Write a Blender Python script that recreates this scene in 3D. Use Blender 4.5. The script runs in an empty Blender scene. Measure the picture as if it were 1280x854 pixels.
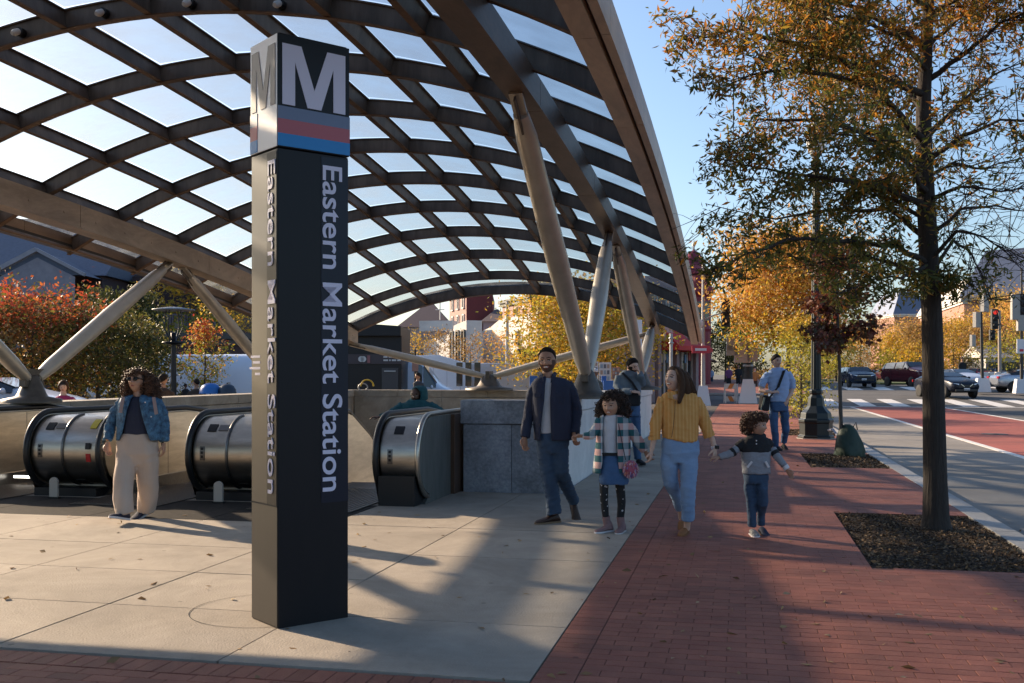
import bpy, bmesh, math, random
import numpy as np
from mathutils import Vector, Matrix, Euler
random.seed(11); rng = np.random.default_rng(7)
S = bpy.context.scene
COL = S.collection
H = 1.5; F = 1300.0; TH = math.atan(285/1300.0)
CT, ST = math.cos(TH), math.sin(TH)
# ---------------------------------------------------------------- camera
cam = bpy.data.objects.new('camera', bpy.data.cameras.new('camera'))
COL.objects.link(cam); S.camera = cam
cam.location = (0, 0, H); cam.rotation_euler = (math.radians(90), 0, TH)
cam.data.sensor_width = 36; cam.data.lens = 36*F/1280
cam.data.shift_y = (468-427)/1280
cam.data.clip_start = 0.1; cam.data.clip_end = 3000
# ---------------------------------------------------------------- sky and sun
SUN_EL = math.radians(21.0)
SUN_DIR = Vector((-0.904*math.cos(SUN_EL), 0.427*math.cos(SUN_EL), math.sin(SUN_EL)))
W = bpy.data.worlds.new('World'); S.world = W; W.use_nodes = True
nt = W.node_tree; nt.nodes.clear()
sky = nt.nodes.new('ShaderNodeTexSky'); sky.sky_type = 'NISHITA'; sky.sun_disc = False
sky.sun_elevation = SUN_EL; sky.sun_rotation = math.atan2(SUN_DIR.x, SUN_DIR.y)
sky.air_density = 1.0; sky.dust_density = 1.8; sky.ozone_density = 3.2
bg = nt.nodes.new('ShaderNodeBackground'); bg.inputs['Strength'].default_value = 0.115
wo = nt.nodes.new('ShaderNodeOutputWorld')
nt.links.new(sky.outputs[0], bg.inputs[0]); nt.links.new(bg.outputs[0], wo.inputs[0])
sl = bpy.data.lights.new('sun', 'SUN'); sl.energy = 5.0; sl.angle = math.radians(0.6); sl.color = (1.0, 0.78, 0.55)
so = bpy.data.objects.new('sun', sl); COL.objects.link(so)
so.rotation_euler = SUN_DIR.to_track_quat('Z', 'Y').to_euler(); so.location = (-30, 20, 30)
S.view_settings.view_transform = 'Standard'; S.view_settings.look = 'None'
S.view_settings.exposure = 1.02; S.view_settings.gamma = 1
S.render.engine = 'CYCLES'
S.cycles.use_denoising = True
S.cycles.max_bounces = 8; S.cycles.transparent_max_bounces = 16; S.cycles.caustics_reflective = False; S.cycles.caustics_refractive = False
try: S.cycles.denoiser = 'OPENIMAGEDENOISE'
except Exception: pass

# ---------------------------------------------------------------- measuring helpers
def G(px, py, z=0.0):
    D = (H-z)*F/(py-468); X = (px-640)/F*D
    return Vector((X*CT-D*ST, X*ST+D*CT, z))
def Wp(px, py, D):
    X = (px-640)/F*D
    return Vector((X*CT-D*ST, X*ST+D*CT, H-(py-468)/F*D))
def ground_z(v):
    return 0.0 if v < 54 else (min(v, 80)-54)*0.028
# ---------------------------------------------------------------- materials
MATS = {}
def mat(name, col, rough=0.7, metal=0.0, col2=None, scale=8.0, amt=0.5, bump=0.0, bscale=None, stretch=None,
        spec=0.5, coord='Object', detail=5.0, island=0.0, objrand=0.0, rough2=None, emit=None, trans=0.0, stain=0.0, sscale=0.6):
    if name in MATS: return MATS[name]
    m = bpy.data.materials.new(name); m.use_nodes = True; N = m.node_tree; n = N.nodes; L = N.links
    b = n['Principled BSDF']; b.inputs['Roughness'].default_value = rough; b.inputs['Metallic'].default_value = metal
    b.inputs['Specular IOR Level'].default_value = spec
    c1 = (*col, 1); b.inputs['Base Color'].default_value = c1
    src = None
    def coords(st):
        tc = n.new('ShaderNodeTexCoord'); mp = n.new('ShaderNodeMapping')
        if st: mp.inputs['Scale'].default_value = st
        if coord == 'World': gg = n.new('ShaderNodeNewGeometry'); L.new(gg.outputs['Position'], mp.inputs['Vector'])
        else: L.new(tc.outputs[coord], mp.inputs['Vector'])
        return mp.outputs[0]
    cv = None
    if col2 is not None or bump: cv = coords(stretch)
    if col2 is not None:
        t = n.new('ShaderNodeTexNoise'); t.inputs['Scale'].default_value = scale; t.inputs['Detail'].default_value = detail
        t.inputs['Roughness'].default_value = 0.65
        L.new(cv, t.inputs['Vector'])
        r = n.new('ShaderNodeValToRGB'); lo = 0.5-0.28*(1-amt)-0.02; hi = 0.5+0.28*(1-amt)+0.02
        r.color_ramp.elements[0].position = lo; r.color_ramp.elements[1].position = hi
        r.color_ramp.elements[0].color = c1; r.color_ramp.elements[1].color = (*col2, 1)
        L.new(t.outputs['Fac'], r.inputs[0]); src = r.outputs[0]
        if rough2 is not None:
            mr = n.new('ShaderNodeMapRange'); mr.inputs['To Min'].default_value = rough; mr.inputs['To Max'].default_value = rough2
            L.new(t.outputs['Fac'], mr.inputs['Value']); L.new(mr.outputs[0], b.inputs['Roughness'])
    if island or objrand:
        if island:
            g = n.new('ShaderNodeNewGeometry'); rv = g.outputs['Random Per Island']; a = island
        else:
            g = n.new('ShaderNodeObjectInfo'); rv = g.outputs['Random']; a = objrand
        mr = n.new('ShaderNodeMapRange'); mr.inputs['To Min'].default_value = 1-a; mr.inputs['To Max'].default_value = 1+a
        L.new(rv, mr.inputs['Value'])
        hs = n.new('ShaderNodeHueSaturation'); L.new(mr.outputs[0], hs.inputs['Value'])
        if src: L.new(src, hs.inputs['Color'])
        else: hs.inputs['Color'].default_value = c1
        src = hs.outputs[0]
    if stain:
        if cv is None: cv = coords(stretch)
        t3 = n.new('ShaderNodeTexNoise'); t3.inputs['Scale'].default_value = sscale; t3.inputs['Detail'].default_value = 10; t3.inputs['Roughness'].default_value = 0.72; t3.inputs['Distortion'].default_value = 0.6
        L.new(cv, t3.inputs['Vector']); r3 = n.new('ShaderNodeMapRange'); r3.inputs['From Min'].default_value = .38; r3.inputs['From Max'].default_value = .62
        r3.inputs['To Min'].default_value = 1-stain; r3.inputs['To Max'].default_value = 1+stain*.35; L.new(t3.outputs['Fac'], r3.inputs['Value'])
        h3 = n.new('ShaderNodeHueSaturation'); L.new(r3.outputs[0], h3.inputs['Value'])
        if src: L.new(src, h3.inputs['Color'])
        else: h3.inputs['Color'].default_value = c1
        src = h3.outputs[0]
    if src: L.new(src, b.inputs['Base Color'])
    if bump:
        t2 = n.new('ShaderNodeTexNoise'); t2.inputs['Scale'].default_value = bscale or scale*4; t2.inputs['Detail'].default_value = 4
        L.new(cv, t2.inputs['Vector'])
        bp = n.new('ShaderNodeBump'); bp.inputs['Strength'].default_value = min(1, bump); bp.inputs['Distance'].default_value = 0.01*max(1, bump)
        L.new(t2.outputs['Fac'], bp.inputs['Height']); L.new(bp.outputs[0], b.inputs['Normal'])
    if emit:
        b.inputs['Emission Color'].default_value = (*emit[0], 1); b.inputs['Emission Strength'].default_value = emit[1]
    if trans: b.inputs['Transmission Weight'].default_value = trans
    MATS[name] = m; return m

def leafmat(name, ramp, trans=0.35, rough=0.55):
    """autumn leaves: one ramp colour per leaf, some light passes through"""
    if name in MATS: return MATS[name]
    m = bpy.data.materials.new(name); m.use_nodes = True; N = m.node_tree; n = N.nodes; L = N.links
    b = n['Principled BSDF']; b.inputs['Roughness'].default_value = rough; b.inputs['Specular IOR Level'].default_value = 0.35
    g = n.new('ShaderNodeNewGeometry'); r = n.new('ShaderNodeValToRGB'); el = r.color_ramp.elements
    el[0].position = 0; el[0].color = (*ramp[0], 1); el[1].position = 1; el[1].color = (*ramp[-1], 1)
    for i, c in enumerate(ramp[1:-1]):
        e = el.new((i+1)/(len(ramp)-1)); e.color = (*c, 1)
    L.new(g.outputs['Random Per Island'], r.inputs[0]); L.new(r.outputs[0], b.inputs['Base Color'])
    tl = n.new('ShaderNodeBsdfTranslucent'); L.new(r.outputs[0], tl.inputs['Color'])
    mx = n.new('ShaderNodeMixShader'); mx.inputs[0].default_value = trans
    L.new(b.outputs[0], mx.inputs[1]); L.new(tl.outputs[0], mx.inputs[2])
    L.new(mx.outputs[0], n['Material Output'].inputs[0])
    MATS[name] = m; return m

# ---------------------------------------------------------------- object helpers
ROOT = {}
def tag(o, label=None, cat=None, group=None, kind=None):
    if label: o['label'] = label
    if cat: o['category'] = cat
    if group: o['group'] = group
    if kind: o['kind'] = kind
    return o
def empty(name, loc=(0, 0, 0), rz=0.0, label=None, cat=None, group=None):
    o = bpy.data.objects.new(name, None); COL.objects.link(o); o.location = loc; o.rotation_euler = (0, 0, rz)
    o.empty_display_size = 0.2
    ROOT[o] = Vector(loc)
    return tag(o, label, cat, group)
def copy_tree(o, loc=None, rz=None, label=None, parent=None):
    c = o.copy(); COL.objects.link(c)
    if parent: c.parent = parent
    for ch in o.children: copy_tree(ch, parent=c)
    if loc is not None: c.location = loc
    if rz is not None: c.rotation_euler = (0, 0, rz)
    if label: c['label'] = label
    if parent is None: ROOT[c] = Vector(c.location)
    return c
def rootloc(p):
    while p.parent: p = p.parent
    return ROOT.get(p, Vector((0, 0, 0)))

class MB:
    def __init__(s): s.v = []; s.f = []; s.m = []; s.sm = []
    def add(s, vs, fs, mi=0, smooth=False):
        n = len(s.v); s.v += [tuple(v) for v in vs]; s.f += [tuple(i+n for i in f) for f in fs]
        s.m += [mi]*len(fs); s.sm += [smooth]*len(fs); return s
    def box(s, x0, x1, y0, y1, z0, z1, mi=0):
        v = [(x0,y0,z0),(x1,y0,z0),(x1,y1,z0),(x0,y1,z0),(x0,y0,z1),(x1,y0,z1),(x1,y1,z1),(x0,y1,z1)]
        return s.add(v, [(0,3,2,1),(4,5,6,7),(0,1,5,4),(1,2,6,5),(2,3,7,6),(3,0,4,7)], mi)
    def obox(s, c, d, rot=None, mi=0):
        """box of size d centred on c, turned by a rotation matrix"""
        R = rot or Matrix.Identity(3); c = Vector(c); hx, hy, hz = d[0]/2, d[1]/2, d[2]/2
        v = [c+R@Vector((a*hx, b*hy, e*hz)) for a, b, e in ((-1,-1,-1),(1,-1,-1),(1,1,-1),(-1,1,-1),(-1,-1,1),(1,-1,1),(1,1,1),(-1,1,1))]
        return s.add(v, [(0,3,2,1),(4,5,6,7),(0,1,5,4),(1,2,6,5),(2,3,7,6),(3,0,4,7)], mi)
    def bar(s, a, b, w, h, up=(0,0,1), mi=0):
        """rectangular bar from a to b"""
        a = Vector(a); b = Vector(b); d = (b-a).normalized(); u = Vector(up)
        x = d.cross(u).normalized(); z = x.cross(d).normalized()
        R = Matrix((x, d, z)).transposed()
        return s.obox((a+b)/2, (w, (b-a).length, h), R, mi)
    def loft(s, rings, mi=0, caps=True, smooth=True, closed=True):
        n = len(rings[0]); vs = [p for r in rings for p in r]; fs = []
        m = n if closed else n-1
        for i in range(len(rings)-1):
            for j in range(m):
                a = i*n+j; b = i*n+(j+1) % n
                fs.append((a, b, b+n, a+n))
        s.add(vs, fs, mi, smooth)
        if caps and closed:
            s.add(rings[0], [tuple(range(n))[::-1]], mi); s.add(rings[-1], [tuple(range(n))], mi)
        return s
    def tube(s, pts, rad, n=8, mi=0, caps=True, sq=1.0, smooth=True):
        pts = [Vector(p) for p in pts]
        if not hasattr(rad, '__len__'): rad = [rad]*len(pts)
        rings = []; prev = None
        for i, p in enumerate(pts):
            d = (pts[min(i+1, len(pts)-1)]-pts[max(i-1, 0)])
            if d.length < 1e-9: d = Vector((0, 0, 1))
            d.normalize()
            if prev is None:
                a = Vector((0, 0, 1)) if abs(d.z) < 0.9 else Vector((1, 0, 0))
                x = d.cross(a).normalized()
            else:
                x = (prev-d*prev.dot(d)).normalized()
            prev = x; y = d.cross(x)
            rings.append([p+(x*math.cos(t)+y*math.sin(t)*sq)*rad[i] for t in [2*math.pi*k/n for k in range(n)]])
        return s.loft(rings, mi, caps, smooth)
    def lathe(s, prof, c=(0, 0, 0), n=24, mi=0, smooth=True, caps=True):
        c = Vector(c)
        rings = [[c+Vector((r*math.cos(t), r*math.sin(t), z)) for t in [2*math.pi*k/n for k in range(n)]] for r, z in prof]
        return s.loft(rings, mi, caps, smooth)
    def ellipsoid(s, c, r, nu=12, nv=8, mi=0, R=None):
        c = Vector(c); rings = []
        for i in range(nv+1):
            ph = -math.pi/2+math.pi*i/nv; cr = max(math.cos(ph), 1e-3)
            ring = []
            for k in range(nu):
                t = 2*math.pi*k/nu; q = Vector((r[0]*cr*math.cos(t), r[1]*cr*math.sin(t), r[2]*math.sin(ph)))
                ring.append(c+(R@q if R else q))
            rings.append(ring)
        return s.loft(rings, mi, True, True)
    def prism(s, poly, o, ax, ay, n, t, mi=0):
        """flat outline (list of 2d) placed at o with axes ax, ay, thickness t along n"""
        o = Vector(o); ax = Vector(ax); ay = Vector(ay); n = Vector(n)
        a = [o+ax*p[0]+ay*p[1] for p in poly]; b = [p+n*t for p in a]; k = len(poly)
        s.add(a+b, [tuple(range(k))[::-1], tuple(range(k, 2*k))]+[(i, (i+1) % k, (i+1) % k+k, i+k) for i in range(k)], mi)
        return s
    def mesh(s, name, mats, off=None):
        me = bpy.data.meshes.new(name); v = s.v
        if off is not None: v = [(a[0]-off[0], a[1]-off[1], a[2]-off[2]) for a in v]
        me.from_pydata(v, [], s.f)
        for m in (mats if isinstance(mats, (list, tuple)) else [mats]): me.materials.append(m)
        me.polygons.foreach_set('material_index', s.m); me.polygons.foreach_set('use_smooth', s.sm)
        me.update(); return me
    def build(s, name, mats, parent=None, world=True, bevel=0, label=None, cat=None, group=None, kind=None, normals=False):
        off = rootloc(parent) if (parent is not None and world) else None
        me = s.mesh(name, mats, off)
        if normals:
            bm = bmesh.new(); bm.from_mesh(me); bmesh.ops.recalc_face_normals(bm, faces=bm.faces); bm.to_mesh(me); bm.free()
        o = bpy.data.objects.new(name, me); COL.objects.link(o)
        if parent is not None: o.parent = parent
        if bevel:
            b = o.modifiers.new('bevel', 'BEVEL'); b.width = bevel; b.segments = 2; b.limit_method = 'ANGLE'; b.angle_limit = 0.6
        return tag(o, label, cat, group, kind)
def place(name, me, parent, loc=(0, 0, 0), rot=None, world=True, scale=None):
    """another object on an existing mesh"""
    o = bpy.data.objects.new(name, me); COL.objects.link(o)
    if parent is not None: o.parent = parent
    off = rootloc(parent) if (parent is not None and world) else Vector((0, 0, 0))
    o.location = Vector(loc)-off
    if rot: o.rotation_euler = rot
    if scale: o.scale = scale
    return o
def text(name, body, mt, loc, size, ax, up, parent, depth=0.002, bold=0.0, sx=1.0, align='LEFT', track=1.0):
    """real lettering: ax is the reading direction, up the letter's up; ends as a mesh"""
    cu = bpy.data.curves.new(name, 'FONT'); cu.body = body; cu.size = size; cu.extrude = depth; cu.offset = bold
    cu.align_x = align; cu.space_character = track
    o = bpy.data.objects.new('tmp', cu); COL.objects.link(o)
    me = bpy.data.meshes.new_from_object(o, depsgraph=bpy.context.evaluated_depsgraph_get())
    bpy.data.objects.remove(o); bpy.data.curves.remove(cu)
    X = Vector(ax).normalized(); Y = Vector(up).normalized(); Z = X.cross(Y)
    loc = Vector(loc); off = rootloc(parent) if parent else Vector((0, 0, 0))
    M = Matrix((X*sx, Y, Z)).transposed().to_4x4(); M.translation = loc-off
    me.transform(M); me.name = name
    me.materials.clear(); me.materials.append(mt)
    ob = bpy.data.objects.new(name, me); COL.objects.link(ob)
    if parent: ob.parent = parent
    return ob
# ================================================================ the ground, roads and pavements
M_conc = mat('concrete_paving', (0.31, 0.262, 0.205), 0.88, col2=(0.385, 0.33, 0.265), scale=2.3, amt=0.1, bump=0.5, bscale=70, coord='World', objrand=0.09, detail=10, stain=.22, sscale=.9)
def spots(m, sc, thr, val):
    N = m.node_tree; b = N.nodes['Principled BSDF']; src = b.inputs['Base Color'].links[0].from_socket
    g = N.nodes.new('ShaderNodeNewGeometry'); v = N.nodes.new('ShaderNodeTexVoronoi'); v.inputs['Scale'].default_value = sc; N.links.new(g.outputs['Position'], v.inputs['Vector'])
    r = N.nodes.new('ShaderNodeMapRange'); r.inputs['From Min'].default_value = thr; r.inputs['From Max'].default_value = thr*1.5; r.inputs['To Min'].default_value = val; r.inputs['To Max'].default_value = 1; N.links.new(v.outputs['Distance'], r.inputs['Value'])
    h = N.nodes.new('ShaderNodeHueSaturation'); N.links.new(r.outputs[0], h.inputs['Value']); N.links.new(src, h.inputs['Color']); N.links.new(h.outputs[0], b.inputs['Base Color'])
spots(M_conc, 3.1, .045, .62)
M_joint = mat('joint_dirt', (0.045, 0.038, 0.032), 0.95)
M_brick = mat('red_paver', (0.225, 0.062, 0.036), 0.74, col2=(0.31, 0.108, 0.066), scale=3, amt=0.2, bump=0.6, bscale=90, objrand=0.16, coord='World', stain=.22, sscale=.8)
M_bricks = mat('red_paver_far', (0.225, 0.062, 0.036), 0.74, col2=(0.31, 0.108, 0.066), scale=2.0, amt=0.2, bump=0.6, bscale=90, island=0.16, coord='World', stain=.22, sscale=.8)
M_asph = mat('asphalt', (0.075, 0.072, 0.07), 0.9, col2=(0.12, 0.112, 0.10), scale=1.1, amt=0.1, bump=0.5, bscale=140, detail=9, stain=.25, sscale=.3)
M_park = mat('concrete_lane', (0.20, 0.18, 0.155), 0.9, col2=(0.27, 0.245, 0.21), scale=1.2, amt=0.1, bump=0.4, bscale=120, detail=9, stain=.25, sscale=.4)
M_bus = mat('red_bus_lane', (0.36, 0.085, 0.058), 0.85, col2=(0.27, 0.07, 0.05), scale=1.6, amt=0.1, bump=0.4, bscale=120, detail=8, stain=.3, sscale=.35)
spots(M_brick, 2.3, .035, .6); spots(M_bricks, 2.3, .035, .6)
M_line = mat('road_paint', (0.72, 0.70, 0.66), 0.75, col2=(0.5, 0.48, 0.45), scale=7, amt=0.3)
M_kerb = mat('granite_kerb', (0.33, 0.31, 0.285), 0.8, col2=(0.45, 0.43, 0.40), scale=14, amt=0.2, bump=0.3, bscale=80, objrand=0.08, coord='World', stain=.2)
M_soil = mat('dark_soil', (0.035, 0.024, 0.017), 0.95, col2=(0.06, 0.04, 0.028), scale=12, bump=1, bscale=60)
M_grass = mat('grass', (0.06, 0.10, 0.025), 0.9, col2=(0.13, 0.13, 0.045), scale=1.5, bump=0.6, bscale=30)
# base sheet reaching the horizon, with the slight rise beyond the crossing; the station pit is left open
g = MB(); ys = [-40, 12.9, 26.4, 54, 60, 70, 80, 160, 400, 1800]; xs = [-1500, -300, -10.6, -2.0, 2.47, 300, 1500]
for i in range(len(xs)-1):
    for j in range(len(ys)-1):
        if xs[i] == -10.6 and ys[j] == 12.9: continue
        z = [ground_z(ys[j])-0.14, ground_z(ys[j+1])-0.14]
        g.add([(xs[i], ys[j], z[0]), (xs[i+1], ys[j], z[0]), (xs[i+1], ys[j+1], z[1]), (xs[i], ys[j+1], z[1])], [(0, 1, 2, 3)])
g.build('ground', M_asph, kind='structure')
def sheet(name, m, x0, x1, y0, y1, z, label=None):
    """a slab with its top at z above the (rising) ground"""
    cuts = [y0]+[c for c in (54, 60, 70, 80) if y0 < c < y1]+[y1]; b = MB()
    for a, c in zip(cuts, cuts[1:]):
        za, zc = ground_z(a)+z, ground_z(c)+z
        b.add([(x0, a, za), (x1, a, za), (x1, c, zc), (x0, c, zc), (x0, a, za-0.12), (x1, a, za-0.12), (x1, c, zc-0.12), (x0, c, zc-0.12)],
              [(0, 1, 2, 3), (0, 4, 5, 1), (1, 5, 6, 2), (2, 6, 7, 3), (3, 7, 4, 0)])
    o = b.build(name, m, kind='structure')
    return o
# --- concrete plaza: bed with open joints, every slab its own piece
plaza = empty('concrete_plaza'); tag(plaza, kind='structure')
b = MB(); bz = -0.02
for (x0, x1, y0, y1) in ((-16, -1.0, 4.95, 12.86), (-2.0, -1.0, 12.86, 27.0), (-16, -10.62, 12.86, 60), (-10.62, -1.0, 26.4, 50)):
    b.box(x0, x1, y0, y1, bz-0.1, bz)
b.build('paving_bed', M_joint, plaza, world=False)
us = [-13.6, -12.24, -10.88, -9.5, -8.12, -6.76, -5.4, -4.03, -2.67, -1.0]
vs = [4.98, 6.08, 7.18, 8.28, 9.78, 11.28, 12.86]
M_dslab = mat('shade_dark_granite', (0.028, 0.026, 0.024), 0.8, col2=(0.045, 0.041, 0.037), scale=12, objrand=.08, bump=.2, spec=.08)  # dark granite, blackened further to carry the shade before the escalators
slabmesh = {}
def slab(x0, x1, y0, y1, m=M_conc, name='slab', parent=plaza, th=0.02, top=0.0, gap=0.006):
    k = (round(x1-x0, 2), round(y1-y0, 2), m.name, th)
    if k not in slabmesh:
        q = MB(); q.box(-(x1-x0)/2+gap, (x1-x0)/2-gap, -(y1-y0)/2+gap, (y1-y0)/2-gap, -th, 0); slabmesh[k] = q.mesh(name, m)
    return place(name, slabmesh[k], parent, ((x0+x1)/2, (y0+y1)/2, top+random.uniform(-0.0012, 0.0012)), world=False)
for i in range(len(us)-1):
    for j in range(len(vs)-1):
        y1 = min(vs[j+1], 12.86)
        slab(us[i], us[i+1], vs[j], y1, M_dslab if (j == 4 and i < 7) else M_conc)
for j in range(14):
    y0 = 12.68+1.1*j
    slab(-2.18, -1.0, y0, min(y0+1.1, 27.9))
for i in range(6):
    for j in range(5): slab(-10.6+1.6*i, -10.6+1.6*(i+1), 27.0+1.6*j, 27.0+1.6*(j+1))
# dark metal landing plates in front of the escalators
M_plate = mat('landing_plate', (0.06, 0.055, 0.05), 0.45, 0.6, col2=(0.09, 0.08, 0.07), scale=20, bump=0.3, bscale=200)
b = MB()
for x0, x1 in ((-9.75, -8.65), (-7.55, -6.45), (-5.35, -4.12)):
    b.box(x0, x1, 10.6, 12.86, 0.003, 0.012)
    for k in range(int((x1-x0)/0.06)): b.box(x0+0.02+0.06*k, x0+0.04+0.06*k, 10.7, 12.8, 0.012, 0.016)
b.build('landing_plates', M_plate, plaza, world=False, kind='stuff')
# --- brick sidewalk
walk = empty('brick_sidewalk'); tag(walk, kind='structure')
b = MB()
b.box(-1.0, 2.36, -6, 8.5, -0.12, -0.006); b.box(-1.0, 1.0, 8.5, 11.8, -0.12, -0.006); b.box(-1.0, 2.36, 11.8, 17.45, -0.12, -0.006)
b.box(-1.0, 1.12, 17.45, 20.45, -0.12, -0.006); b.box(-1.0, 2.36, 20.45, 26.4, -0.12, -0.006)
b.box(-1.0, 1.12, 26.4, 29.4, -0.12, -0.006); b.box(-1.0, 2.36, 29.4, 53.5, -0.12, -0.006)
b.box(-16, -1.0, -6, 4.95, -0.12, -0.006)
b.build('sand_bed', mat('brick_joint', (0.13, 0.055, 0.04), 0.95), walk, world=False)
bricks = []; BL, BW, GP = 0.205, 0.102, 0.0013
pits = [(1.0, 2.36, 8.5, 11.8), (1.12, 2.36, 17.45, 20.45), (1.12, 2.36, 26.4, 29.4)]
def clear(x, y): return all(not (a < x < b_ and c < y < d) for a, b_, c, d in pits)
# soldier course along the concrete edges, running bond elsewhere
y = 3.2
rowi = 0
while y < 53.4:
    x0 = -0.787+(BL/2 if rowi % 2 else 0)-BL
    x = x0
    while x < 2.36:
        a, c = max(x, -0.787), min(x+BL, 2.36)
        if c-a > 0.03 and not any(p[0] <= a+.004 and c-.004 <= p[1] and p[2] <= y+.004 and y+BW-.004 <= p[3] for p in pits): bricks.append((a, c, y, y+BW))
        x += BL
    y += BW; rowi += 1
y = 3.2
while y < 53.4:
    bricks.append((-0.998, -0.79, y, y+BW)); y += BW
x = -13.0
while x < -1.02:
    bricks.append((x, min(x+BW, -1.0), 4.74, 4.945)); x += BW
y = 3.2; r = 0
while y < 4.72:
    x = -9+(BL/2 if r % 2 else 0)
    while x < -1.0-0.03:
        bricks.append((x, min(x+BL, -1.002), y, min(y+BW, 4.735))); x += BL
    y += BW; r += 1
def cut(bk):
    for a, b_, c, d in pits:
        x0, x1, y0, y1 = bk
        if x1 > a and x0 < b_ and y1 > c and y0 < d:
            if x0 < a-.015: x1 = min(x1, a-.002)
            elif x1 > b_+.015: x0 = max(x0, b_+.002)
            elif y0 < c: y1 = c-.002
            elif y1 > d: y0 = d+.002
            bk = (x0, x1, y0, y1)
    return bk
bricks = [cut(q) for q in bricks]; bricks = [q for q in bricks if q[1]-q[0] > .015 and q[3]-q[2] > .012]
def shown(bk):
    x, y = (bk[0]+bk[1])/2, (bk[2]+bk[3])/2
    X = x*CT+y*ST; D = -x*ST+y*CT
    if D < 1: return 1e9
    px = 640+F*X/D; py = 468+F*H/D
    return D if (-5 < px < 1285 and py < 858) else 1e6+D
bricks.sort(key=shown)
bm_cache = {}
for bk in bricks[:300]:
    L_, W_ = bk[1]-bk[0], bk[3]-bk[2]; k = (round(L_, 3), round(W_, 3))
    if k not in bm_cache:
        q = MB(); c = 0.0025; gx = GP
        x1, y1 = L_/2-gx, W_/2-gx
        q.add([(-x1, -y1, -0.018), (x1, -y1, -0.018), (x1, y1, -0.018), (-x1, y1, -0.018), (-x1, -y1, -c), (x1, -y1, -c), (x1, y1, -c), (-x1, y1, -c),
               (-x1+c, -y1+c, 0), (x1-c, -y1+c, 0), (x1-c, y1-c, 0), (-x1+c, y1-c, 0)],
              [(0, 1, 5, 4), (1, 2, 6, 5), (2, 3, 7, 6), (3, 0, 4, 7), (4, 5, 9, 8), (5, 6, 10, 9), (6, 7, 11, 10), (7, 4, 8, 11), (8, 9, 10, 11)])
        bm_cache[k] = q.mesh('brick', M_brick)
    o = place('brick', bm_cache[k], walk, ((bk[0]+bk[1])/2, (bk[2]+bk[3])/2, random.uniform(-0.0008, 0.0004)), world=False)
    o.rotation_euler = (random.uniform(-.004, .004), random.uniform(-.003, .003), random.uniform(-.006, .006))
rest = [q for q in bricks[300:] if q[2] < 22 and shown(q) < 1e6]
far = [q for q in bricks[300:] if not (q[2] < 22 and shown(q) < 1e6)]
A = np.array(rest); n = len(A); dz = rng.uniform(-0.0008, 0.0004, n); gp = GP
tx = rng.uniform(-.0005, .0005, (n, 4))
V = np.zeros((n, 8, 3))
for k, (cx, cy) in enumerate(((0, 2), (1, 2), (1, 3), (0, 3))):
    sx = 1 if cx == 0 else -1; sy = 1 if cy == 2 else -1
    V[:, k, 0] = A[:, cx]+sx*gp; V[:, k, 1] = A[:, cy]+sy*gp; V[:, k, 2] = -0.018
    V[:, k+4, 0] = A[:, cx]+sx*gp; V[:, k+4, 1] = A[:, cy]+sy*gp; V[:, k+4, 2] = dz+tx[:, k]
def np_mesh(name, V, faces, mats, mi=None, smooth=False):
    """V (n,k,3) copies of a small face list"""
    n, k = V.shape[:2]; fc = np.array(faces); me = bpy.data.meshes.new(name)
    nf = len(fc); w = fc.shape[1]
    me.vertices.add(n*k); me.vertices.foreach_set('co', V.reshape(-1).astype(np.float32))
    idx = (fc[None]+(np.arange(n)*k)[:, None, None]).reshape(-1)
    me.loops.add(n*nf*w); me.loops.foreach_set('vertex_index', idx.astype(np.int32))
    me.polygons.add(n*nf); me.polygons.foreach_set('loop_start', (np.arange(n*nf)*w).astype(np.int32))
    me.polygons.foreach_set('loop_total', np.full(n*nf, w, np.int32))
    for m in (mats if isinstance(mats, (list, tuple)) else [mats]): me.materials.append(m)
    if mi is not None: me.polygons.foreach_set('material_index', np.repeat(mi, nf).astype(np.int32))
    me.polygons.foreach_set('use_smooth', np.full(n*nf, bool(smooth)))
    me.update(calc_edges=True); return me
me = np_mesh('paver_field', V, [(0, 1, 5, 4), (1, 2, 6, 5), (2, 3, 7, 6), (3, 0, 4, 7), (4, 5, 6, 7)], M_bricks)
o = place('paver_field', me, walk, world=False); o['kind'] = 'stuff'
A = np.array(far); n = len(A); V = np.zeros((n, 4, 3))
for k, (cx, cy) in enumerate(((0, 2), (1, 2), (1, 3), (0, 3))):
    V[:, k, 0] = A[:, cx]+(gp if cx == 0 else -gp); V[:, k, 1] = A[:, cy]+(gp if cy == 2 else -gp); V[:, k, 2] = -0.002
me = np_mesh('distant_pavers', V, [(0, 1, 2, 3)], M_bricks)
o = place('distant_pavers', me, walk, world=False); o['kind'] = 'stuff'
# --- kerb stones, lanes, markings
kerb = empty('kerb'); tag(kerb, kind='structure')
q = MB(); q.box(-0.11, 0.11, -0.9, 0.9, -0.16, 0.004); km = q.mesh('kerb_stone', M_kerb)
y = -2.0
while y < 53.5:
    place('kerb_stone', km, kerb, (2.472, y+0.91, random.uniform(-.003, .003)), world=False); y += 1.815
sheet('parking_lane', M_park, 2.585, 5.43, -10, 54, -0.136)
sheet('bus_lane', M_bus, 5.43, 9.75, -10, 54.2, -0.132)
sheet('lane_line', M_line, 5.36, 5.52, -10, 54.2, -0.128)
sheet('lane_line', M_line, 9.67, 9.83, -10, 54.2, -0.128)
for x in (13.2, 16.8): sheet('lane_line', M_line, x, x+0.12, -10, 53, -0.128)
cw = empty('crosswalk'); tag(cw, kind='structure')
def stripe(x0, x1, y0, y1):
    b = MB(); b.add([(x0, y0, ground_z(y0)-0.128), (x1, y0, ground_z(y0)-0.128), (x1, y1, ground_z(y1)-0.128), (x0, y1, ground_z(y1)-0.128)], [(0, 1, 2, 3)])
    return b.build('stripe', M_line, cw, world=False)
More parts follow.
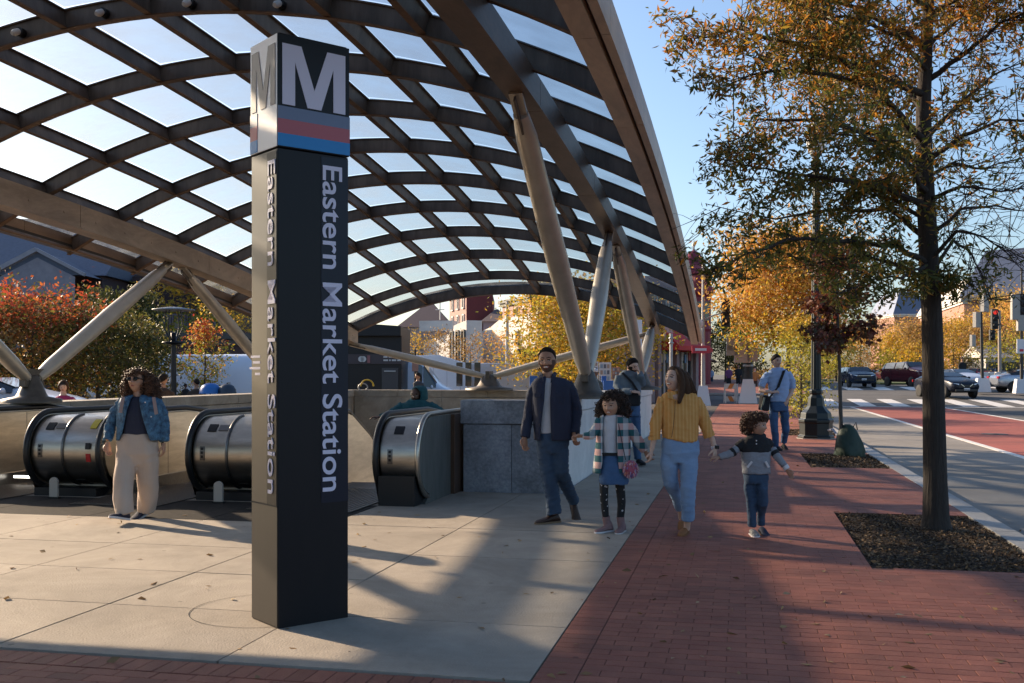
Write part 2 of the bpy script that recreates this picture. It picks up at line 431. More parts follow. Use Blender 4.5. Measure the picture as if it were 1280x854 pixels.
for i in range(15): stripe(4.3+1.62*i, 5.1+1.62*i, 55.0, 62.0)
for i in range(12): stripe(5.2+2.0*i, 6.2+2.0*i, 74.0, 79.5)
b = MB()
b.add([(2.6, 54.3, ground_z(54.3)-.127), (26, 54.3, ground_z(54.3)-.127), (26, 54.6, ground_z(54.6)-.127), (2.6, 54.6, ground_z(54.6)-.127)], [(0, 1, 2, 3)])
b.build('stop_line', M_line, kind='structure')
b = MB(); b.lathe([(0.0, 0), (0.34, 0), (0.34, 0.008), (0.28, 0.008), (0.27, 0.002), (0.1, 0.002), (0.1, 0.006), (0, 0.006)], G(1243, 543, -0.132)+Vector((0, 0, .003)), 28)
b.build('manhole_cover', mat('cast_iron', (0.10, 0.085, 0.075), 0.6, 0.6, col2=(.16, .14, .12), scale=20), label='round iron manhole cover set in the red bus lane', cat='manhole cover')
# sidewalk beyond the cross street and the far verge with grass
far_walk = sheet('far_sidewalk', M_bricks, -6.5, 4.0, 66, 160, 0.0)
sheet('far_kerb', M_kerb, -6.5, 4.0, 65.7, 66, 0.0)
sheet('corner_island', M_kerb, 22.5, 30, 58, 64, 0.0)
sheet('median_grass', M_grass, 12.0, 24.0, 96, 300, 0.02)
sheet('verge_grass', M_grass, 4.2, 8.2, 100, 300, 0.02)
sheet('park_grass', M_grass, 24.0, 60.0, 92, 300, 0.03)
sheet('side_street', M_asph, -60, -16, -10, 160, -0.1)
# tree pits
def debris(name, x0, x1, y0, y1, z, n, sz, m, parent=None, hz=0.03, mound=0.0):
    P = np.stack([rng.uniform(x0, x1, n), rng.uniform(y0, y1, n), z+rng.uniform(0, hz, n)], 1)
    if mound: P[:, 2] += mound*np.clip(1-((P[:, 0]-(x0+x1)/2)/(x1-x0)*2)**2, 0, 1)*np.clip(1-((P[:, 1]-(y0+y1)/2)/(y1-y0)*2)**2, 0, 1)
    return leaf_mesh(name, P, sz, m, parent, flat=0.75)
def leaf_mesh(name, P, sz, mats, parent=None, flat=0.0, long=2.4, mi=None, world=True, down=0.0):
    n = len(P); d = rng.normal(size=(n, 3)); d[:, 2] = d[:, 2]*(1-flat)-down; d /= np.linalg.norm(d, axis=1)[:, None]
    e = rng.normal(size=(n, 3)); e[:, 2] *= (1-flat); e -= (e*d).sum(1)[:, None]*d; e /= np.linalg.norm(e, axis=1)[:, None]
    s = sz*rng.uniform(0.6, 1.35, n)[:, None]; w = s/long
    nrm = np.cross(d, e)
    V = np.stack([P, P+d*s*0.45+e*w*0.5+nrm*s*0.05, P+d*s, P+d*s*0.45-e*w*0.5+nrm*s*0.05], 1)
    if parent is not None and world: V = V-np.array(rootloc(parent))
    me = np_mesh(name, V, [(0, 1, 2, 3)], mats, mi)
    o = bpy.data.objects.new(name, me); COL.objects.link(o)
    if parent is not None: o.parent = parent
    return o
M_chip = leafmat('wood_chip', [(0.05, 0.03, 0.018), (0.10, 0.06, 0.03), (0.02, 0.012, 0.009), (0.04, 0.025, 0.015), (0.30, 0.20, 0.11), (0.06, 0.035, 0.02), (0.16, 0.10, 0.05)], 0.05, 0.85)
M_dry = leafmat('dry_leaf', [(0.30, 0.17, 0.07), (0.14, 0.08, 0.04), (0.42, 0.28, 0.13), (0.22, 0.12, 0.05), (0.45, 0.36, 0.22)], 0.15, 0.7)
for (a, b_, c, d) in pits:
    q = MB(); nx, ny = 12, 24
    pts = [(a+(b_-a)*i/nx, c+(d-c)*j/ny, -0.03+0.05*math.sin(math.pi*i/nx)*math.sin(math.pi*j/ny)+random.uniform(-.008, .008)) for j in range(ny+1) for i in range(nx+1)]
    q.add(pts, [(j*(nx+1)+i, j*(nx+1)+i+1, (j+1)*(nx+1)+i+1, (j+1)*(nx+1)+i) for j in range(ny) for i in range(nx)], 0, True)
    q.build('soil_bed', M_soil, kind='structure')
    o = debris('mulch', a+.01, b_-.01, c+.01, d-.01, -0.022, 15000 if c < 12 else 5000, 0.034 if c < 12 else 0.05, M_chip, hz=0.02, mound=0.05); o['kind'] = 'stuff'
# fallen leaves on plaza and sidewalk, few and irregular
P = []
for _ in range(240):
    x = random.uniform(-9, 2.3); y = 4.2+abs(random.gauss(0, 1))*6
    if y > 26 or (y > 11 and x < -2.1): continue
    P.append((x, y, 0.006))
for _ in range(90): P.append((random.uniform(-1, 2.3), 4+abs(random.gauss(0, 4)), 0.006))
for _ in range(200): P.append((2.6+abs(random.gauss(0, .18)), random.uniform(4, 40), -0.128))
o = leaf_mesh('fallen_leaves', np.array(P), 0.06, M_dry, flat=0.85, long=2.0); o['kind'] = 'stuff'
# the circular core cut beside the pylon
b = MB(); c0 = G(335, 762)
b.loft([[c0+Vector((r*math.cos(t), r*math.sin(t), 0.0025)) for t in [2*math.pi*k/48 for k in range(48)]] for r in (0.48, 0.486)], caps=False, smooth=False)
b.build('round_saw_cut', M_joint, kind='structure')
# ================================================================ station canopy
def zs(u, v): return 5.272-0.0551*(u+5.82)**2-0.005*(v-7.77)**2      # underside of the lattice
RV = [7.9655+1.8701*j for j in range(-3, 10)]+[26.21]                # ribs along the street
PU = [-6.533+0.9929*(k-2.5) for k in range(-1, 7)]                   # purlins
UL, UR = -11.0, -0.95
M_steel = mat('weathered_steel', (0.10, 0.075, 0.058), 0.42, 0.35, col2=(0.18, 0.14, 0.11), scale=6, amt=0.2, stain=.35, sscale=4, bump=0.15, bscale=40, stretch=(1, 1, 0.15), rough2=0.6)
M_flange = mat('rusty_flange', (0.19, 0.10, 0.05), 0.5, 0.4, col2=(0.10, 0.062, 0.038), scale=9, amt=0.2, bump=0.2, bscale=50)
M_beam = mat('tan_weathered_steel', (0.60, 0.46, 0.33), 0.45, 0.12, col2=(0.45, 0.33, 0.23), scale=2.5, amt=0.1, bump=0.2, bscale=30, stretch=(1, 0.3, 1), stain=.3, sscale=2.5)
M_beam2 = mat('brown_dimmed_steel', (0.20, 0.135, 0.09), 0.42, 0.35, col2=(0.13, 0.09, 0.062), scale=2.5, amt=0.1, bump=0.2, bscale=30, stretch=(1, 0.3, 1), stain=.35, sscale=2.5)  # brown steel; weaker light on the right beam is mixed into its tone
M_post = mat('brushed_steel_tube', (0.62, 0.54, 0.44), 0.38, 0.35, col2=(0.46, 0.40, 0.32), scale=3, amt=0.2, bump=0.1, bscale=30)
M_seam = mat('glass_gasket', (0.02, 0.02, 0.02), 0.8)
mg = bpy.data.materials.new('roof_glass'); mg.use_nodes = True; n_ = mg.node_tree.nodes; L_ = mg.node_tree.links
pb = n_['Principled BSDF']; pb.inputs['Base Color'].default_value = (0.55, 0.585, 0.61, 1); pb.inputs['Roughness'].default_value = 0.25
tr = n_.new('ShaderNodeBsdfTransparent'); tr.inputs[0].default_value = (0.55, 0.585, 0.61, 1)
tl = n_.new('ShaderNodeBsdfTranslucent'); tl.inputs[0].default_value = (0.36, 0.385, 0.40, 1)
tc = n_.new('ShaderNodeTexCoord'); nz = n_.new('ShaderNodeTexNoise'); nz.inputs['Scale'].default_value = 2.2; nz.inputs['Detail'].default_value = 8
L_.new(tc.outputs['Object'], nz.inputs['Vector'])
rp = n_.new('ShaderNodeMapRange'); rp.inputs['From Min'].default_value = 0.35; rp.inputs['From Max'].default_value = 0.8; rp.inputs['To Min'].default_value = 0.10; rp.inputs['To Max'].default_value = 0.42
L_.new(nz.outputs['Fac'], rp.inputs['Value'])
m1 = n_.new('ShaderNodeMixShader'); m1.inputs[0].default_value = 0.12; L_.new(tl.outputs[0], m1.inputs[1]); L_.new(pb.outputs[0], m1.inputs[2])
m2 = n_.new('ShaderNodeMixShader'); L_.new(rp.outputs[0], m2.inputs[0]); L_.new(tr.outputs[0], m2.inputs[1]); L_.new(m1.outputs[0], m2.inputs[2])
L_.new(m2.outputs[0], n_['Material Output'].inputs[0])
canopy = empty('station_canopy', (-6, 9, 0), label='arched weathered steel and glass canopy over the station escalators', cat='canopy')
RD = 0.22                                                             # rib depth
def ribpt(u, v, dz=0.0):
    """point on the vault, moved dz along its normal"""
    nx = 2*0.0551*(u+5.82); nyy = 2*0.005*(v-7.77); n = Vector((nx, nyy, 1)).normalized()
    return Vector((u, v, zs(u, v)))+n*dz
for j, v in enumerate(RV):
    edge = j in (0, len(RV)-1); b = MB(); us_ = [UL+(UR-0.12-UL)*i/36 for i in range(37)]
    dep = RD+(0.10 if edge else 0); tw = 0.02 if not edge else 0.05; fw = 0.048 if not edge else 0.11
    for (w, d0, d1, mi) in ((tw, 0.014, dep-0.014, 0), (fw, 0, 0.014, 1), (fw, dep-0.014, dep, 0)):
        rings = []
        for u in us_:
            a = ribpt(u, v, d0); c = ribpt(u, v, d1)
            rings.append([a+Vector((0, -w, 0)), a+Vector((0, w, 0)), c+Vector((0, w, 0)), c+Vector((0, -w, 0))])
        b.loft(rings, mi, smooth=False)
    b.build('arched_rib', [M_steel, M_flange], canopy)
for u in PU+[UL+0.1, UR-0.25]:
    for j in range(len(RV)-1):
        if abs(u-PU[4]) < 0.01 and j == len(RV)-2: continue           # the wide last pane
        b = MB(); v0, v1 = RV[j]+0.03, RV[j+1]-0.03
        for (w, d0, d1, mi) in ((0.018, 0.026, RD-0.02, 0), (0.04, 0.012, 0.026, 1), (0.05, RD-0.02, RD-0.008, 0)):
            rings = []
            for t in (0, 0.5, 1):
                v = v0+(v1-v0)*t; a = ribpt(u, v, d0); c = ribpt(u, v, d1)
                rings.append([a+Vector((-w, 0, 0)), a+Vector((w, 0, 0)), c+Vector((w, 0, 0)), c+Vector((-w, 0, 0))])
            b.loft(rings, mi, smooth=False)
        b.build('purlin', [M_steel, M_flange], canopy)
cells = [UL+0.1]+PU+[UR-0.25]
for j in range(len(RV)-1):
    i = 0
    while i < len(cells)-1:
        i2 = i+1
        if j == len(RV)-2 and abs(cells[i+1]-PU[4]) < 0.01: i2 = i+2
        u0, u1, v0, v1 = cells[i]+0.02, cells[i2]-0.02, RV[j]+0.02, RV[j+1]-0.02
        b = MB(); q = [ribpt(u, v, RD+0.03) for u, v in ((u0, v0), (u1, v0), (u1, v1), (u0, v1))]
        b.add(q, [(0, 1, 2, 3)])
        b.build('glass_pane', mg, canopy)
        i = i2
# two main box beams
def run_beam(name, uc, w, top, bot, v0, v1, m, n=40, mi2=None):
    b = MB(); rings = []
    for i in range(n+1):
        v = v0+(v1-v0)*i/n; z = zs(uc, v); rings.append([(uc-w/2, v, z+bot), (uc+w/2, v, z+bot), (uc+w/2, v, z+top), (uc-w/2, v, z+top)])
    b.loft(rings, 0, smooth=False); return b
def vseg(v0, v1, L=4.0):
    k = max(1, round((v1-v0)/L)); return [(v0+(v1-v0)*i/k, v0+(v1-v0)*(i+1)/k) for i in range(k)]
for uc in (-10.0, -2.05):
    bw, bd = (0.26, -.36) if uc < -5 else (0.21, -.31)
    for a, c in vseg(2.3, 26.0, 4.0):
        b = run_beam('beam', uc, bw, -0.012, bd, a+0.006, c-0.006, M_beam, 10)
        for s in (-1, 1):
            b2 = run_beam('beam', uc, bw+.045, bd, bd-.022, a+0.006, c-0.006, M_beam, 10)
        b.add(b2.v, b2.f)
        if uc < -5:
            for t in range(5):
                v = a+(c-a)*(t+.5)/5; b.ellipsoid((uc+0.13, v, zs(uc, v)-0.2), (0.012, 0.022, 0.022), 8, 6)
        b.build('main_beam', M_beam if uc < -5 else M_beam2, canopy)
# eave gutters: two strips with a dark groove between, in lengths
for uc, sgn in ((UR, 1), (UL, -1)):
    for a, c in vseg(2.2, 26.3, 2.6 if sgn > 0 else 3.9):
        b = MB()
        for (o0, o1, zb, zt) in (((-0.24, -0.07, -0.05, 0.16), (-0.04, 0.03, -0.03, 0.25)) if sgn > 0 else ((-0.12, 0.02, -0.02, 0.02), (-0.07, -0.03, 0.02, 0.26))):
            rings = []
            for i in range(7):
                v = a+0.005+(c-a-0.01)*i/6; z = zs(uc-sgn*0.12, v)-(0.02 if sgn > 0 else 0)
                xa, xb = sorted((uc+sgn*o0, uc+sgn*o1)); rings.append([(xa, v, z+zb), (xb, v, z+zb), (xb, v, z+zt), (xa, v, z+zt)])
            b.loft(rings, 0, smooth=False)
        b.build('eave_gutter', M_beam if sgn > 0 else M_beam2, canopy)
    rings = []
    for i in range(25):
        v = 2.2+24.1*i/24; z = zs(uc-sgn*0.12, v); xa, xb = sorted((uc-sgn*0.08, uc-sgn*0.02)); rings.append([(xa, v, z), (xb, v, z), (xb, v, z+0.1), (xa, v, z+0.1)])
    b = MB(); b.loft(rings, 0, smooth=False); b.build('eave_groove', M_seam, canopy)
# raking legs on pedestals
def leg(p, q, r=0.115):
    p = Vector(p); q = Vector(q); d = (q-p); b = MB(); L = d.length; d.normalize()
    b.tube([p, p+d*0.35, p+d*(L*0.5), q-d*0.6, q-d*0.28], [r*0.62, r*0.85, r*1.03, r*0.86, r*0.6], 20)
    b.bar(q-d*0.42, q, 0.035, 0.13, (1, 0, 0)); b.bar(p-d*0.05, p+d*0.2, 0.05, 0.12, (1, 0, 0))
    o = b.build('raking_leg', M_post, canopy)
    c = MB(); x = d.cross(Vector((1, 0, 0))).normalized()
    for s in (-1, 1): c.bar(q-d*0.46+x*0.075*s, q+x*0.075*s, 0.06, 0.02, (1, 0, 0))
    c.build('clevis', M_steel, o)
def bt(uc, v): return Vector((uc, v, zs(uc, v)-(0.39 if uc < -5 else .34)))
M_ped = mat('pedestal_steel', (0.15, 0.125, 0.10), 0.5, 0.5, col2=(.10, .085, .07), scale=8)
def pedestal(c, wz):
    k = 1.0 if c[0] < -5 and c[0] > -8 else 0.66
    b = MB(); b.lathe([(0.62*k, wz), (0.62*k, wz+0.05), (0.34*k, wz+0.09), (0.30*k, wz+0.13), (0.16*k, wz+0.36), (0.10*k, wz+0.40), (0, wz+0.40)], (c[0], c[1], 0), 24)
    b.obox((c[0], c[1], wz+0.36), (0.10, 0.42, 0.26))
    b.build('pedestal', M_ped, canopy)
for (pu, pv, wz, tops) in ((-10.0, 5.3, 0.0, ((-10.0, 2.6), (-10.0, 9.1))), (-10.0, 13.2, 1.09, ((-10.0, 9.5), (-10.0, 16.95))),
                           (-10.0, 21.2, 1.09, ((-10.0, 17.35), (-10.0, 25.2))), (-2.05, 5.3, -10, ()),
                           (-2.05, 14.1, 1.17, ((-2.05, 9.5), (-2.05, 16.6))), (-2.05, 22.2, 1.17, ((-2.05, 17.5), (-2.05, 25.0))),
                           (-6.3, 26.0, 1.09, ((-10.0, 25.75), (-2.05, 25.75)))):
    if wz > -1: pedestal((pu, pv), wz)
    for t in tops:
        base = Vector((pu, pv, wz+0.36)); sg = (Vector((t[0], t[1], 0))-Vector((pu, pv, 0))).normalized()
        leg(base+sg*0.12, bt(*t), 0.125 if pu != -6.3 else 0.10)
# spot lamps along one rib
M_blk = mat('black_metal', (0.018, 0.018, 0.02), 0.4, 0.4)
M_bulb = mat('frosted_bulb', (0.55, 0.52, 0.47), 0.35)
for k in range(1, 7):
    u = (PU[k-1]+PU[k])/2 if k < 8 else 0; v = RV[4]
    t = empty('rib_lamp', ribpt(u, v, 0.08)); tag(t, ('leftmost spot lamp on the arched rib, at the left edge of the photo', 'second spot lamp from the left on the arched rib', 'third spot lamp on the arched rib, above the pylon head', 'spot lamp on the arched rib just right of the pylon head', 'spot lamp near the top of the arched rib, left of the main beam', 'rightmost spot lamp on the arched rib, by the right main beam')[k-1], 'lamp', 'spot lamps on the canopy rib')
    b = MB(); p = ribpt(u, v, 0.08)+Vector((0, -0.03, 0))
    b.tube([p, p+Vector((0, -0.07, 0.0))], [0.05, 0.05], 14); b.build('lamp_housing', M_blk, t)
    b = MB(); b.tube([p+Vector((0, -0.07, 0)), p+Vector((-.01, -0.12, -0.03)), p+Vector((-.015, -0.15, -0.045))], [0.034, 0.038, 0.022], 14); b.build('lamp_glass', M_bulb, t)
# ================================================================ pit walls
M_gran = mat('grey_granite', (0.17, 0.185, 0.225), 0.5, col2=(0.38, 0.385, 0.41), scale=28, amt=0.2, bump=0.2, bscale=150, detail=8, objrand=0.06, coord='World', stain=.4, sscale=2.2)
M_granl = mat('pale_granite', (0.76, 0.74, 0.71), 0.6, col2=(0.66, 0.64, 0.62), scale=30, amt=0.2, bump=0.1, objrand=0.03, coord='World', stain=.15, sscale=1.5)
M_wallc = mat('wall_concrete', (0.34, 0.29, 0.235), 0.85, col2=(0.42, 0.365, 0.30), scale=3, amt=0.15, bump=0.3, bscale=70, objrand=0.07, coord='World', stain=.3, sscale=1.4)
def wall_run(name, label, a, b_, th, z1, cope, pan, m, mc, z0=-0.05, inner=-4.0, ch=0.19, extra=None):
    """a wall from a to b_ (ground points) as panels under coping stones; th to the left of a->b"""
    a = Vector((*a, 0)); b_ = Vector((*b_, 0)); d = (b_-a); L = d.length; d.normalize(); n = Vector((-d.y, d.x, 0))
    t = empty(name, a, label=label, cat='wall')
    k = max(1, round(L/pan))
    for i in range(k):
        s0, s1 = L*i/k, L*(i+1)/k; q = MB()
        q.obox(a+d*(s0+s1)/2+n*th/2+Vector((0, 0, (z1-ch+inner)/2)), (s1-s0-0.008, th, z1-ch-inner), Matrix((d, n, Vector((0, 0, 1)))).transposed())
        q.build('wall_panel', m, t, bevel=0.004)
    k = max(1, round(L/cope))
    for i in range(k):
        s0, s1 = L*i/k, L*(i+1)/k; q = MB()
        q.obox(a+d*(s0+s1)/2+n*th/2+Vector((0, 0, z1-ch/2+0.004)), (s1-s0-0.006, th+0.05, ch-0.012), Matrix((d, n, Vector((0, 0, 1)))).transposed())
        q.build('coping_stone', mc, t, bevel=0.008)
    return t
wall_run('parapet_wall', 'long tan concrete parapet wall behind the escalators, left side of the station pit', (-10.0, 12.7), (-10.0, 26.3), 0.55, 1.09, 1.4, 1.4, M_wallc, M_wallc)
wall_run('parapet_wall', 'grey concrete parapet wall at the far end of the station pit, topped by the pedestal', (-2.75, 26.0), (-9.98, 26.0), -0.5, 1.09, 1.25, 2.5, M_wallc, M_wallc)
wall_run('parapet_wall', 'pale granite side wall of the station pit along the brick sidewalk', (-2.20, 13.35), (-2.20, 26.6), 0.5, 1.17, 2.2, 2.2, M_granl, M_granl)
t = empty('granite_wall', (-3.5, 12.9, 0), label='dark grey granite end wall behind the smiling man', cat='wall')
for i in range(2):
    q = MB(); q.box(-3.47+0.635*i+0.003, -3.47+0.635*(i+1)-0.003, 12.9, 13.3, -0.02, 0.86); q.build('granite_slab', M_gran, t, bevel=0.004)
q = MB(); q.box(-3.5, -2.19, 12.87, 13.34, 0.868, 1.17); q.build('coping_stone', M_gran, t, bevel=0.008)
q = MB(); q.box(-3.47, -2.74, 13.35, 16, -4, 0.9); q.build('core', M_wallc, t)
M_bronze = mat('brown_metal_panel', (0.13, 0.075, 0.05), 0.4, 0.6, col2=(0.09, 0.055, 0.04), scale=5)
q = MB(); q.box(-3.68, -3.50, 12.6, 13.2, -0.02, 1.0); q.build('metal_panel', M_bronze, t, bevel=0.006)
q = MB(); q.box(-3.9, -3.69, 12.7, 13.2, -0.02, 0.99); q.build('metal_panel', M_bronze, t, bevel=0.006)
q = MB(); q.box(-11, -2, 12.4, 12.9, -4.5, -4.2); q.box(-11, -2, 12.9, 27, -5.2, -5.0); q.box(-10.6, -2.0, 12.84, 12.88, -4.4, -0.13)
q.build('pit_floor', mat('pit_concrete', (0.09, 0.085, 0.08), 0.9), kind='structure')
# ================================================================ escalators
M_ss = mat('stainless_panel', (0.58, 0.53, 0.46), 0.27, 1.0, col2=(0.48, 0.44, 0.38), scale=1.5, amt=0.1, bump=0.06, bscale=60, stretch=(1, 1, 6), rough2=0.34, stain=.18, sscale=2)
M_ssd = mat('dark_stainless', (0.20, 0.195, 0.19), 0.28, 1.0, col2=(0.15, 0.145, 0.14), scale=3, stretch=(1, 8, 8), rough2=0.4)
M_rub = mat('black_rubber', (0.012, 0.012, 0.013), 0.38)
M_step = mat('escalator_step', (0.11, 0.11, 0.11), 0.5, 0.7, col2=(.16, .16, .16), scale=30)
M_white = mat('white_label', (0.75, 0.74, 0.72), 0.6); M_redp = mat('red_label', (0.5, 0.02, 0.02), 0.5); M_yel = mat('yellow_label', (0.55, 0.42, 0.03), 0.5)
VF, ZT, RR = 11.28, 1.02, 0.47                                          # front of the newels, top, newel radius
# side profile of a balustrade (v, z): round nose, level, then down the incline
def side_profile(r_off=0.0, n=14):
    cz = ZT-RR; cv = VF+RR; pts = []
    for i in range(n+1):
        t = math.radians(-80)-math.radians(190)*i/n if False else math.radians(262-172*i/n)
        pts.append((cv+(RR+r_off)*math.cos(t), cz+(RR+r_off)*math.sin(t)))
    pts += [(13.3, ZT+r_off), (13.9, ZT-0.06+r_off), (14.6, ZT-0.38+r_off), (20.5, ZT-3.78+r_off)]
    return pts
def nose(u0, u1, name, parent, m, vend=12.9):
    """closed stainless deck between two balustrades with a rounded front"""
    b = MB(); pr_ = side_profile(-0.035, 18); pr_ = [p for p in pr_ if p[0] <= 13.4]
    prof = [(VF+0.22, 0.0)]+pr_+[(13.4, 0.0)]
    r0 = [(u0, p[0], p[1]) for p in prof]; r1 = [(u1, p[0], p[1]) for p in prof]
    k = len(prof); b.add(r0+r1, [(i, i+1, i+1+k, i+k) for i in range(k-1)], 0, True)
    b.add(r0, [tuple(range(k))], 0); b.add(r1, [tuple(range(k))[::-1]], 0)
    return b.build(name, m, parent, normals=True)
def handrail(u, parent):
    pr_ = side_profile(0.012, 18); b = MB()
    pts = [(u, p[0], p[1]) for p in pr_]
    b.tube(pts, 0.038, 10, sq=1.0); b.tube([(u, p[0], p[1]) for p in side_profile(-0.03, 18)], 0.022, 8, mi=1)
    b.build('handrail', [M_rub, M_ss], parent)
def balustrade(u, parent, m=M_ss):
    """solid stainless side panel"""
    top = side_profile(-0.04, 14); b = MB(); poly = top+[(20.5, -3.7), (20.5, -3.9), (13.2, -0.05), (VF+0.5, 0.02)]
    a = [(u-0.018, p[0], p[1]) for p in poly]; c = [(u+0.018, p[0], p[1]) for p in poly]; k = len(poly)
    for s in (a, c):
        nn = len(top)
        # fan strips down to a lower line so that the faces stay clean
        low = [(s[i][0], max(s[i][1], VF+0.25) if i < 15 else s[i][1], min(0.03, s[i][2]-0.05) if i < 16 else s[i][2]-1.05) for i in range(nn)]
        b.add(list(s[:nn])+low, [(i, i+1, i+1+nn, i+nn) for i in range(nn-1)])
    b.add([a[i] for i in range(nn)]+[c[i] for i in range(nn)], [(i, i+1, i+1+nn, i+nn) for i in range(nn-1)])
    b.build('side_panel', m, parent, normals=True)
    if m is M_ss:
        for v in (12.75,):
            q = MB(); q.box(u-0.021, u+0.021, v, v+0.008, 0.1, ZT-0.05); q.build('panel_seam', M_ssd, parent)
units = [(-9.8, -8.62, 'leftmost escalator, its mouth cut by the left edge of the photo'), (-7.62, -6.42, 'middle escalator opening behind the woman in wide beige trousers'),
         (-5.42, -4.07, 'right escalator with the hooded person riding up')]
for (a, c, lab) in units:
    t = empty('escalator', ((a+c)/2, VF, 0), label=lab, cat='escalator')
    for u in (a, c): handrail(u, t); balustrade(u+(0.04 if u == a else -0.04), t)
    for s in range(34):
        q = MB(); y = 12.9+0.4*s-0.4; z = -0.0 if s < 2 else -0.0-0.2*(s-2)*1.15
        if y > 20: break
        q.box(a+0.12, c-0.12, y, y+0.42, z-0.3, z-0.004)
        q.build('step', M_step, t)
    
    for x_ in (a+0.06, c-0.12): q = MB(); q.box(x_, x_+0.06, 11.9, 13.4, -0.02, 0.16); q.build('skirt_panel', M_ssd, t)
for (a, c, lab) in ((-10.9, -9.84, 'rounded stainless newel deck left of the leftmost escalator'), (-8.58, -7.66, 'rounded stainless newel deck with red and yellow stickers, left of the walking woman'),
                    (-6.38, -5.46, 'rounded stainless newel deck partly hidden by the black pylon'), (-4.03, -3.6, 'rounded stainless newel deck at the right end of the escalator bank')):
    t = empty('newel_deck', ((a+c)/2, VF, 0), label=lab, cat='newel deck')
    nose(a, c, 'deck_shell', t, M_ss)
    if a > -10.5:
        # raised ring band, access plates and labels on the curved face
        mid = a+(c-a)*0.47
        if c-a > 0.6:
            q = MB(); pr_ = [p for p in side_profile(-0.028, 24) if p[0] < 13.3]; q.tube([(mid, p[0], p[1]) for p in pr_], 0.018, 6); q.build('ring_band', M_ssd, t)
        cz = ZT-RR; cv = VF+RR; rr = RR-0.03
        def onface(u0, u1, t0, t1, name, m, lift=0.004):
            q = MB(); R_ = rr+lift; th = [math.radians(t0+(t1-t0)*i/5) for i in range(6)]
            q.loft([[(u0, cv+R_*math.cos(x), cz+R_*math.sin(x)), (u1, cv+R_*math.cos(x), cz+R_*math.sin(x)), (u1, cv+(R_-.01)*math.cos(x), cz+(R_-.01)*math.sin(x)), (u0, cv+(R_-.01)*math.cos(x), cz+(R_-.01)*math.sin(x))] for x in th], smooth=False)
            return q.build(name, m, t)
        onface(a+0.14, a+0.25, 128, 143, 'speaker_grille', M_blk); 
        if c-a > 0.6: onface(a+0.28, a+0.42, 130, 141, 'label_plate', M_ssd)
        k = onface(a+0.09, a+0.15, 168, 190, 'key_plate', M_ssd, 0.003)
        for s in range(3): onface(a+0.105, a+0.135, 170+6*s, 174+6*s, 'key_switch', M_blk, 0.008)
        onface(a+0.5 if c-a > .6 else a+0.2, a+0.62 if c-a > .6 else a+0.3, 262, 236, 'lower_kick_plate', M_blk, 0.002)
        if -9 < a < -8:
            onface(c-0.17, c-0.08, 118, 140, 'warning_label', M_yel); onface(c-0.16, c-0.1, 183, 196, 'stop_label', M_redp); onface(c-0.16, c-0.10, 166, 176, 'stop_button', M_blk, 0.015)
    q = MB(); q.box(a+0.03, c-0.03, VF+0.05, 13.2, 0.0, 0.10) if c-a > .6 else q.box(a, c, VF-0.02, 13.2, 0.0, 0.34)
    q.build('plinth', M_blk, t)
# stainless D-shaped outer end with its brushed side panel
t = empty('end_panel', (-3.55, 12, 0), label='scuffed flat steel panel closing the right end of the escalator bank', cat='panel')
M_scuff = mat('scuffed_steel', (0.24, 0.25, 0.235), 0.45, 0.8, col2=(0.14, 0.15, 0.145), scale=4, amt=0.1, bump=0.2, bscale=30, stretch=(1, 2, .5), rough2=0.6)
poly = [(VF+0.22, 0.0)]+[p for p in side_profile(-0.02, 18) if p[0] < 13.0]+[(12.62, ZT-0.02), (12.62, 0)]
poly = [(min(p[0], 12.62), p[1]) for p in poly]
q = MB(); a = [(-3.6, p[0], p[1]) for p in poly]; c = [(-3.55, p[0], p[1]) for p in poly]; k = len(poly)
q.add(a+c, [tuple(range(k)), tuple(range(k, 2*k))[::-1]]+[(i, (i+1) % k, (i+1) % k+k, i+k) for i in range(k)]); q.build('panel_plate', M_scuff, t, normals=True)
q = MB(); q.tube([(-3.57, p[0], p[1]) for p in side_profile(0.012, 18)[:20]], 0.03, 8); q.build('trim', M_ss, t)
for u in (-8.1, -5.93, -10.3):
    t = empty('bollard', (u, VF-0.2, 0)); tag(t, None, 'bollard', 'low pale markers in front of the newels')
    t['label'] = {-8.1: 'low pale rounded marker before the newel left of the woman', -5.93: 'low pale rounded marker before the newel beside the pylon', -10.3: 'low pale rounded marker before the leftmost newel'}[u]
    poly = [(-0.055, 0), (0.055, 0), (0.055, 0.2)]+[(0.055*math.cos(math.radians(x)), 0.2+0.055*math.sin(math.radians(x))) for x in range(15, 180, 15)]+[(-0.055, 0.2)]
    q = MB(); q.prism(poly, (u, VF-0.2, 0), (1, 0, 0), (0, 0, 1), (0, 1, 0), 0.03); q.build('marker_plate', mat('pale_plate', (.42, .38, .33), .6), t)
    q = MB(); q.box(u-.07, u+.07, VF-.21, VF-.16, 0, 0.02); q.build('foot', M_blk, t)
for (u, v) in ((-9.3, 12.2),):
    t = G(15, 600, 0.05); q = MB(); q.box(-9.6, -9.25, 12.3, 12.33, 0.10, 0.13); q.build('comb_light', mat('lit_strip', (.9, .9, .88), .3, emit=((1, .95, .85), 3.0)), label='short white lit strip low inside the leftmost escalator', cat='light strip')
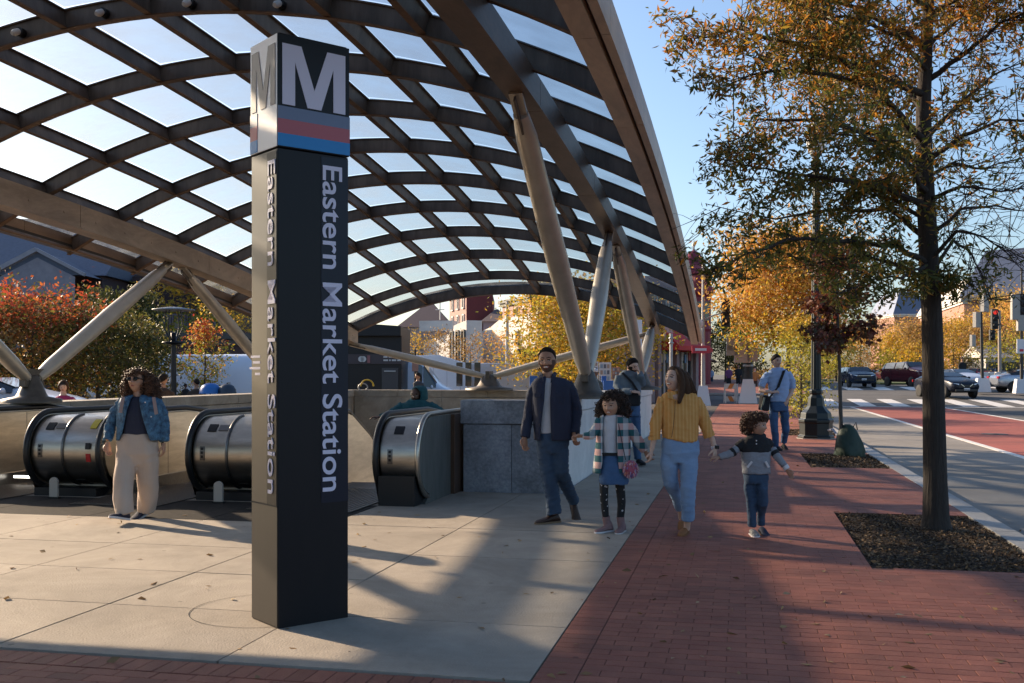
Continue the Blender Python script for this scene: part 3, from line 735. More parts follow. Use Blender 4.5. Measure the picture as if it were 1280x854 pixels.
# ================================================================ station pylon
pyl = empty('station_pylon', G(347, 787), label='tall black metal station pylon lettered down both faces', cat='sign')
A0 = G(347, 787); B0 = G(436, 772); C0 = G(319, 769)
dx = (B0-A0).normalized(); dl = Vector((-dx.y, dx.x, 0)); wR = 0.483; wL = 0.362
HT = 3.51; ZH = 2.84
M_pyl = mat('black_brown_metal', (0.010, 0.009, 0.011), 0.36, 0.0, col2=(0.016, 0.014, 0.015), scale=2, amt=0.1, bump=0.05, bscale=15, stretch=(1, 1, .2), rough2=0.45, spec=.22)
M_pyll = mat('lit_brown_metal', (0.05, 0.043, 0.036), 0.36, 0.35, col2=(0.037, 0.032, 0.028), scale=1.5, stretch=(1, 1, .15), rough2=0.42)
M_let = mat('white_lettering', (0.72, 0.66, 0.76), 0.5)
M_pan = mat('gloss_white_panel', (0.86, 0.82, 0.79), 0.3, 0.0)
M_cr = mat('stripe_red', (0.46, 0.09, 0.105), 0.4); M_cb = mat('stripe_blue', (0.0, 0.21, 0.52), 0.4); M_cg = mat('stripe_grey', (0.15, 0.18, 0.27), 0.4)
RM = Matrix((dx, dl, Vector((0, 0, 1)))).transposed()
cc = A0+dx*wR/2+dl*wL/2
def slabz(z0, z1, ins, name, m, bev=0.004):
    q = MB(); q.obox(cc+Vector((0, 0, (z0+z1)/2)), (wR-2*ins, wL-2*ins, z1-z0), RM); return q.build(name, m, pyl, bevel=bev)
slabz(0, ZH-0.005, 0.006, 'body', M_pyl)
slabz(ZH, HT, 0.0, 'head_box', M_pyl)
slabz(HT, HT+0.008, 0.012, 'cap', M_pyll)
face_seam = MB(); face_seam.obox(A0+dl*wL/2-dx*0.001+Vector((0, 0, 0.72)), (0.004, wL-0.01, 0.006), RM); face_seam.build('sheet_seam', M_seam, pyl)
def face_panel(side, s0, s1, z0, z1, th, name, m, base=0.0):
    """a thin plate on the right (0) or left (1) face, s measured from the near edge"""
    q = MB()
    if side == 0: c = A0+dx*(s0+s1)/2-dl*(th/2+base)+Vector((0, 0, (z0+z1)/2)); q.obox(c, (s1-s0, th, z1-z0), RM)
    else: c = A0+dl*(s0+s1)/2-dx*(th/2+base)+Vector((0, 0, (z0+z1)/2)); q.obox(c, (th, s1-s0, z1-z0), RM)
    return q.build(name, m, pyl)
# left face sheet in a lighter copy of the metal, sunlight painted in
face_panel(1, 0.012, wL-0.01, 0.01, ZH-0.01, 0.004, 'lit_side_sheet', M_pyll, -0.006)
for sd, wd in ((0, wR), (1, wL)):
    if sd == 1: face_panel(sd, 0.004, wd-0.004, ZH+0.004, HT-0.004, 0.003, 'sign_face', M_pan, 0.0)  # left head face; its glossy brightness is put into a white panel colour
    zz = ZH+0.008
    for m, h in ((M_cb, 0.075), (M_cr, 0.085), (M_cg, 0.075)):
        if sd == 0: face_panel(sd, 0.0, wd, zz, zz+h, 0.004, 'colour_band', m, 0.001)
        else: face_panel(sd, wd-0.10, wd-0.004, zz, zz+h, 0.003, 'colour_band', m, 0.003)
        zz += h
# the big M as real shapes (with slanted inner strokes)
def letterM(side, wd, m):
    w, h, st, z0 = wd*0.875, 0.36, wd*0.19, ZH+0.255
    pts = [(0, 0), (st*0.9, 0), (st*0.9, h*0.72), (w/2-st*0.5, 0), (w/2+st*0.5, 0), (w-st*0.9, h*0.72), (w-st*0.9, 0), (w, 0), (w, h), (w-st*1.35, h), (w/2, h*0.30), (st*1.35, h), (0, h)]
    off = wd*0.06
    q = MB()
    if side == 0: q.prism(pts, A0+dx*off-dl*0.0005+Vector((0, 0, z0)), dx, (0, 0, 1), -dl, 0.004)
    else: q.prism([(w-p[0], p[1]) for p in pts], A0+dl*off-dx*0.0035+Vector((0, 0, z0)), dl, (0, 0, 1), -dx, 0.003)
    q.build('letter', m, pyl, normals=True)
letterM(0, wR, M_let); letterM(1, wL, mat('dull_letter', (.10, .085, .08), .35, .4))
# the lettered strips running down
M_strip = mat('navy_strip', (0.014, 0.016, 0.028), 0.36, spec=.25)
face_panel(0, wR*0.60, wR-0.008, 0.72, ZH-0.02, 0.002, 'name_strip', M_strip, -0.005)
face_panel(1, 0.015, 0.14, 0.72, ZH-0.02, 0.002, 'name_strip', M_pyl, -0.001)
tx_ = text('name_lettering', 'Eastern Market Station', M_let, A0+dx*0.300-dl*0.0+Vector((0, 0, ZH-0.06)), 0.188, (0, 0, -1), dx, pyl, 0.002, 0.0021, sx=1.0)
tz = [v.co.z for v in tx_.data.vertices]; sc = 1.98/(max(tz)-min(tz))
z1_ = max(tz)
for v in tx_.data.vertices: v.co.z = z1_+(v.co.z-z1_)*sc
t2_ = text('name_lettering', 'Eastern Market Station', M_let, A0+dl*(0.118)-dx*0.004+Vector((0, 0, ZH-0.06)), 0.135, (0, 0, -1), -dl, pyl, 0.002, 0.0008)
tz = [v.co.z for v in t2_.data.vertices]; sc = 1.98/(max(tz)-min(tz)); z1_ = max(tz)
for v in t2_.data.vertices: v.co.z = z1_+(v.co.z-z1_)*sc
for i in range(4):
    face_panel(1, 0.235, 0.235+(0.13, 0.10, 0.145, 0.07)[i], 1.60-0.035*i, 1.615-0.035*i, 0.001, 'small_print', M_let, -0.002)
# ================================================================ buildings
M_pane = mat('window_glass', (0.02, 0.025, 0.03), 0.08, 0.0, spec=0.8)
M_frw = mat('white_frame', (0.6, 0.58, 0.55), 0.6); M_frd = mat('dark_frame', (0.03, 0.03, 0.03), 0.5)
M_slate = mat('slate_roof', (0.10, 0.125, 0.18), 0.7, col2=(0.06, 0.075, 0.11), scale=6, amt=0.1, bump=0.6, bscale=20, stretch=(1, 1, 3))
M_shing = mat('brown_shingle', (0.115, 0.075, 0.075), 0.85, col2=(0.08, 0.055, 0.055), scale=4, stretch=(1, 1, 4))
M_red = mat('dark_red_brick', (0.17, 0.035, 0.035), 0.85, col2=(0.13, 0.03, 0.03), scale=6)
M_pink = mat('pink_brick', (0.42, 0.25, 0.21), 0.85, col2=(0.34, 0.19, 0.165), scale=8)
M_wh = mat('white_render', (0.74, 0.71, 0.66), 0.85, col2=(0.50, 0.47, 0.44), scale=1.2, amt=0.1)
M_gr = mat('grey_render', (0.30, 0.29, 0.32), 0.85, col2=(0.25, 0.245, 0.27), scale=2)
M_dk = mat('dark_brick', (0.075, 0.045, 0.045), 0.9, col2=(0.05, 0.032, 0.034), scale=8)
M_tan = mat('tan_stone', (0.40, 0.33, 0.27), 0.85, col2=(0.34, 0.28, 0.23), scale=5)
M_orb = mat('orange_brick', (0.38, 0.20, 0.145), 0.85, col2=(0.31, 0.16, 0.12), scale=9)
def frame4(a, b):
    """unit axis along a->b, wall normal to its right, and length"""
    a = Vector((*a, 0)); b = Vector((*b, 0)); d = b-a; L = d.length; d.normalize(); return a, d, Vector((d.y, -d.x, 0)), L
def facade(t, a, b, z0, h, cols, rows, m_fr, ww=1.0, wh=1.6, zs0=1.0, fh=3.2, arch=False, skip=()):
    """real windows on the wall from a to b: a frame standing proud, a pane set in it"""
    a, d, n, L = frame4(a, b); R = Matrix((d, n, Vector((0, 0, 1)))).transposed()
    for r in range(rows):
        for c in range(cols):
            if (c, r) in skip: continue
            p = a+d*(L*(c+0.5)/cols)+Vector((0, 0, z0+zs0+fh*r+wh/2))
            q = MB()
            for s in (-1, 1): q.obox(p+d*s*(ww/2+0.04)+n*0.03, (0.1, 0.16, wh+0.2), R)
            q.obox(p+n*0.03+Vector((0, 0, wh/2+0.06)), (ww+.02, 0.18, 0.14), R); q.obox(p+n*0.06+Vector((0, 0, -wh/2-0.06)), (ww+0.3, 0.24, 0.12), R)
            q.obox(p+n*0.02, (0.04, 0.05, wh), R); q.obox(p+n*0.02, (ww, 0.05, 0.04), R)
            w = q.build('window', m_fr, t)
            q = MB(); q.obox(p+n*0.004, (ww, 0.03, wh), R); q.build('pane', M_pane, w)
def block(name, label, a, b, depth, z0, h, m, cornice=None, cat='building', roof=None, roofh=3, mroof=None, over=0.4):
    """a building on its front line a->b (front faces the right-hand side), depth behind"""
    a_, d, n, L = frame4(a, b); t = empty(name, (a_.x, a_.y, z0), label=label, cat=cat); R = Matrix((d, n, Vector((0, 0, 1)))).transposed()
    q = MB(); q.obox(a_+d*L/2-n*depth/2+Vector((0, 0, z0+h/2-0.5)), (L, depth, h+1), R); q.build('wall', m, t)
    if cornice:
        q = MB(); q.obox(a_+d*L/2-n*depth/2+Vector((0, 0, z0+h+0.12)), (L+over*2, depth+over*2, 0.3), R); q.obox(a_+d*L/2-n*depth/2+Vector((0, 0, z0+h-0.2)), (L+over, depth+over, 0.3), R); q.build('cornice', cornice, t)
    if roof:
        zt = z0+h+(0.28 if cornice else 0.0); o = over if cornice else 0.3
        P = lambda s, w, z: a_+d*s-n*w+Vector((0, 0, z))
        q = MB(); base = [P(-o, -o, zt), P(L+o, -o, zt), P(L+o, depth+o, zt), P(-o, depth+o, zt)]
        if roof == 'hip':
            i = min(L, depth)*0.45; top = [P(i, depth/2, zt+roofh), P(L-i, depth/2, zt+roofh)]
            q.add(base+top, [(0, 1, 5, 4), (2, 3, 4, 5), (1, 2, 5), (3, 0, 4), (0, 3, 2, 1)])
        elif roof == 'gable_end':    # gable faces the front
            top = [P(L/2, -o, zt+roofh), P(L/2, depth+o, zt+roofh)]
            q.add(base+top, [(0, 4, 5, 3), (1, 2, 5, 4), (0, 1, 4), (2, 3, 5), (0, 3, 2, 1)])
        elif roof == 'gable_side':
            top = [P(-o, depth/2, zt+roofh), P(L+o, depth/2, zt+roofh)]
            q.add(base+top, [(0, 1, 5, 4), (2, 3, 4, 5), (1, 2, 5), (3, 0, 4), (0, 3, 2, 1)])
        elif roof == 'mansard':
            i = roofh*0.35; top = [P(i, i, zt+roofh), P(L-i, i, zt+roofh), P(L-i, depth-i, zt+roofh), P(i, depth-i, zt+roofh)]
            q.add(base+top, [(0, 1, 5, 4), (1, 2, 6, 5), (2, 3, 7, 6), (3, 0, 4, 7), (4, 5, 6, 7)])
        q.build('roof', mroof, t)
    return t
def gp(px, D):        # plan position of an image column at a depth
    p = Wp(px, 468, D); return (p.x, p.y)
def zt_(py, D): return H-(py-468)/F*D
# church-like hall with the blue slate roof, far left
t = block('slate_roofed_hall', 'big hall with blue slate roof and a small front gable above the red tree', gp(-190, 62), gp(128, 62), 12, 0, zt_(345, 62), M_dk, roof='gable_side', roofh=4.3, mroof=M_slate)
a_, d, n, L = frame4(gp(2, 60), gp(112, 60))
q = MB(); zb, zg = zt_(346, 60), zt_(317, 60)
P = lambda s, w, z: a_+d*s+n*w+Vector((0, 0, z))
q.add([P(0, 1, zb), P(L, 1, zb), P(L/2, 1, zg), P(0, -3, zb), P(L, -3, zb), P(L/2, -3, zg)], [(0, 1, 2), (3, 5, 4), (0, 2, 5, 3), (1, 4, 5, 2)])
q.build('gable_roof', M_slate, t)
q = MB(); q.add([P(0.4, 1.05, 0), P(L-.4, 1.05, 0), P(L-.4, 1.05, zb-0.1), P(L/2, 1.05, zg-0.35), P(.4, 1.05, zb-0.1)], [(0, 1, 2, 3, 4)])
q.build('gable_wall', mat('grey_stucco', (0.26, 0.25, 0.28), .85, col2=(.21, .2, .23), scale=3), t)  # gable wall of plain grey stucco
q = MB(); q.bar(P(-.2, 1.15, zb), P(L/2, 1.15, zg+.1), 0.25, 0.25); q.bar(P(L/2, 1.15, zg+.1), P(L+.2, 1.15, zb), 0.2, 0.18); q.build('rake_board', M_gr, t)
facade(t, (P(1, 1.06, 0).x, P(1, 1.06, 0).y), (P(L-1, 1.06, 0).x, P(L-1, 1.06, 0).y), 0, 6, 3, 2, M_frd, 0.9, 1.6, 1.2, 3.0)
# dark rowhouse between the trees
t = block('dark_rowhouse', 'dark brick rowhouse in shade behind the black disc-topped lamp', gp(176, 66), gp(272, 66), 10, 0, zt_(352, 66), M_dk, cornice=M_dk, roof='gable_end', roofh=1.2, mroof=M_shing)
facade(t, gp(178, 65.95), gp(270, 65.95), 0, 6, 5, 2, mat('mauve_frame', (.25, .2, .24), .7), 0.7, 1.5, 1.0, 2.7)
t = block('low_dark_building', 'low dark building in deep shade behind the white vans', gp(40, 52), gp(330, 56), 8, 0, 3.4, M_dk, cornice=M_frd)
facade(t, gp(42, 51.9), gp(328, 55.9), 0, 3, 12, 1, M_frd, 1.2, 1.4, 0.9)
# black kiosk with sign band right behind the pit
D = 36; t = block('black_kiosk', 'black flat-sided kiosk with a white lettered sign band, right of the pylon', gp(400, D), gp(502, D), 3.0, 0, zt_(418, D), M_blk, cat='kiosk')
a_, d, n, L = frame4(gp(400, D), gp(502, D))
q = MB(); rings = []
for k in range(13):
    s = k/12; hz = zt_(418, D)+(zt_(405, D)-zt_(418, D))*math.sin(min(1, s*1.25)*math.pi/2)*(1-0.25*max(0, s-.6)/.4)
    rings.append([a_+d*L*s+n*0.3+Vector((0, 0, zt_(420, D))), a_+d*L*s+n*0.3+Vector((0, 0, hz)), a_+d*L*s-n*3.2+Vector((0, 0, hz)), a_+d*L*s-n*3.2+Vector((0, 0, zt_(420, D)))])
q.loft(rings, smooth=False); q.build('curved_roof', M_blk, t)
q = MB(); q.prism([(0, zt_(455, D)), (L, zt_(455, D)), (L, zt_(443, D)), (0, zt_(443, D))], a_+n*0.01, d, (0, 0, 1), n, 0.04); q.build('sign_band', mat('brown_sign', (.06, .045, .05), .5), t)
bz = a_+n*0.06
for k, s in enumerate((0.305, 0.385)):
    c = bz+d*L*(0.40+s*0.35)+Vector((0, 0, zt_(449, D))); q = MB()
    q.prism([(0.1*math.cos(x), 0.1*math.sin(x)) for x in [2*math.pi*i/14 for i in range(14)]], c, d, (0, 0, 1), n, 0.012); q.build('round_symbol', M_frw, t)
q = MB(); c = bz+d*L*0.60+Vector((0, 0, zt_(449, D))); q.prism([(-.05, -.13), (.05, -.13), (.05, .13), (-.05, .13)], c, d, (0, 0, 1), n, .012); q.build('red_symbol', mat('dull_red', (.3, .12, .12), .6), t)
for r in range(2):
    x = 0.0
    for w in ((0.14, 0.17, 0.10, 0.13), (0.16, 0.05, 0.15, 0.12))[r]:
        q = MB(); c = bz+d*(L*0.78+x)+Vector((0, 0, zt_(446.3+4.2*r, D))); q.prism([(0, -.028), (w, -.028), (w, .028), (0, .028)], c, d, (0, 0, 1), n, .012); q.build('tiny_lettering', M_frw, t); x += w+0.04
q = MB(); q.prism([(L*.76, zt_(489, D)), (L*.96, zt_(489, D)), (L*.96, zt_(460, D)), (L*.76, zt_(460, D))], a_+n*0.01, d, (0, 0, 1), n, 0.05); dr = q.build('door', mat('dark_grey_door', (.05, .05, .055), .4), t)
q = MB(); q.bar(a_+d*L*.79+n*.1+Vector((0, 0, zt_(464, D))), a_+d*L*.93+n*.1+Vector((0, 0, zt_(464, D))), .03, .03); q.bar(a_+d*L*.93+n*.1+Vector((0, 0, zt_(464, D))), a_+d*L*.93+n*.1+Vector((0, 0, zt_(457, D))), .03, .03); q.build('handle', M_frw, dr)
# far terrace beyond the vans, one after another
def far_block(name, label, x0, x1, D, ytop, m, dep=12, **k):
    return block(name, label, gp(x0, D), gp(x1, D), dep, 0, zt_(ytop, D), m, **k)
t = far_block('hip_roofed_house', 'grey house under a brown hipped roof with antennas, beyond the white van', 500, 562, 92, 409, M_gr, roof='hip', roofh=2.6, mroof=M_shing)
facade(t, gp(501, 91.9), gp(560, 91.9), 0, 5, 3, 1, M_frw, 1.2, 2.0, 1.4)
q = MB(); c = Wp(550, 400, 91); q.tube([c, c+Vector((0, 0, 1.6))], 0.05, 6); q.ellipsoid(c+Vector((0, 0, 1.7)), (.22, .22, .22)); q.tube([c+Vector((-.4, 0, .9)), c+Vector((.4, 0, .9))], 0.04, 5); q.build('antenna', M_frw, t)
q = MB(); c = Wp(548, 408, 90); q.obox(c, (3.0, 1.5, 0.9)); q.build('roof_box', M_wh, t)
t = block('white_annex', 'low white building with a sloping top in front of the brown roof', gp(530, 92), gp(583, 84), 1.5, 0, zt_(424, 86), M_wh)
q = MB(); a_, d, n, L = frame4(gp(530, 92), gp(583, 84)); q.prism([(0, zt_(424, 86)), (L, zt_(424, 86)), (L, zt_(402, 86)), (L*.72, zt_(407, 86)), (L*.70, zt_(416, 86))], a_, d, (0, 0, 1), -n, 1.4); q.build('sloping_parapet', M_wh, t)
facade(t, gp(562, 87.1), gp(583, 83.9), 0, 5, 3, 1, M_frd, 0.5, 2.4, 2.6)
t = block('pink_rowhouse', 'narrow pink brick rowhouse with dark windows left of the dark red tower', gp(562, 128), gp(584, 120), 2.0, 0, zt_(366, 120), M_pink, cornice=M_frd)
facade(t, gp(563, 127.6), gp(583, 120.2), 0, 8, 3, 4, M_frw, 0.7, 1.8, 1.2, 2.7)
t = far_block('dark_red_tower', 'dark red brick tower block standing above the white walls', 583, 616, 118, 368, M_red)
t = far_block('brown_lean_to', 'brown hipped roof just right of the dark red tower', 604, 636, 112, 402, M_gr, roof='hip', roofh=1.7, mroof=M_shing)
t = block('pink_house', 'pink house with dark balcony behind the yellow tree', gp(628, 108), gp(664, 99), 2.5, 0, zt_(372, 99), M_pink, cornice=M_frd)
facade(t, gp(629, 107.6), gp(662, 99.4), 0, 8, 3, 3, M_frw, 0.6, 1.6, 1.2, 2.6)
t = block('white_party_wall', 'big bare white sunlit wall with a stepped sloping top', gp(597, 98), gp(672, 82), 3, 0, zt_(415, 84), M_wh)
a_, d, n, L = frame4(gp(597, 98), gp(672, 82)); q = MB(); q.prism([(0, zt_(415, 84)), (L, zt_(415, 84)), (L, zt_(392, 84)), (L*.4, zt_(394, 84)), (L*.25, zt_(402, 84)), (0, zt_(408, 84))], a_, d, (0, 0, 1), -n, 2.9); q.build('stepped_parapet', M_wh, t)
facade(t, gp(640, 88), gp(655, 85), 0, 5, 1, 1, M_frd, 0.6, 1.0, 4.0)
t = far_block('brick_row', 'low brick row in shade behind the blue boards and yellow tree', 655, 812, 62, 442, M_dk, cornice=M_frd)
facade(t, gp(657, 61.9), gp(810, 61.9), 0, 3, 7, 1, M_frw, 0.9, 1.4, 0.6)
# --- street wall left of the far sidewalk (its faces look right, towards the street)
M_mauve = mat('mauve_stone', (0.30, 0.225, 0.225), 0.8, col2=(0.25, 0.19, 0.19), scale=5); M_awn = mat('red_awning', (0.55, 0.03, 0.025), 0.7, col2=(.45, .025, .02), scale=4)
t = empty('corner_shop', (-5, 62, 0), label='mauve stone corner shop with red awnings and dark glass front', cat='building')
gz = 0.2
a_, d, n, L = frame4(gp(806, 56), gp(868, 62))
R = Matrix((d, n, Vector((0, 0, 1)))).transposed()
hz = zt_(372, 58)
q = MB(); q.obox(a_+d*L/2-n*1.2+Vector((0, 0, hz/2)), (L, 2.0, hz), R); q.build('wall', M_mauve, t)
for s in (0.04, 0.19, 0.55, 0.96):
    q = MB(); q.obox(a_+d*L*s+n*0.05+Vector((0, 0, 1.9)), (0.42 if s > .1 else 0.75, 0.5, 3.9), R); q.build('pier', M_mauve, t, bevel=0.02)
for s0, s1 in ((0.26, 0.53), (0.59, 0.93)):
    q = MB(); q.obox(a_+d*L*(s0+s1)/2-n*0.08+Vector((0, 0, 1.7)), (L*(s1-s0), 0.14, 3.0), R); w = q.build('shop_window', M_pane, t)
    for k in range(4):
        q = MB(); q.obox(a_+d*L*(s0+(s1-s0)*k/3)+n*0.03+Vector((0, 0, 1.7)), (0.08, 0.1, 3.0), R); q.build('mullion', M_frw, w)
    for k, cc_ in enumerate(((.5, .4, .2), (.4, .35, .3), (.1, .2, .35), (.35, .1, .08))):
        q = MB(); q.obox(a_+d*L*(s0+(s1-s0)*(k+.5)/4)+n*0.02+Vector((0, 0, 2.4+0.15*(k % 2))), (0.4, 0.05, 0.5), R); q.build('poster', mat('poster_%d' % k, cc_, .6), w)
for s0, s1, zt1, zb1 in ((0.30, 0.62, zt_(410, 58), zt_(438, 58)), (0.62, 1.02, zt_(425, 60), zt_(440, 60))):
    q = MB(); P = lambda s, w, z: a_+d*L*s+n*w+Vector((0, 0, z))
    q.add([P(s0, 0.06, zt1), P(s1, 0.06, zt1), P(s1, 1.1, zb1+.25), P(s0, 1.1, zb1+.25), P(s0, 1.1, zb1), P(s1, 1.1, zb1), P(s1, .06, zb1), P(s0, .06, zb1)], [(0, 3, 2, 1), (3, 4, 5, 2), (1, 2, 5, 6), (0, 7, 4, 3), (4, 7, 6, 5)])
    q.build('awning', M_awn, t)
q = MB(); c = P(0.35, 0.3, zt_(415, 58)); q.obox(c, (1.3, .06, 1.0), R); q.build('awning_sign', mat('pale_pink_sign', (.5, .35, .35), .7), t)
facade(t, gp(812, 56.1), gp(868, 62.1), 0, 8, 4, 1, M_frd, 1.0, 1.6, 4.6)
# red domed corner building beyond
D = 82; t = empty('domed_building', (-4, 82, 0), label='mauve building with a dark red domed corner tower and finial', cat='building')
a_, d, n, L = frame4(gp(806, D), gp(870, D)); R = Matrix((d, n, Vector((0, 0, 1)))).transposed()
q = MB(); q.obox(a_+d*L/2-n*4+Vector((0, 0, zt_(345, D)/2)), (L, 8, zt_(345, D)), R); q.build('wall', M_mauve, t)
c = Wp(874, 468, D); c.z = 0; r = 14.5/F*D
q = MB(); zd = zt_(352, D)
q.lathe([(r*.98, 0), (r*.98, zt_(415, D)), (r*1.08, zt_(412, D)), (r, zt_(408, D)), (r, zt_(372, D)), (r*1.35, zt_(366, D)), (r*1.35, zt_(360, D)), (r*.95, zt_(358, D)), (r*.95, zt_(345, D)), (r*1.2, zt_(343, D)), (r*1.05, zt_(340, D))], c, 10, smooth=False)
q.build('tower', mat('oxblood', (0.27, 0.03, 0.04), .6, col2=(.20, .028, .035), scale=6), t)
q = MB(); q.lathe([(r*1.0, zt_(341, D)), (r*1.0, zt_(333, D)), (r*.85, zt_(324, D)), (r*.55, zt_(317, D)), (r*.2, zt_(313.5, D)), (0.05, zt_(312, D))], c-Vector((0.42, 0, 0)), 20); q.build('dome', mat('oxblood_dome', (0.22, 0.03, 0.05), .35, .2), t)
q = MB(); q.lathe([(0.07, zt_(314, D)), (0.07, zt_(309, D)), (0.16, zt_(306, D)), (0.04, zt_(303, D)), (0.01, zt_(299, D))], c-Vector((0.42, 0, 0)), 8); q.build('finial', M_frw, t)
for k in range(3):
    q = MB(); ang = -1.9+0.5*k; q.obox(c+Vector((math.cos(ang), math.sin(ang), 0))*r*.97+Vector((0, 0, zt_(390, D))), (0.5, 0.12, 1.5), Matrix.Rotation(ang+math.pi/2, 3, 'Z')); q.build('window', M_pane, t)
# further shops along the far sidewalk, each its own
cols = [mat('shop_a', (.22, .06, .05), .8), mat('shop_b', (.16, .15, .17), .8), mat('shop_c', (.34, .27, .22), .8), mat('shop_d', (.10, .16, .26), .7), mat('shop_e', (.3, .28, .27), .8)]
labs = ['red brick shop right behind the domed tower', 'dark grey shop with a blue front down the far street', 'tan shop down the far street', 'blue-painted shop farther down the far street', 'farthest pale shop on the far street']
for i, (v0, v1) in enumerate(((84, 96), (96, 110), (110, 126), (126, 145), (145, 175))):
    hh = [8.2, 7.0, 7.6, 6.0, 7.0][i]; gz = ground_z(v0)
    t = block('street_shop', labs[i], (-5.6+0.25*i, v0), (-5.6+0.25*i, v1-0.1), 10, gz, hh, cols[i], cornice=M_frd)
    facade(t, (-5.6+0.25*i, v0), (-5.6+.25*i, v1-.1), gz, hh, 4, 2, M_frw, 1.4, 1.7, 0.8, 3.2)
    q = MB(); q.box(-5.6+.25*i, -4.5+.25*i, v0+1, v1-1, gz+2.7, gz+2.85); q.build('shop_canopy', (M_awn, M_frd, M_gr, cols[3], M_tan)[i], t)
# far right buildings
D = 150; t = block('mansard_building', 'brick building under a blue-grey metal mansard roof at the right edge', gp(1205, D), gp(1420, D-14), 30, 0.6, zt_(378, D), M_orb, cornice=M_tan, roof='mansard', roofh=6.6, mroof=mat('standing_seam', (0.13, 0.155, 0.215), 0.45, .3, col2=(.16, .185, .25), scale=3, stretch=(6, 6, .3)), over=0.5)
facade(t, gp(1207, D-.1), gp(1300, D-6.1), 0.6, 10, 5, 3, M_frw, 1.3, 1.9, 1.2, 3.1)
q = MB(); a_, d, n, L = frame4(gp(1236, D-3), gp(1420, D-14)); zt0 = zt_(350, D)
P = lambda s, w, z: a_+d*s-n*w+Vector((0, 0, z))
q.add([P(3, 6, zt0), P(L, 6, zt0), P(L, 24, zt0), P(3, 24, zt0), P(6, 9, zt_(330, D)), P(L, 9, zt_(330, D)), P(L, 20, zt_(330, D)), P(6, 20, zt_(330, D))], [(0, 1, 5, 4), (1, 2, 6, 5), (2, 3, 7, 6), (3, 0, 4, 7), (4, 5, 6, 7)])
q.build('upper_roof', MATS['standing_seam'], t)
for k in range(3):
    c = P(8+9*k, 1.2, zt_(366, D)); q = MB(); q.obox(c, (1.8, 2.4, 2.2)); q.obox(c+Vector((0, 0, 1.25)), (2.2, 2.8, .3)); dm = q.build('dormer', M_wh, t)
    q = MB(); q.obox(c+Vector((-.2, -1.22, -.1)), (1.1, .08, 1.4)); q.build('pane', M_pane, dm)
a2, b2 = gp(1150, 190), gp(1205, D)
t = block('brick_wing', 'long sunlit brick wing with pale cornice behind the near tree trunk', a2, b2, 14, 0.6, zt_(382, D), M_orb, cornice=M_wh, roof='mansard', roofh=3.4, mroof=M_wh, over=0.5)
facade(t, a2, b2, 0.6, 10, 7, 3, M_frw, 1.3, 1.9, 1.2, 3.1)
D = 210; t = block('far_mansard', 'far pale building with a small grey mansard left of the near trunk', gp(1118, D), gp(1160, D), 14, 0.6, zt_(398, D), M_orb, cornice=M_wh, roof='mansard', roofh=4.5, mroof=MATS['standing_seam'])
D = 105; t = block('white_pavilion', 'low white building behind the traffic poles at the right', gp(1232, D), gp(1276, D), 5, 0.6, 2.6, M_wh, roof='gable_side', roofh=1.3, mroof=M_wh)
facade(t, gp(1234, D-.1), gp(1275, D-.1), .6, 3, 3, 1, M_frd, 0.8, 1.3, 0.7)
# ================================================================ unseen roof on posts, added left of view to shade the brick strip
t = empty('added_shade_roof', (-8.4, 5.6, 0), label='flat steel roof on posts, added unseen at the left to cast shade', cat='shade roof')
q = MB(); q.box(-13.2, -6.6, 2.0, 7.9, 2.48, 2.62); q.build('roof', M_blk, t, bevel=0.02)
for x in (-12.0, -6.9):
    for y in (2.4, 5.4): q = MB(); q.tube([(x, y, 0), (x, y, 2.48)], .05, 8); q.build('post', M_blk, t)
# ================================================================ trees
M_bark = mat('dark_bark', (0.022, 0.017, 0.014), 0.95, col2=(0.05, 0.038, 0.030), scale=14, amt=0.3, bump=1.6, bscale=26, stretch=(2.2, 2.2, 0.35))
M_bark2 = mat('grey_bark', (0.11, 0.095, 0.08), 0.95, col2=(0.06, 0.05, 0.042), scale=12, bump=0.8, bscale=22, stretch=(2, 2, .4))
L_oak = leafmat('oak_green', [(0.06, 0.08, 0.02), (0.12, 0.13, 0.025), (0.08, 0.10, 0.025), (0.19, 0.16, 0.03), (0.045, 0.06, 0.02), (0.28, 0.19, 0.03)], 0.42)
L_oako = leafmat('oak_orange', [(0.52, 0.19, 0.03), (0.36, 0.21, 0.03), (0.60, 0.26, 0.04), (0.34, 0.12, 0.022), (0.42, 0.28, 0.04), (0.18, 0.13, 0.025), (0.10, 0.09, 0.02)], 0.45)
L_yel = leafmat('yellow_leaf', [(0.60, 0.36, 0.03), (0.70, 0.45, 0.05), (0.42, 0.30, 0.03), (0.62, 0.30, 0.04), (0.30, 0.26, 0.04), (0.72, 0.40, 0.10)], 0.45)
L_org = leafmat('orange_leaf', [(0.62, 0.32, 0.06), (0.70, 0.42, 0.12), (0.58, 0.22, 0.05), (0.66, 0.40, 0.06), (0.50, 0.34, 0.07), (0.72, 0.34, 0.14)], 0.42)
L_yg = leafmat('yellow_green_leaf', [(0.36, 0.34, 0.04), (0.50, 0.44, 0.05), (0.22, 0.24, 0.035), (0.44, 0.34, 0.04), (0.14, 0.16, 0.03)], 0.45)
L_red = leafmat('red_leaf', [(0.50, 0.08, 0.03), (0.38, 0.06, 0.03), (0.58, 0.17, 0.04), (0.20, 0.05, 0.025), (0.50, 0.12, 0.05)], 0.42)
L_redo = leafmat('red_orange_leaf', [(0.40, 0.12, 0.03), (0.28, 0.16, 0.035), (0.34, 0.21, 0.05), (0.07, 0.07, 0.02), (0.38, 0.14, 0.04), (0.16, 0.14, 0.035), (0.05, 0.055, 0.02)], 0.4)
L_grn = leafmat('dark_green_leaf', [(0.03, 0.045, 0.015), (0.06, 0.07, 0.02), (0.10, 0.10, 0.025), (0.025, 0.035, 0.015), (0.16, 0.14, 0.03)], 0.3)
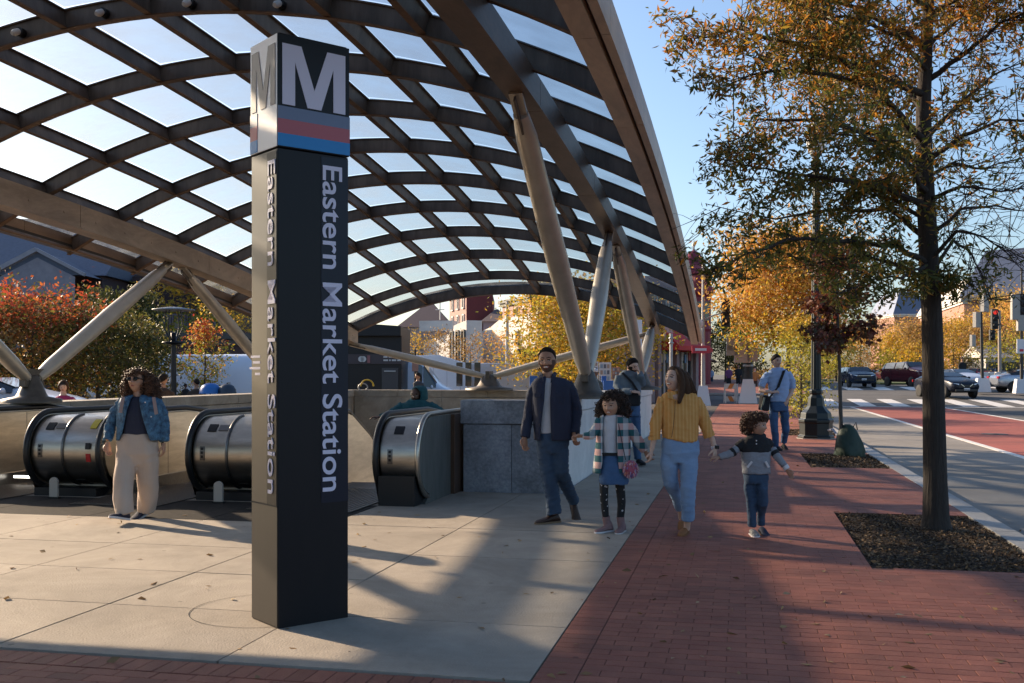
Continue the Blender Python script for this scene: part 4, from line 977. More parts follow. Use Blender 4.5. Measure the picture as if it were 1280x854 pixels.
L_olv = leafmat('olive_leaf', [(0.10, 0.11, 0.025), (0.18, 0.16, 0.03), (0.06, 0.07, 0.02), (0.28, 0.22, 0.04), (0.05, 0.05, 0.02), (0.20, 0.11, 0.03)], 0.38)
L_mar = leafmat('maroon_leaf', [(0.10, 0.022, 0.02), (0.16, 0.04, 0.025), (0.05, 0.045, 0.02), (0.24, 0.07, 0.03), (0.07, 0.06, 0.02)], 0.3)
L_brn = leafmat('rust_leaf', [(0.34, 0.17, 0.06), (0.42, 0.24, 0.08), (0.26, 0.14, 0.06), (0.48, 0.30, 0.08), (0.20, 0.13, 0.06), (0.36, 0.26, 0.06)], 0.4)
def tree(name, label, base, h, crown_r, mats, n_leaf, leaf, trunk_r=0.12, clear=0.35, group=None, bark=None, flat=1.0, limbs=14, seed=0, zc=None, mixf=None, sub=6, gap=0.0, lean=(0, 0), top=1.0, clump=0.28, droop=0.0, long=2.0, cat='tree', twigs=True):
    """tapered trunk, limbs and twigs; leaves gather round the twigs so the crown is clumped and open"""
    R_ = random.Random(seed); rg = np.random.default_rng(seed+5)
    t = empty(name, base, label=label, cat=cat, group=group); b = MB(); base = Vector(base)
    tp = [base+Vector((lean[0]*s, lean[1]*s, h*0.96*s))+Vector((R_.uniform(-1, 1), R_.uniform(-1, 1), 0))*0.02*h*s*(1-s) for s in (0, .04, .2, .4, .6, .8, 1)]
    b.tube(tp, [trunk_r*1.5, trunk_r*1.1, trunk_r*.95, trunk_r*.75, trunk_r*.5, trunk_r*.28, trunk_r*.08], 10)
    b.build('trunk', bark or M_bark2, t)
    lb = MB(); tips = []
    for i in range(limbs):
        s = clear+(0.97-clear)*((i+R_.random()*.8)/limbs); p = base+Vector((lean[0]*s, lean[1]*s, h*0.96*s)); az = i*2.4+R_.uniform(-.4, .4)
        q = (s-clear)/(1-clear); ln = crown_r*(math.sin(math.pi*min(1, 0.22+0.72*q))**0.7)*R_.uniform(.8, 1.1)*(top if q > .7 else 1)
        up = 0.25+0.9*q-droop; d = Vector((math.cos(az), math.sin(az), up)).normalized()
        pts = [p]; 
        for k in range(1, 5): pts.append(p+d*ln*k/4+Vector((R_.uniform(-1, 1), R_.uniform(-1, 1), R_.uniform(-.4, .8)-droop*k*.5))*0.05*ln*k**.6)
        r0 = trunk_r*0.42*(1-.6*q); lb.tube(pts, [r0, r0*.7, r0*.5, r0*.3, r0*.1], 5)
        for k in range(sub):
            u = 0.25+0.75*k/max(1, sub-1); j = min(3, int(u*4)); pp = pts[j].lerp(pts[j+1], u*4-j)
            a2 = az+R_.uniform(-1.3, 1.3); d2 = Vector((math.cos(a2), math.sin(a2), R_.uniform(-.3, .8))).normalized(); l2 = ln*R_.uniform(.18, .42)
            e = pp+d2*l2; 
            if twigs: lb.tube([pp, (pp+e)/2+Vector((0, 0, .03*ln)), e], [r0*.3, r0*.18, r0*.05], 3)
            tips += [pp.lerp(e, .45), e, pp.lerp(e, .8)]
        tips.append(pts[-1])
    lb.build('branches', bark or M_bark2, t)
    T = np.array([tuple(x) for x in tips]); keep = rg.random(len(T)) > gap; T = T[keep]
    P = T[rg.integers(0, len(T), n_leaf)]+rg.normal(size=(n_leaf, 3))*crown_r*clump*0.5*np.array([1, 1, .75])
    if zc is not None: P = P[P[:, 2] > base.z+zc]
    mi = None
    if len(mats) > 1:
        hz = (P[:, 2]-base.z)/h; mi = ((hz+rg.normal(size=len(P))*.09) > (mixf or .6)).astype(int)
        if len(mats) > 2: mi[(rg.random(len(P)) < .3)] = 2
    o = leaf_mesh('crown', P, leaf, mats, t, flat=0.1, mi=mi, long=long)
    return t
def base_at(px, D, z=0.0): p = Wp(px, 468, D); return (p.x, p.y, z)
# left row beyond the parapet
tree('red_maple', 'large red and orange maple at the far left, below the slate roof', base_at(40, 34), 3.35, 2.5, [L_redo, L_red, L_olv], 9500, 0.15, seed=1, limbs=18, clear=.22, mixf=.92, trunk_r=.09, clump=.34)
tree('olive_tree', 'olive green tree leafing over the left raking leg', base_at(122, 36), 3.2, 2.0, [L_olv, L_olv, L_grn], 9500, 0.14, seed=2, limbs=18, clear=.2, trunk_r=.08, clump=.34)
tree('dark_green_tree', 'dark green tree rising behind the olive tree, under the canopy eave', base_at(150, 44), 4.6, 1.9, [L_grn], 9000, 0.17, seed=3, clear=.3, trunk_r=.12)
tree('olive_tree', 'shaded olive tree right of the raking leg, beside the disc-topped lamp', base_at(172, 38), 2.9, 1.5, [L_olv, L_olv, L_grn], 6000, 0.13, seed=4, clear=.2, trunk_r=.07, clump=.36)
tree('maple', 'leftmost rusty tree, partly cut by the left edge of the photo', base_at(-30, 33), 3.3, 1.9, [L_redo, L_brn], 6000, 0.15, seed=12, limbs=14, clear=.2, trunk_r=.08)
tree('small_maple', 'small maple with a bright red top and yellow green lower crown', base_at(256, 33), 3.15, 0.66, [L_yg, L_red, L_org], 2600, 0.10, seed=5, limbs=16, clear=.3, mixf=.80, trunk_r=.045, clump=.42, sub=5)
tree('yellow_tree', 'yellow tree behind the top of the second raking leg', base_at(238, 62), 7.3, 2.6, [L_yg, L_yel], 4000, 0.22, seed=6, clear=.35, mixf=.7)
tree('sparse_tree', 'sparse dark-limbed tree against the sky left of the pylon', base_at(300, 58), 5.4, 2.4, [L_olv, L_yel], 2200, 0.17, seed=7, clear=.4, mixf=.5)
# beyond the pit
tree('yellow_tree', 'broad golden yellow tree behind the right raking legs', base_at(728, 44), 4.5, 3.1, [L_yel, L_yel, L_yg], 21000, 0.16, seed=8, limbs=24, clear=.16, trunk_r=.13, clump=.36, droop=.1)
for i, (px, lab) in enumerate(((512, 'small yellow bush-like tree beside the black kiosk'), (548, 'thin half-bare yellow tree in front of the pink rowhouse'), (588, 'half-bare pinkish tree before the white party wall'), (625, 'low tawny tree left of the golden tree'))):
    tree('thin_tree', lab, base_at(px, 58+2*i), 3.5+.2*(i % 2), 1.7, [(L_yel, L_brn, L_brn, L_org)[i]], 1300, 0.13, seed=20+i, limbs=12, clear=.3, trunk_r=.05)
# along the sidewalk to the right
tree('orange_tree', 'tall orange and gold tree over the far sidewalk, behind the man with the shoulder bag', base_at(985, 50), 7.3, 3.4, [L_yg, L_org, L_yel], 30000, 0.19, seed=9, limbs=30, clear=.40, mixf=.50, trunk_r=.14, clump=.40, sub=7)
tree('yellow_green_tree', 'loose yellow green tree right behind the black lamp post', base_at(1001, 31), 3.2, 0.85, [L_yg, L_yel], 4500, 0.09, seed=10, limbs=24, clear=.04, mixf=.85, trunk_r=.05, clump=.5)
tree('street_tree', 'dark green street tree over the far sidewalk between the shops', base_at(907, 105, .7), 5.8, 2.6, [L_olv, L_grn], 5000, 0.22, seed=11, clear=.12)
tree('street_tree', 'farther green street tree beside the far sidewalk', base_at(928, 90, .7), 6.2, 2.7, [L_olv, L_yg], 4500, 0.22, seed=13, clear=.15)
# boulevard row on the right
spots = [(1045, 118, 5.0, L_yg, 'low yellow green tree at the left end of the boulevard row'), (1075, 130, 6.0, L_brn, 'rust brown tree behind the dark blue car'), (1100, 140, 7.4, L_brn, 'tall rust brown tree left of the near trunk'),
         (1122, 112, 4.6, L_yg, 'short yellow tree above the maroon pickup'), (1140, 128, 6.6, L_brn, 'rusty tree just left of the near trunk'), (1150, 105, 5.4, L_yel, 'bright yellow tree half hidden by the near trunk'), (1192, 112, 6.0, L_yel, 'yellow tree just right of the near trunk'),
         (1212, 126, 7.0, L_brn, 'brown tree in front of the brick wing'), (1228, 108, 5.2, L_olv, 'olive tree behind the traffic signals'), (1256, 116, 9.2, L_redo, 'tall rust red tree before the mansard building'), (1272, 98, 7.0, L_yg, 'yellow green tree at the right edge, behind the white sign'),
         (1018, 150, 6.4, L_brn, 'far brown tree behind the lamp post'), (1172, 150, 7.5, L_brn, 'far brown tree behind the near trunk'), (1300, 104, 8, L_brn, 'rust tree beyond the right edge')]
for i, (px, D, h, m, lab) in enumerate(spots):
    tree('boulevard_tree', lab, base_at(px, D, .7), h, h*.48, [m, (L_yel, L_org, L_brn)[i % 3]], 3600, 0.27, seed=40+i, limbs=16, clear=.14, mixf=.7, trunk_r=.13, clump=.4, twigs=False)
hd = rng.uniform(size=(9000, 3)); P = np.stack([-2+hd[:, 0]*75, 172+hd[:, 1]*8, .5+hd[:, 2]*3.4*(0.75+.25*np.sin(hd[:, 0]*60))], 1)
o = leaf_mesh('far_hedge', P, 0.5, L_brn, long=1.6); tag(o, 'far mass of brown shrubs along the end of the boulevard', 'hedge', kind='stuff')
# --- the near oak over the sidewalk
base = Vector(G(1170, 665)); base.z = 0.0
oak = empty('oak_tree', base, label='tall near oak with a dark trunk and orange and green crown, in the mulch pit', cat='tree')
R_ = random.Random(3); b = MB(); Dk = 9.9
tp = []; 
for py, px, r in ((674, 1170, .23), (668, 1170, .18), (660, 1170, .145), (648, 1170, .122), (600, 1169, .108), (500, 1167, .10), (400, 1165, .094), (300, 1160, .088), (220, 1156, .08), (140, 1154, .068), (60, 1158, .056), (-40, 1163, .045), (-160, 1166, .03), (-300, 1160, .012)):
    p = Wp(px, py, Dk); tp.append((p, r))
b.tube([p for p, r in tp], [r for p, r in tp], 18); b.build('trunk', M_bark, oak)
def trunk_at(z):
    for (p, r), (q, s) in zip(tp, tp[1:]):
        if p.z <= z <= q.z: return p.lerp(q, (z-p.z)/(q.z-p.z))
    return tp[-1][0]
lb = MB(); tips = []; bare = []
def limb(path, r0, leafy=1.0, subs=10, sp=0.6):
    """a limb through world points with twigs; leafy 0 leaves it bare"""
    pts = [path[0]]
    for a, c in zip(path, path[1:]):
        for k in (1/3, 2/3, 1): pts.append(a.lerp(c, k)+Vector((R_.uniform(-1, 1), R_.uniform(-1, 1), R_.uniform(-1, 1)))*0.025*(c-a).length)
    n = len(pts); lb.tube(pts, [r0*(1-.9*i/(n-1)) for i in range(n)], 6)
    for k in range(subs):
        u = (0.18+0.82*k/subs)*(n-1); j = min(n-2, int(u)); p = pts[j].lerp(pts[j+1], u-j); d = (pts[j+1]-pts[j]).normalized()
        for _ in range(2):
            dd = (d*R_.uniform(.3, 1)+Vector((R_.uniform(-1, 1), R_.uniform(-1, 1), R_.uniform(-.7, .7)))).normalized(); l2 = sp*R_.uniform(.5, 1.2)
            e = p+dd*l2; mdp = p.lerp(e, .5)+Vector((0, 0, R_.uniform(-.06, .06))); rr = r0*.22*(1-.5*k/subs)
            lb.tube([p, mdp, e], [max(rr, .005), max(rr*.7, .004), .002], 4)
            for __ in range(4):
                f = p.lerp(e, R_.uniform(.3, 1)); g = f+Vector((R_.uniform(-1, 1), R_.uniform(-1, 1), R_.uniform(-.8, .6))).normalized()*l2*R_.uniform(.25, .55)
                lb.tube([f, f.lerp(g, .5)+Vector((0, 0, .015)), g], [.0035, .0025, .0015], 3)
                if R_.random() < leafy: tips.extend([g, f.lerp(g, .5), f.lerp(g, .8)])
            if R_.random() < leafy: tips.extend([e, p.lerp(e, .6)])
def WL(*a): return [Wp(x, y, D) for x, y, D in a]
TB = lambda py: Wp(1160, py, Dk)
# left side, thick with leaves
limb([TB(120)]+WL((1090, 90, 9.6), (1010, 60, 9.2), (925, 38, 8.9), (868, 50, 8.8)), .035, .85, 16)
limb([TB(180)]+WL((1105, 120, 9.4), (1040, 95, 9.0), (960, 88, 8.6), (905, 108, 8.4)), .036, .9, 15)
limb([TB(60)]+WL((1090, 20, 9.6), (1010, -10, 9.4), (930, -30, 9.2)), .03, 1, 13)
limb([TB(210)]+WL((1100, 170, 9.9), (1020, 150, 10.2), (950, 150, 10.4), (925, 175, 10.5)), .034, .9, 14)
limb([TB(260)]+WL((1110, 235, 9.4), (1045, 225, 9.0), (975, 215, 8.7), (925, 205, 8.6)), .034, .8, 14)
limb([TB(300)]+WL((1110, 262, 10.2), (1040, 262, 10.6), (970, 275, 10.9), (880, 255, 11.0)), .030, .4, 14)
limb([TB(330)]+WL((1120, 308, 9.4), (1060, 300, 9.0), (985, 300, 8.6), (905, 330, 8.3), (862, 345, 8.2)), .030, .42, 15, .36)
limb([TB(350)]+WL((1120, 330, 10.0), (1075, 320, 10.3), (1020, 330, 10.6), (960, 310, 10.8)), .026, .55, 12)
limb([TB(240)]+WL((1130, 200, 8.9), (1085, 170, 8.2), (1045, 150, 7.8)), .028, .85, 11)
limb([TB(-20)]+WL((1100, -60, 9.6), (1030, -100, 9.3)), .026, 1, 12)
limb([TB(90)]+WL((1120, 45, 9.4), (1070, 25, 8.8), (1010, 20, 8.4)), .026, .95, 12)
limb([TB(150)]+WL((1120, 95, 10.3), (1060, 60, 10.8), (980, 30, 11.0)), .030, .95, 14)
limb([TB(280)]+WL((1120, 250, 9.9), (1080, 240, 9.7), (1030, 245, 9.5)), .024, .9, 11)
limb([TB(195)]+WL((1120, 150, 10.5), (1070, 118, 11.0), (1010, 105, 11.2)), .026, .95, 13)
limb([TB(10)]+WL((1110, -30, 9.0), (1060, -40, 8.4), (1000, -50, 8.2)), .026, 1, 12)
limb([TB(330)]+WL((1130, 345, 9.0), (1085, 350, 8.8), (1040, 372, 8.6)), .018, .7, 8, .35)
# right side, thinning to bare twigs below
limb([TB(100)]+WL((1200, 70, 9.7), (1250, 30, 9.5), (1300, 10, 9.3)), .030, .45, 12)
limb([TB(170)]+WL((1200, 130, 10.1), (1240, 95, 10.3), (1300, 70, 10.4)), .030, .35, 12)
limb([TB(200)]+WL((1205, 170, 9.5), (1250, 150, 9.2), (1310, 150, 9.0)), .028, .32, 12)
limb([TB(220)]+WL((1190, 205, 9.9), (1230, 210, 10.2), (1290, 195, 10.4)), .024, .25, 10)
limb([TB(20)]+WL((1210, -10, 9.6), (1260, -20, 9.4)), .024, .9, 10)
limb([TB(60)]+WL((1190, 30, 10.2), (1225, 0, 10.6), (1290, -10, 10.8)), .024, .8, 11)
limb([TB(300)]+WL((1200, 262, 9.9), (1245, 258, 10.2), (1300, 268, 10.4)), .024, .10, 11)
limb([TB(330)]+WL((1195, 288, 9.6), (1230, 296, 9.4), (1270, 320, 9.2)), .022, .08, 11)
limb([TB(345)]+WL((1190, 300, 10.1), (1215, 318, 10.3), (1230, 350, 10.4), (1240, 382, 10.5)), .020, .10, 11, .5)
limb([TB(250)]+WL((1200, 232, 9.4), (1250, 240, 9.0), (1300, 230, 8.8)), .022, .1, 10)
limb([TB(355)]+WL((1150, 350, 9.6), (1135, 362, 9.4)), .012, .6, 4, .3)
limb([TB(360)]+WL((1185, 352, 9.7), (1195, 362, 9.6)), .012, .7, 4, .3)
lb.build('branches', M_bark, oak)
T = np.array([tuple(x) for x in tips]); n_leaf = 37000
P = T[rng.integers(0, len(T), n_leaf)]+rng.normal(size=(n_leaf, 3))*0.04
zz = P[:, 2]; hor = (P[:, 0]*CT+P[:, 1]*ST); lat = hor-(base.x*CT+base.y*ST)
pr_o = 1/(1+np.exp(-(zz-3.6+0.18*lat+0.5*np.sin(P[:, 0]*2.3+P[:, 1]*1.7))*2.4)); mi = (rng.random(n_leaf) < 0.05+0.85*pr_o).astype(int)
o = leaf_mesh('crown', P, 0.070, [L_oak, L_oako], oak, flat=0.1, mi=mi, long=3.3, down=.25)
# --- sapling with the watering bag
sb = Vector(G(1052, 571)); sb.z = 0
sap = empty('sapling', sb, label='thin maroon-leaved sapling rising from the green watering bag', cat='tree')
b = MB(); sp_ = WL((1052, 571, 18.75), (1051, 520, 18.75), (1049, 450, 18.7), (1047, 400, 18.7), (1046, 340, 18.7), (1040, 290, 18.7)); b.tube(sp_, [.045, .035, .03, .026, .02, .008], 8); b.build('trunk', M_bark2, sap)
lb = MB(); tips = []
for i, pth in enumerate([((1048, 430), (1062, 415), (1078, 405), (1095, 410)), ((1047, 395), (1030, 380), (1012, 372)), ((1047, 385), (1062, 370), (1080, 360)), ((1046, 360), (1030, 345), (1018, 330)), ((1046, 345), (1055, 330), (1070, 318)), ((1048, 420), (1030, 408), (1010, 415)), ((1045, 330), (1035, 315), (1025, 300)), ((1047, 440), (1040, 425), (1025, 425))]):
    dd = 18.7; path = [Wp(x, y, dd+R_.uniform(-.5, .5)*k) for k, (x, y) in enumerate(pth)]
    limb(path, .014, 1, 7, .3)
lb.build('branches', M_bark2, sap)
T = np.array([tuple(x) for x in tips]); n_ = 2600
P = T[rng.integers(0, len(T), n_)]+rng.normal(size=(n_, 3))*0.05
leaf_mesh('crown', P, 0.105, [L_mar], sap, flat=0.1, long=1.5, down=.4)
M_bag = mat('green_watering_bag', (0.012, 0.028, 0.016), 0.6, col2=(0.022, 0.045, 0.025), scale=9, bump=0.8, bscale=9)
t = empty('watering_bag', Vector(G(1062, 572)), label='dark green slow-release watering bag zipped round the sapling', cat='watering bag')
b = MB(); c = Vector(G(1062, 572)); rings = []
for k, (z, r) in enumerate(((-.02, .30), (.03, .33), (.12, .33), (.25, .30), (.38, .25), (.50, .19), (.57, .12), (.60, .06))):
    rings.append([c+Vector((-.06*z, 0, z))+Vector((math.cos(a), math.sin(a), 0))*r*(0.78+.06*math.sin(3*a+z*9)+.05*math.sin(7*a+z*14)+.03*math.sin(12*a-z*22)) for a in [2*math.pi*i/28 for i in range(28)]])
b.loft(rings); b.build('bag', M_bag, t)
b = MB(); b.tube([c+Vector((-.12, -.05, .5)), c+Vector((-.15, -.06, .62)), c+Vector((-.10, -.05, .56))], .012, 6); b.tube([c+Vector((.05, -.05, .54)), c+Vector((.10, -.06, .64)), c+Vector((.13, -.05, .5))], .012, 6); b.build('strap', M_blk, t)
b = MB(); b.tube([c+Vector((.02, -.24, .03)), c+Vector((.0, -.18, .3)), c+Vector((-.02, -.1, .55))], .008, 5); b.build('zip', M_blk, t)
t = empty('pipe', Vector(G(1036, 552)), label='short grey hose arching from the watering bag towards the lamp base', cat='hose')
b = MB(); b.tube(WL((1047, 545, 19.3), (1041, 537, 20), (1036, 538, 21)), .025, 8); b.build('hose', M_gr, t)
# ================================================================ people
def skinmat(nm, c): 
    m = mat(nm, c, 0.5, col2=tuple(x*.86 for x in c), scale=30, amt=.1); b = m.node_tree.nodes['Principled BSDF']
    b.inputs['Subsurface Weight'].default_value = 0.12; b.inputs['Subsurface Radius'].default_value = (.012, .005, .003); return m
SK_M = skinmat('skin_medium', (0.50, 0.28, 0.185)); SK_D = skinmat('skin_tan', (0.43, 0.22, 0.135)); SK_L = skinmat('skin_light', (0.66, 0.42, 0.31)); SK_B = skinmat('skin_brown', (0.14, 0.07, 0.045))
M_eye = mat('eye_white', (0.62, 0.58, 0.54), 0.3); M_iris = mat('eye_iris', (0.03, 0.016, 0.01), 0.2); M_lip = mat('lips', (0.34, 0.105, 0.085), 0.45); M_tooth = mat('teeth', (0.72, 0.68, 0.60), 0.35)
M_hb = mat('black_hair', (0.012, 0.008, 0.007), 0.75, col2=(0.03, 0.02, 0.015), scale=60, bump=1, bscale=160, spec=.2); M_hbr = mat('brown_hair', (0.045, 0.022, 0.013), 0.65, col2=(0.085, 0.045, 0.025), scale=40, stretch=(3, 3, .4), spec=.15)
M_hcurl = mat('dark_curls', (0.035, 0.018, 0.012), 0.5, island=0.5); M_hcurlb = mat('brown_curls', (0.09, 0.040, 0.020), 0.5, island=0.6)
def cloth(nm, c, c2=None, sc=5, b=0.5, r=0.85, **k): return mat(nm, c, r, col2=c2 or tuple(x*.78 for x in c), scale=sc, amt=.1, bump=b, bscale=k.pop('bs', 110), **k)
M_jean = cloth('dark_denim', (0.022, 0.042, 0.082), (0.045, 0.085, 0.145), 4); M_jeanl = cloth('light_denim', (0.17, 0.27, 0.43), (0.27, 0.38, 0.54), 5); M_jeanm = cloth('blue_denim', (0.035, 0.085, 0.19), (0.07, 0.14, 0.27), 6)
M_tee = cloth('white_tee', (0.66, 0.64, 0.66), sc=4); M_navy = cloth('navy_jacket', (0.016, 0.021, 0.046), (0.024, 0.030, 0.058), 5)
M_brsh = cloth('brown_leather', (0.05, 0.022, 0.014), r=.45); M_sole = mat('tan_sole', (0.22, 0.14, 0.08), .8); M_wsole = mat('white_sole', (0.66, 0.62, 0.62), .6)
M_tansh = cloth('tan_suede', (0.34, 0.14, 0.05)); M_pksh = cloth('mauve_suede', (0.26, 0.15, 0.145), sc=9); M_blks = cloth('black_cloth', (0.014, 0.014, 0.017)); M_grys = cloth('grey_marl', (0.22, 0.225, 0.25), (0.29, 0.295, 0.32), 40)
M_must = mat('mustard_shirt', (0.50, 0.245, 0.06), .85); 
def stripes(m, c1, c2, freq, axis=0, duty=.5):
    N = m.node_tree; n = N.nodes; L = N.links; tc = n.new('ShaderNodeTexCoord'); s = n.new('ShaderNodeSeparateXYZ'); L.new(tc.outputs['Object'], s.inputs[0])
    a = n.new('ShaderNodeMath'); a.operation = 'MULTIPLY'; a.inputs[1].default_value = freq; L.new(s.outputs[axis], a.inputs[0])
    f = n.new('ShaderNodeMath'); f.operation = 'FRACT'; L.new(a.outputs[0], f.inputs[0]); g = n.new('ShaderNodeMath'); g.operation = 'GREATER_THAN'; g.inputs[1].default_value = duty; L.new(f.outputs[0], g.inputs[0])
    mx = n.new('ShaderNodeMix'); mx.data_type = 'RGBA'; mx.inputs[6].default_value = (*c1, 1); mx.inputs[7].default_value = (*c2, 1); L.new(g.outputs[0], mx.inputs[0]); L.new(mx.outputs[2], n['Principled BSDF'].inputs['Base Color']); return m
stripes(M_must, (0.64, 0.30, 0.075), (0.70, 0.37, 0.12), 30, 0, .6)
def plaid(nm, w, p, g, tl, fx, fz):
    m = mat(nm, w, .9); N = m.node_tree; n = N.nodes; L = N.links; tc = n.new('ShaderNodeTexCoord'); s = n.new('ShaderNodeSeparateXYZ'); L.new(tc.outputs['Object'], s.inputs[0]); o = []
    for ax, fr in ((0, fx), (2, fz)):
        a = n.new('ShaderNodeMath'); a.operation = 'MULTIPLY'; a.inputs[1].default_value = fr; L.new(s.outputs[ax], a.inputs[0])
        f = n.new('ShaderNodeMath'); f.operation = 'FRACT'; L.new(a.outputs[0], f.inputs[0]); q = n.new('ShaderNodeMath'); q.operation = 'GREATER_THAN'; q.inputs[1].default_value = .5; L.new(f.outputs[0], q.inputs[0]); o.append(q.outputs[0])
    def mix(f, a, b):
        x = n.new('ShaderNodeMix'); x.data_type = 'RGBA'; L.new(f, x.inputs[0])
        for i, v in ((6, a), (7, b)):
            if isinstance(v, tuple): x.inputs[i].default_value = (*v, 1)
            else: L.new(v, x.inputs[i])
        return x.outputs[2]
    r = mix(o[1], mix(o[0], w, p), mix(o[0], g, tl)); L.new(r, n['Principled BSDF'].inputs['Base Color']); return m
M_plaid = plaid('plaid_flannel', (0.60, 0.57, 0.56), (0.55, 0.34, 0.32), (0.24, 0.30, 0.33), (0.022, 0.11, 0.13), 9.5, 8.2)
M_floral = mat('blue_patterned_jacket', (0.008, 0.022, 0.065), .7, col2=(0.085, 0.23, 0.38), scale=24, amt=.35, bump=.5, bscale=60)
M_beige = cloth('beige_trousers', (0.50, 0.39, 0.315), (0.56, 0.45, 0.37), 3); M_lblue = cloth('light_blue_shirt', (0.30, 0.42, 0.66), (0.38, 0.50, 0.72), 6)
M_teal = cloth('teal_hoodie', (0.010, 0.075, 0.095), (0.015, 0.10, 0.12), 6); M_dkgrey = cloth('dark_grey_cloth', (0.05, 0.055, 0.065)); M_olive = cloth('olive_cloth', (0.14, 0.13, 0.10)); M_mag = cloth('magenta_cloth', (0.42, 0.03, 0.13)); M_dkbr = cloth('dark_brown_cloth', (0.06, 0.038, 0.028))
M_dot = mat('dotted_leggings', (0.012, 0.012, 0.014), .8)
N = M_dot.node_tree; vo = N.nodes.new('ShaderNodeTexVoronoi'); vo.inputs['Scale'].default_value = 21; tc = N.nodes.new('ShaderNodeTexCoord'); N.links.new(tc.outputs['Object'], vo.inputs['Vector'])
lt = N.nodes.new('ShaderNodeMath'); lt.operation = 'LESS_THAN'; lt.inputs[1].default_value = .20; N.links.new(vo.outputs['Distance'], lt.inputs[0])
mx = N.nodes.new('ShaderNodeMix'); mx.data_type = 'RGBA'; mx.inputs[6].default_value = (.012, .012, .014, 1); mx.inputs[7].default_value = (.5, .46, .46, 1); N.links.new(lt.outputs[0], mx.inputs[0]); N.links.new(mx.outputs[2], N.nodes['Principled BSDF'].inputs['Base Color'])

def remesh(mb, voxel, smooth=2, fold=0.0, ff=22.0, seed=0, squash=(1, 1, .45), rin=1.0):
    me = mb.mesh('tmp', M_tee); o = bpy.data.objects.new('tmp', me); COL.objects.link(o)
    r = o.modifiers.new('r', 'REMESH'); r.mode = 'VOXEL'; r.voxel_size = voxel
    if smooth: s = o.modifiers.new('s', 'SMOOTH'); s.iterations = smooth; s.factor = .5
    dg = bpy.context.evaluated_depsgraph_get(); m2 = bpy.data.meshes.new_from_object(o.evaluated_get(dg)); bpy.data.objects.remove(o); bpy.data.meshes.remove(me)
    n = len(m2.vertices); co = np.zeros(n*3); m2.vertices.foreach_get('co', co); co = co.reshape(-1, 3)
    if fold and n:
        no = np.zeros(n*3); m2.vertices.foreach_get('normal', no); no = no.reshape(-1, 3); rg = np.random.default_rng(seed); w = np.zeros(n)
        q = co*np.array(squash)
        for k in range(7):
            d = rg.normal(size=3)*ff*(0.7+.35*k); w += np.sin(q@d+rg.uniform(0, 6)+1.3*np.sin(q@(rg.normal(size=3)*ff*.6)))/(1+.35*k)
        q2 = co*np.array((.45, .45, 1.5)); w2 = np.zeros(n)
        for k in range(6):
            d = rg.normal(size=3)*ff*(1.0+.3*k); a = np.sin(q2@d+rg.uniform(0, 6)+1.6*np.sin(q2@(rg.normal(size=3)*ff*.5))); w2 += (1-np.abs(a))**2.2/(1+.2*k)
        w = w/3.4*.7+(w2/2.2-.35)*.75*rin
        co += no*(w*fold*1.45)[:, None]
    nl = len(m2.loops); vi = np.zeros(nl, np.int32); m2.loops.foreach_get('vertex_index', vi)
    fs = [tuple(vi[p.loop_start:p.loop_start+p.loop_total]) for p in m2.polygons]
    bpy.data.meshes.remove(m2); out = MB(); out.v = [tuple(c) for c in co]; out.f = fs; out.m = [0]*len(fs); out.sm = [True]*len(fs); return out
def smooth01(x): x = np.clip(x, 0, 1); return x*x*(3-2*x)
def head_grid(kind='adult', smile=0.0, nu=84, nv=84):
    """unit-height head, face towards -Y, with brow, sockets, nose, lips, chin and cheeks modelled"""
    u = np.linspace(0, 2*np.pi, nu, endpoint=False); v = np.linspace(-np.pi/2, np.pi/2, nv)
    U, V = np.meshgrid(u, v); x = np.cos(V)*np.sin(U); y = -np.cos(V)*np.cos(U); z = np.sin(V)
    child = kind == 'child'; rx = .36 if child else .335
    t = np.clip(-z, 0, 1); up = np.clip(z, 0, 1)
    X = rx*x*(1-.27*t**1.5)*(1+.04*up*(1-up)*4*(1 if child else .5)); Y = .42*y; Z = .5*z
    Y = np.where(y > 0, Y*(1-.42*t**1.1), Y*(1-.05*t)); 
    fr = smooth01((-y-.15)/.5); g = lambda cx, cz, sx, sz: np.exp(-((X-cx)/sx)**2-((Z-cz)/sz)**2)
    g2 = lambda cx, cz, sx, sz: g(cx, cz, sx, sz)+g(-cx, cz, sx, sz)
    d = .018*g(0, .075, .22, .035) - .040*g2(.13, .0, .07, .045) + .016*g2(.135, -.005, .045, .028) + .035*g(0, -.03, .032, .09) + .085*g(0, -.125, .045, .045) + .03*g2(.05, -.145, .03, .03)
    d += .032*g(0, -.262, .085, .035) - .014*g(0, -.275, .08, .008)*(1-smile) + (.035 if not child else .018)*g(0, -.425, .10, .05) + (.018+.022*smile)*g2(.19, -.14, .08, .07) - .012*g2(.13, -.24, .04, .05)
    Y = Y-d*fr*1.0
    m = np.zeros(X.shape, int); F_ = (y < -.2)
    ex = np.abs(X)-.132; e = (ex/.056)**2+((Z+.002)/(.024-.007*smile))**2 < 1; m[F_ & e] = 1; m[F_ & ((ex/.026)**2+((Z+.002)/(.024-.006*smile))**2 < 1)] = 2
    m[F_ & (np.abs(Z-.034-.06*(.132-np.abs(X)-.0)*0) < .0075) & (np.abs(ex) < .062)] = 2
    bz = .088+.02*(1-((ex)/.09)**2)-(.0 if not child else .0); m[F_ & (np.abs(Z-bz) < (.017 if not child else .010)) & (np.abs(ex) < .085)] = 3
    w = .085+.055*smile; mz = -.268+.05*smile*(X/w)**2*.6; lip = (np.abs(X) < w) & (np.abs(Z-mz) < (.034+.012*smile)*(1-(X/w)**2*.8)); m[F_ & lip] = 4
    if smile > .3: tt = (np.abs(X) < w*.84) & (np.abs(Z-mz) < (.024)*(1-(X/w/.86)**2)); m[F_ & tt] = 5
    return X, Y, Z, x, y, z, m, w, mz
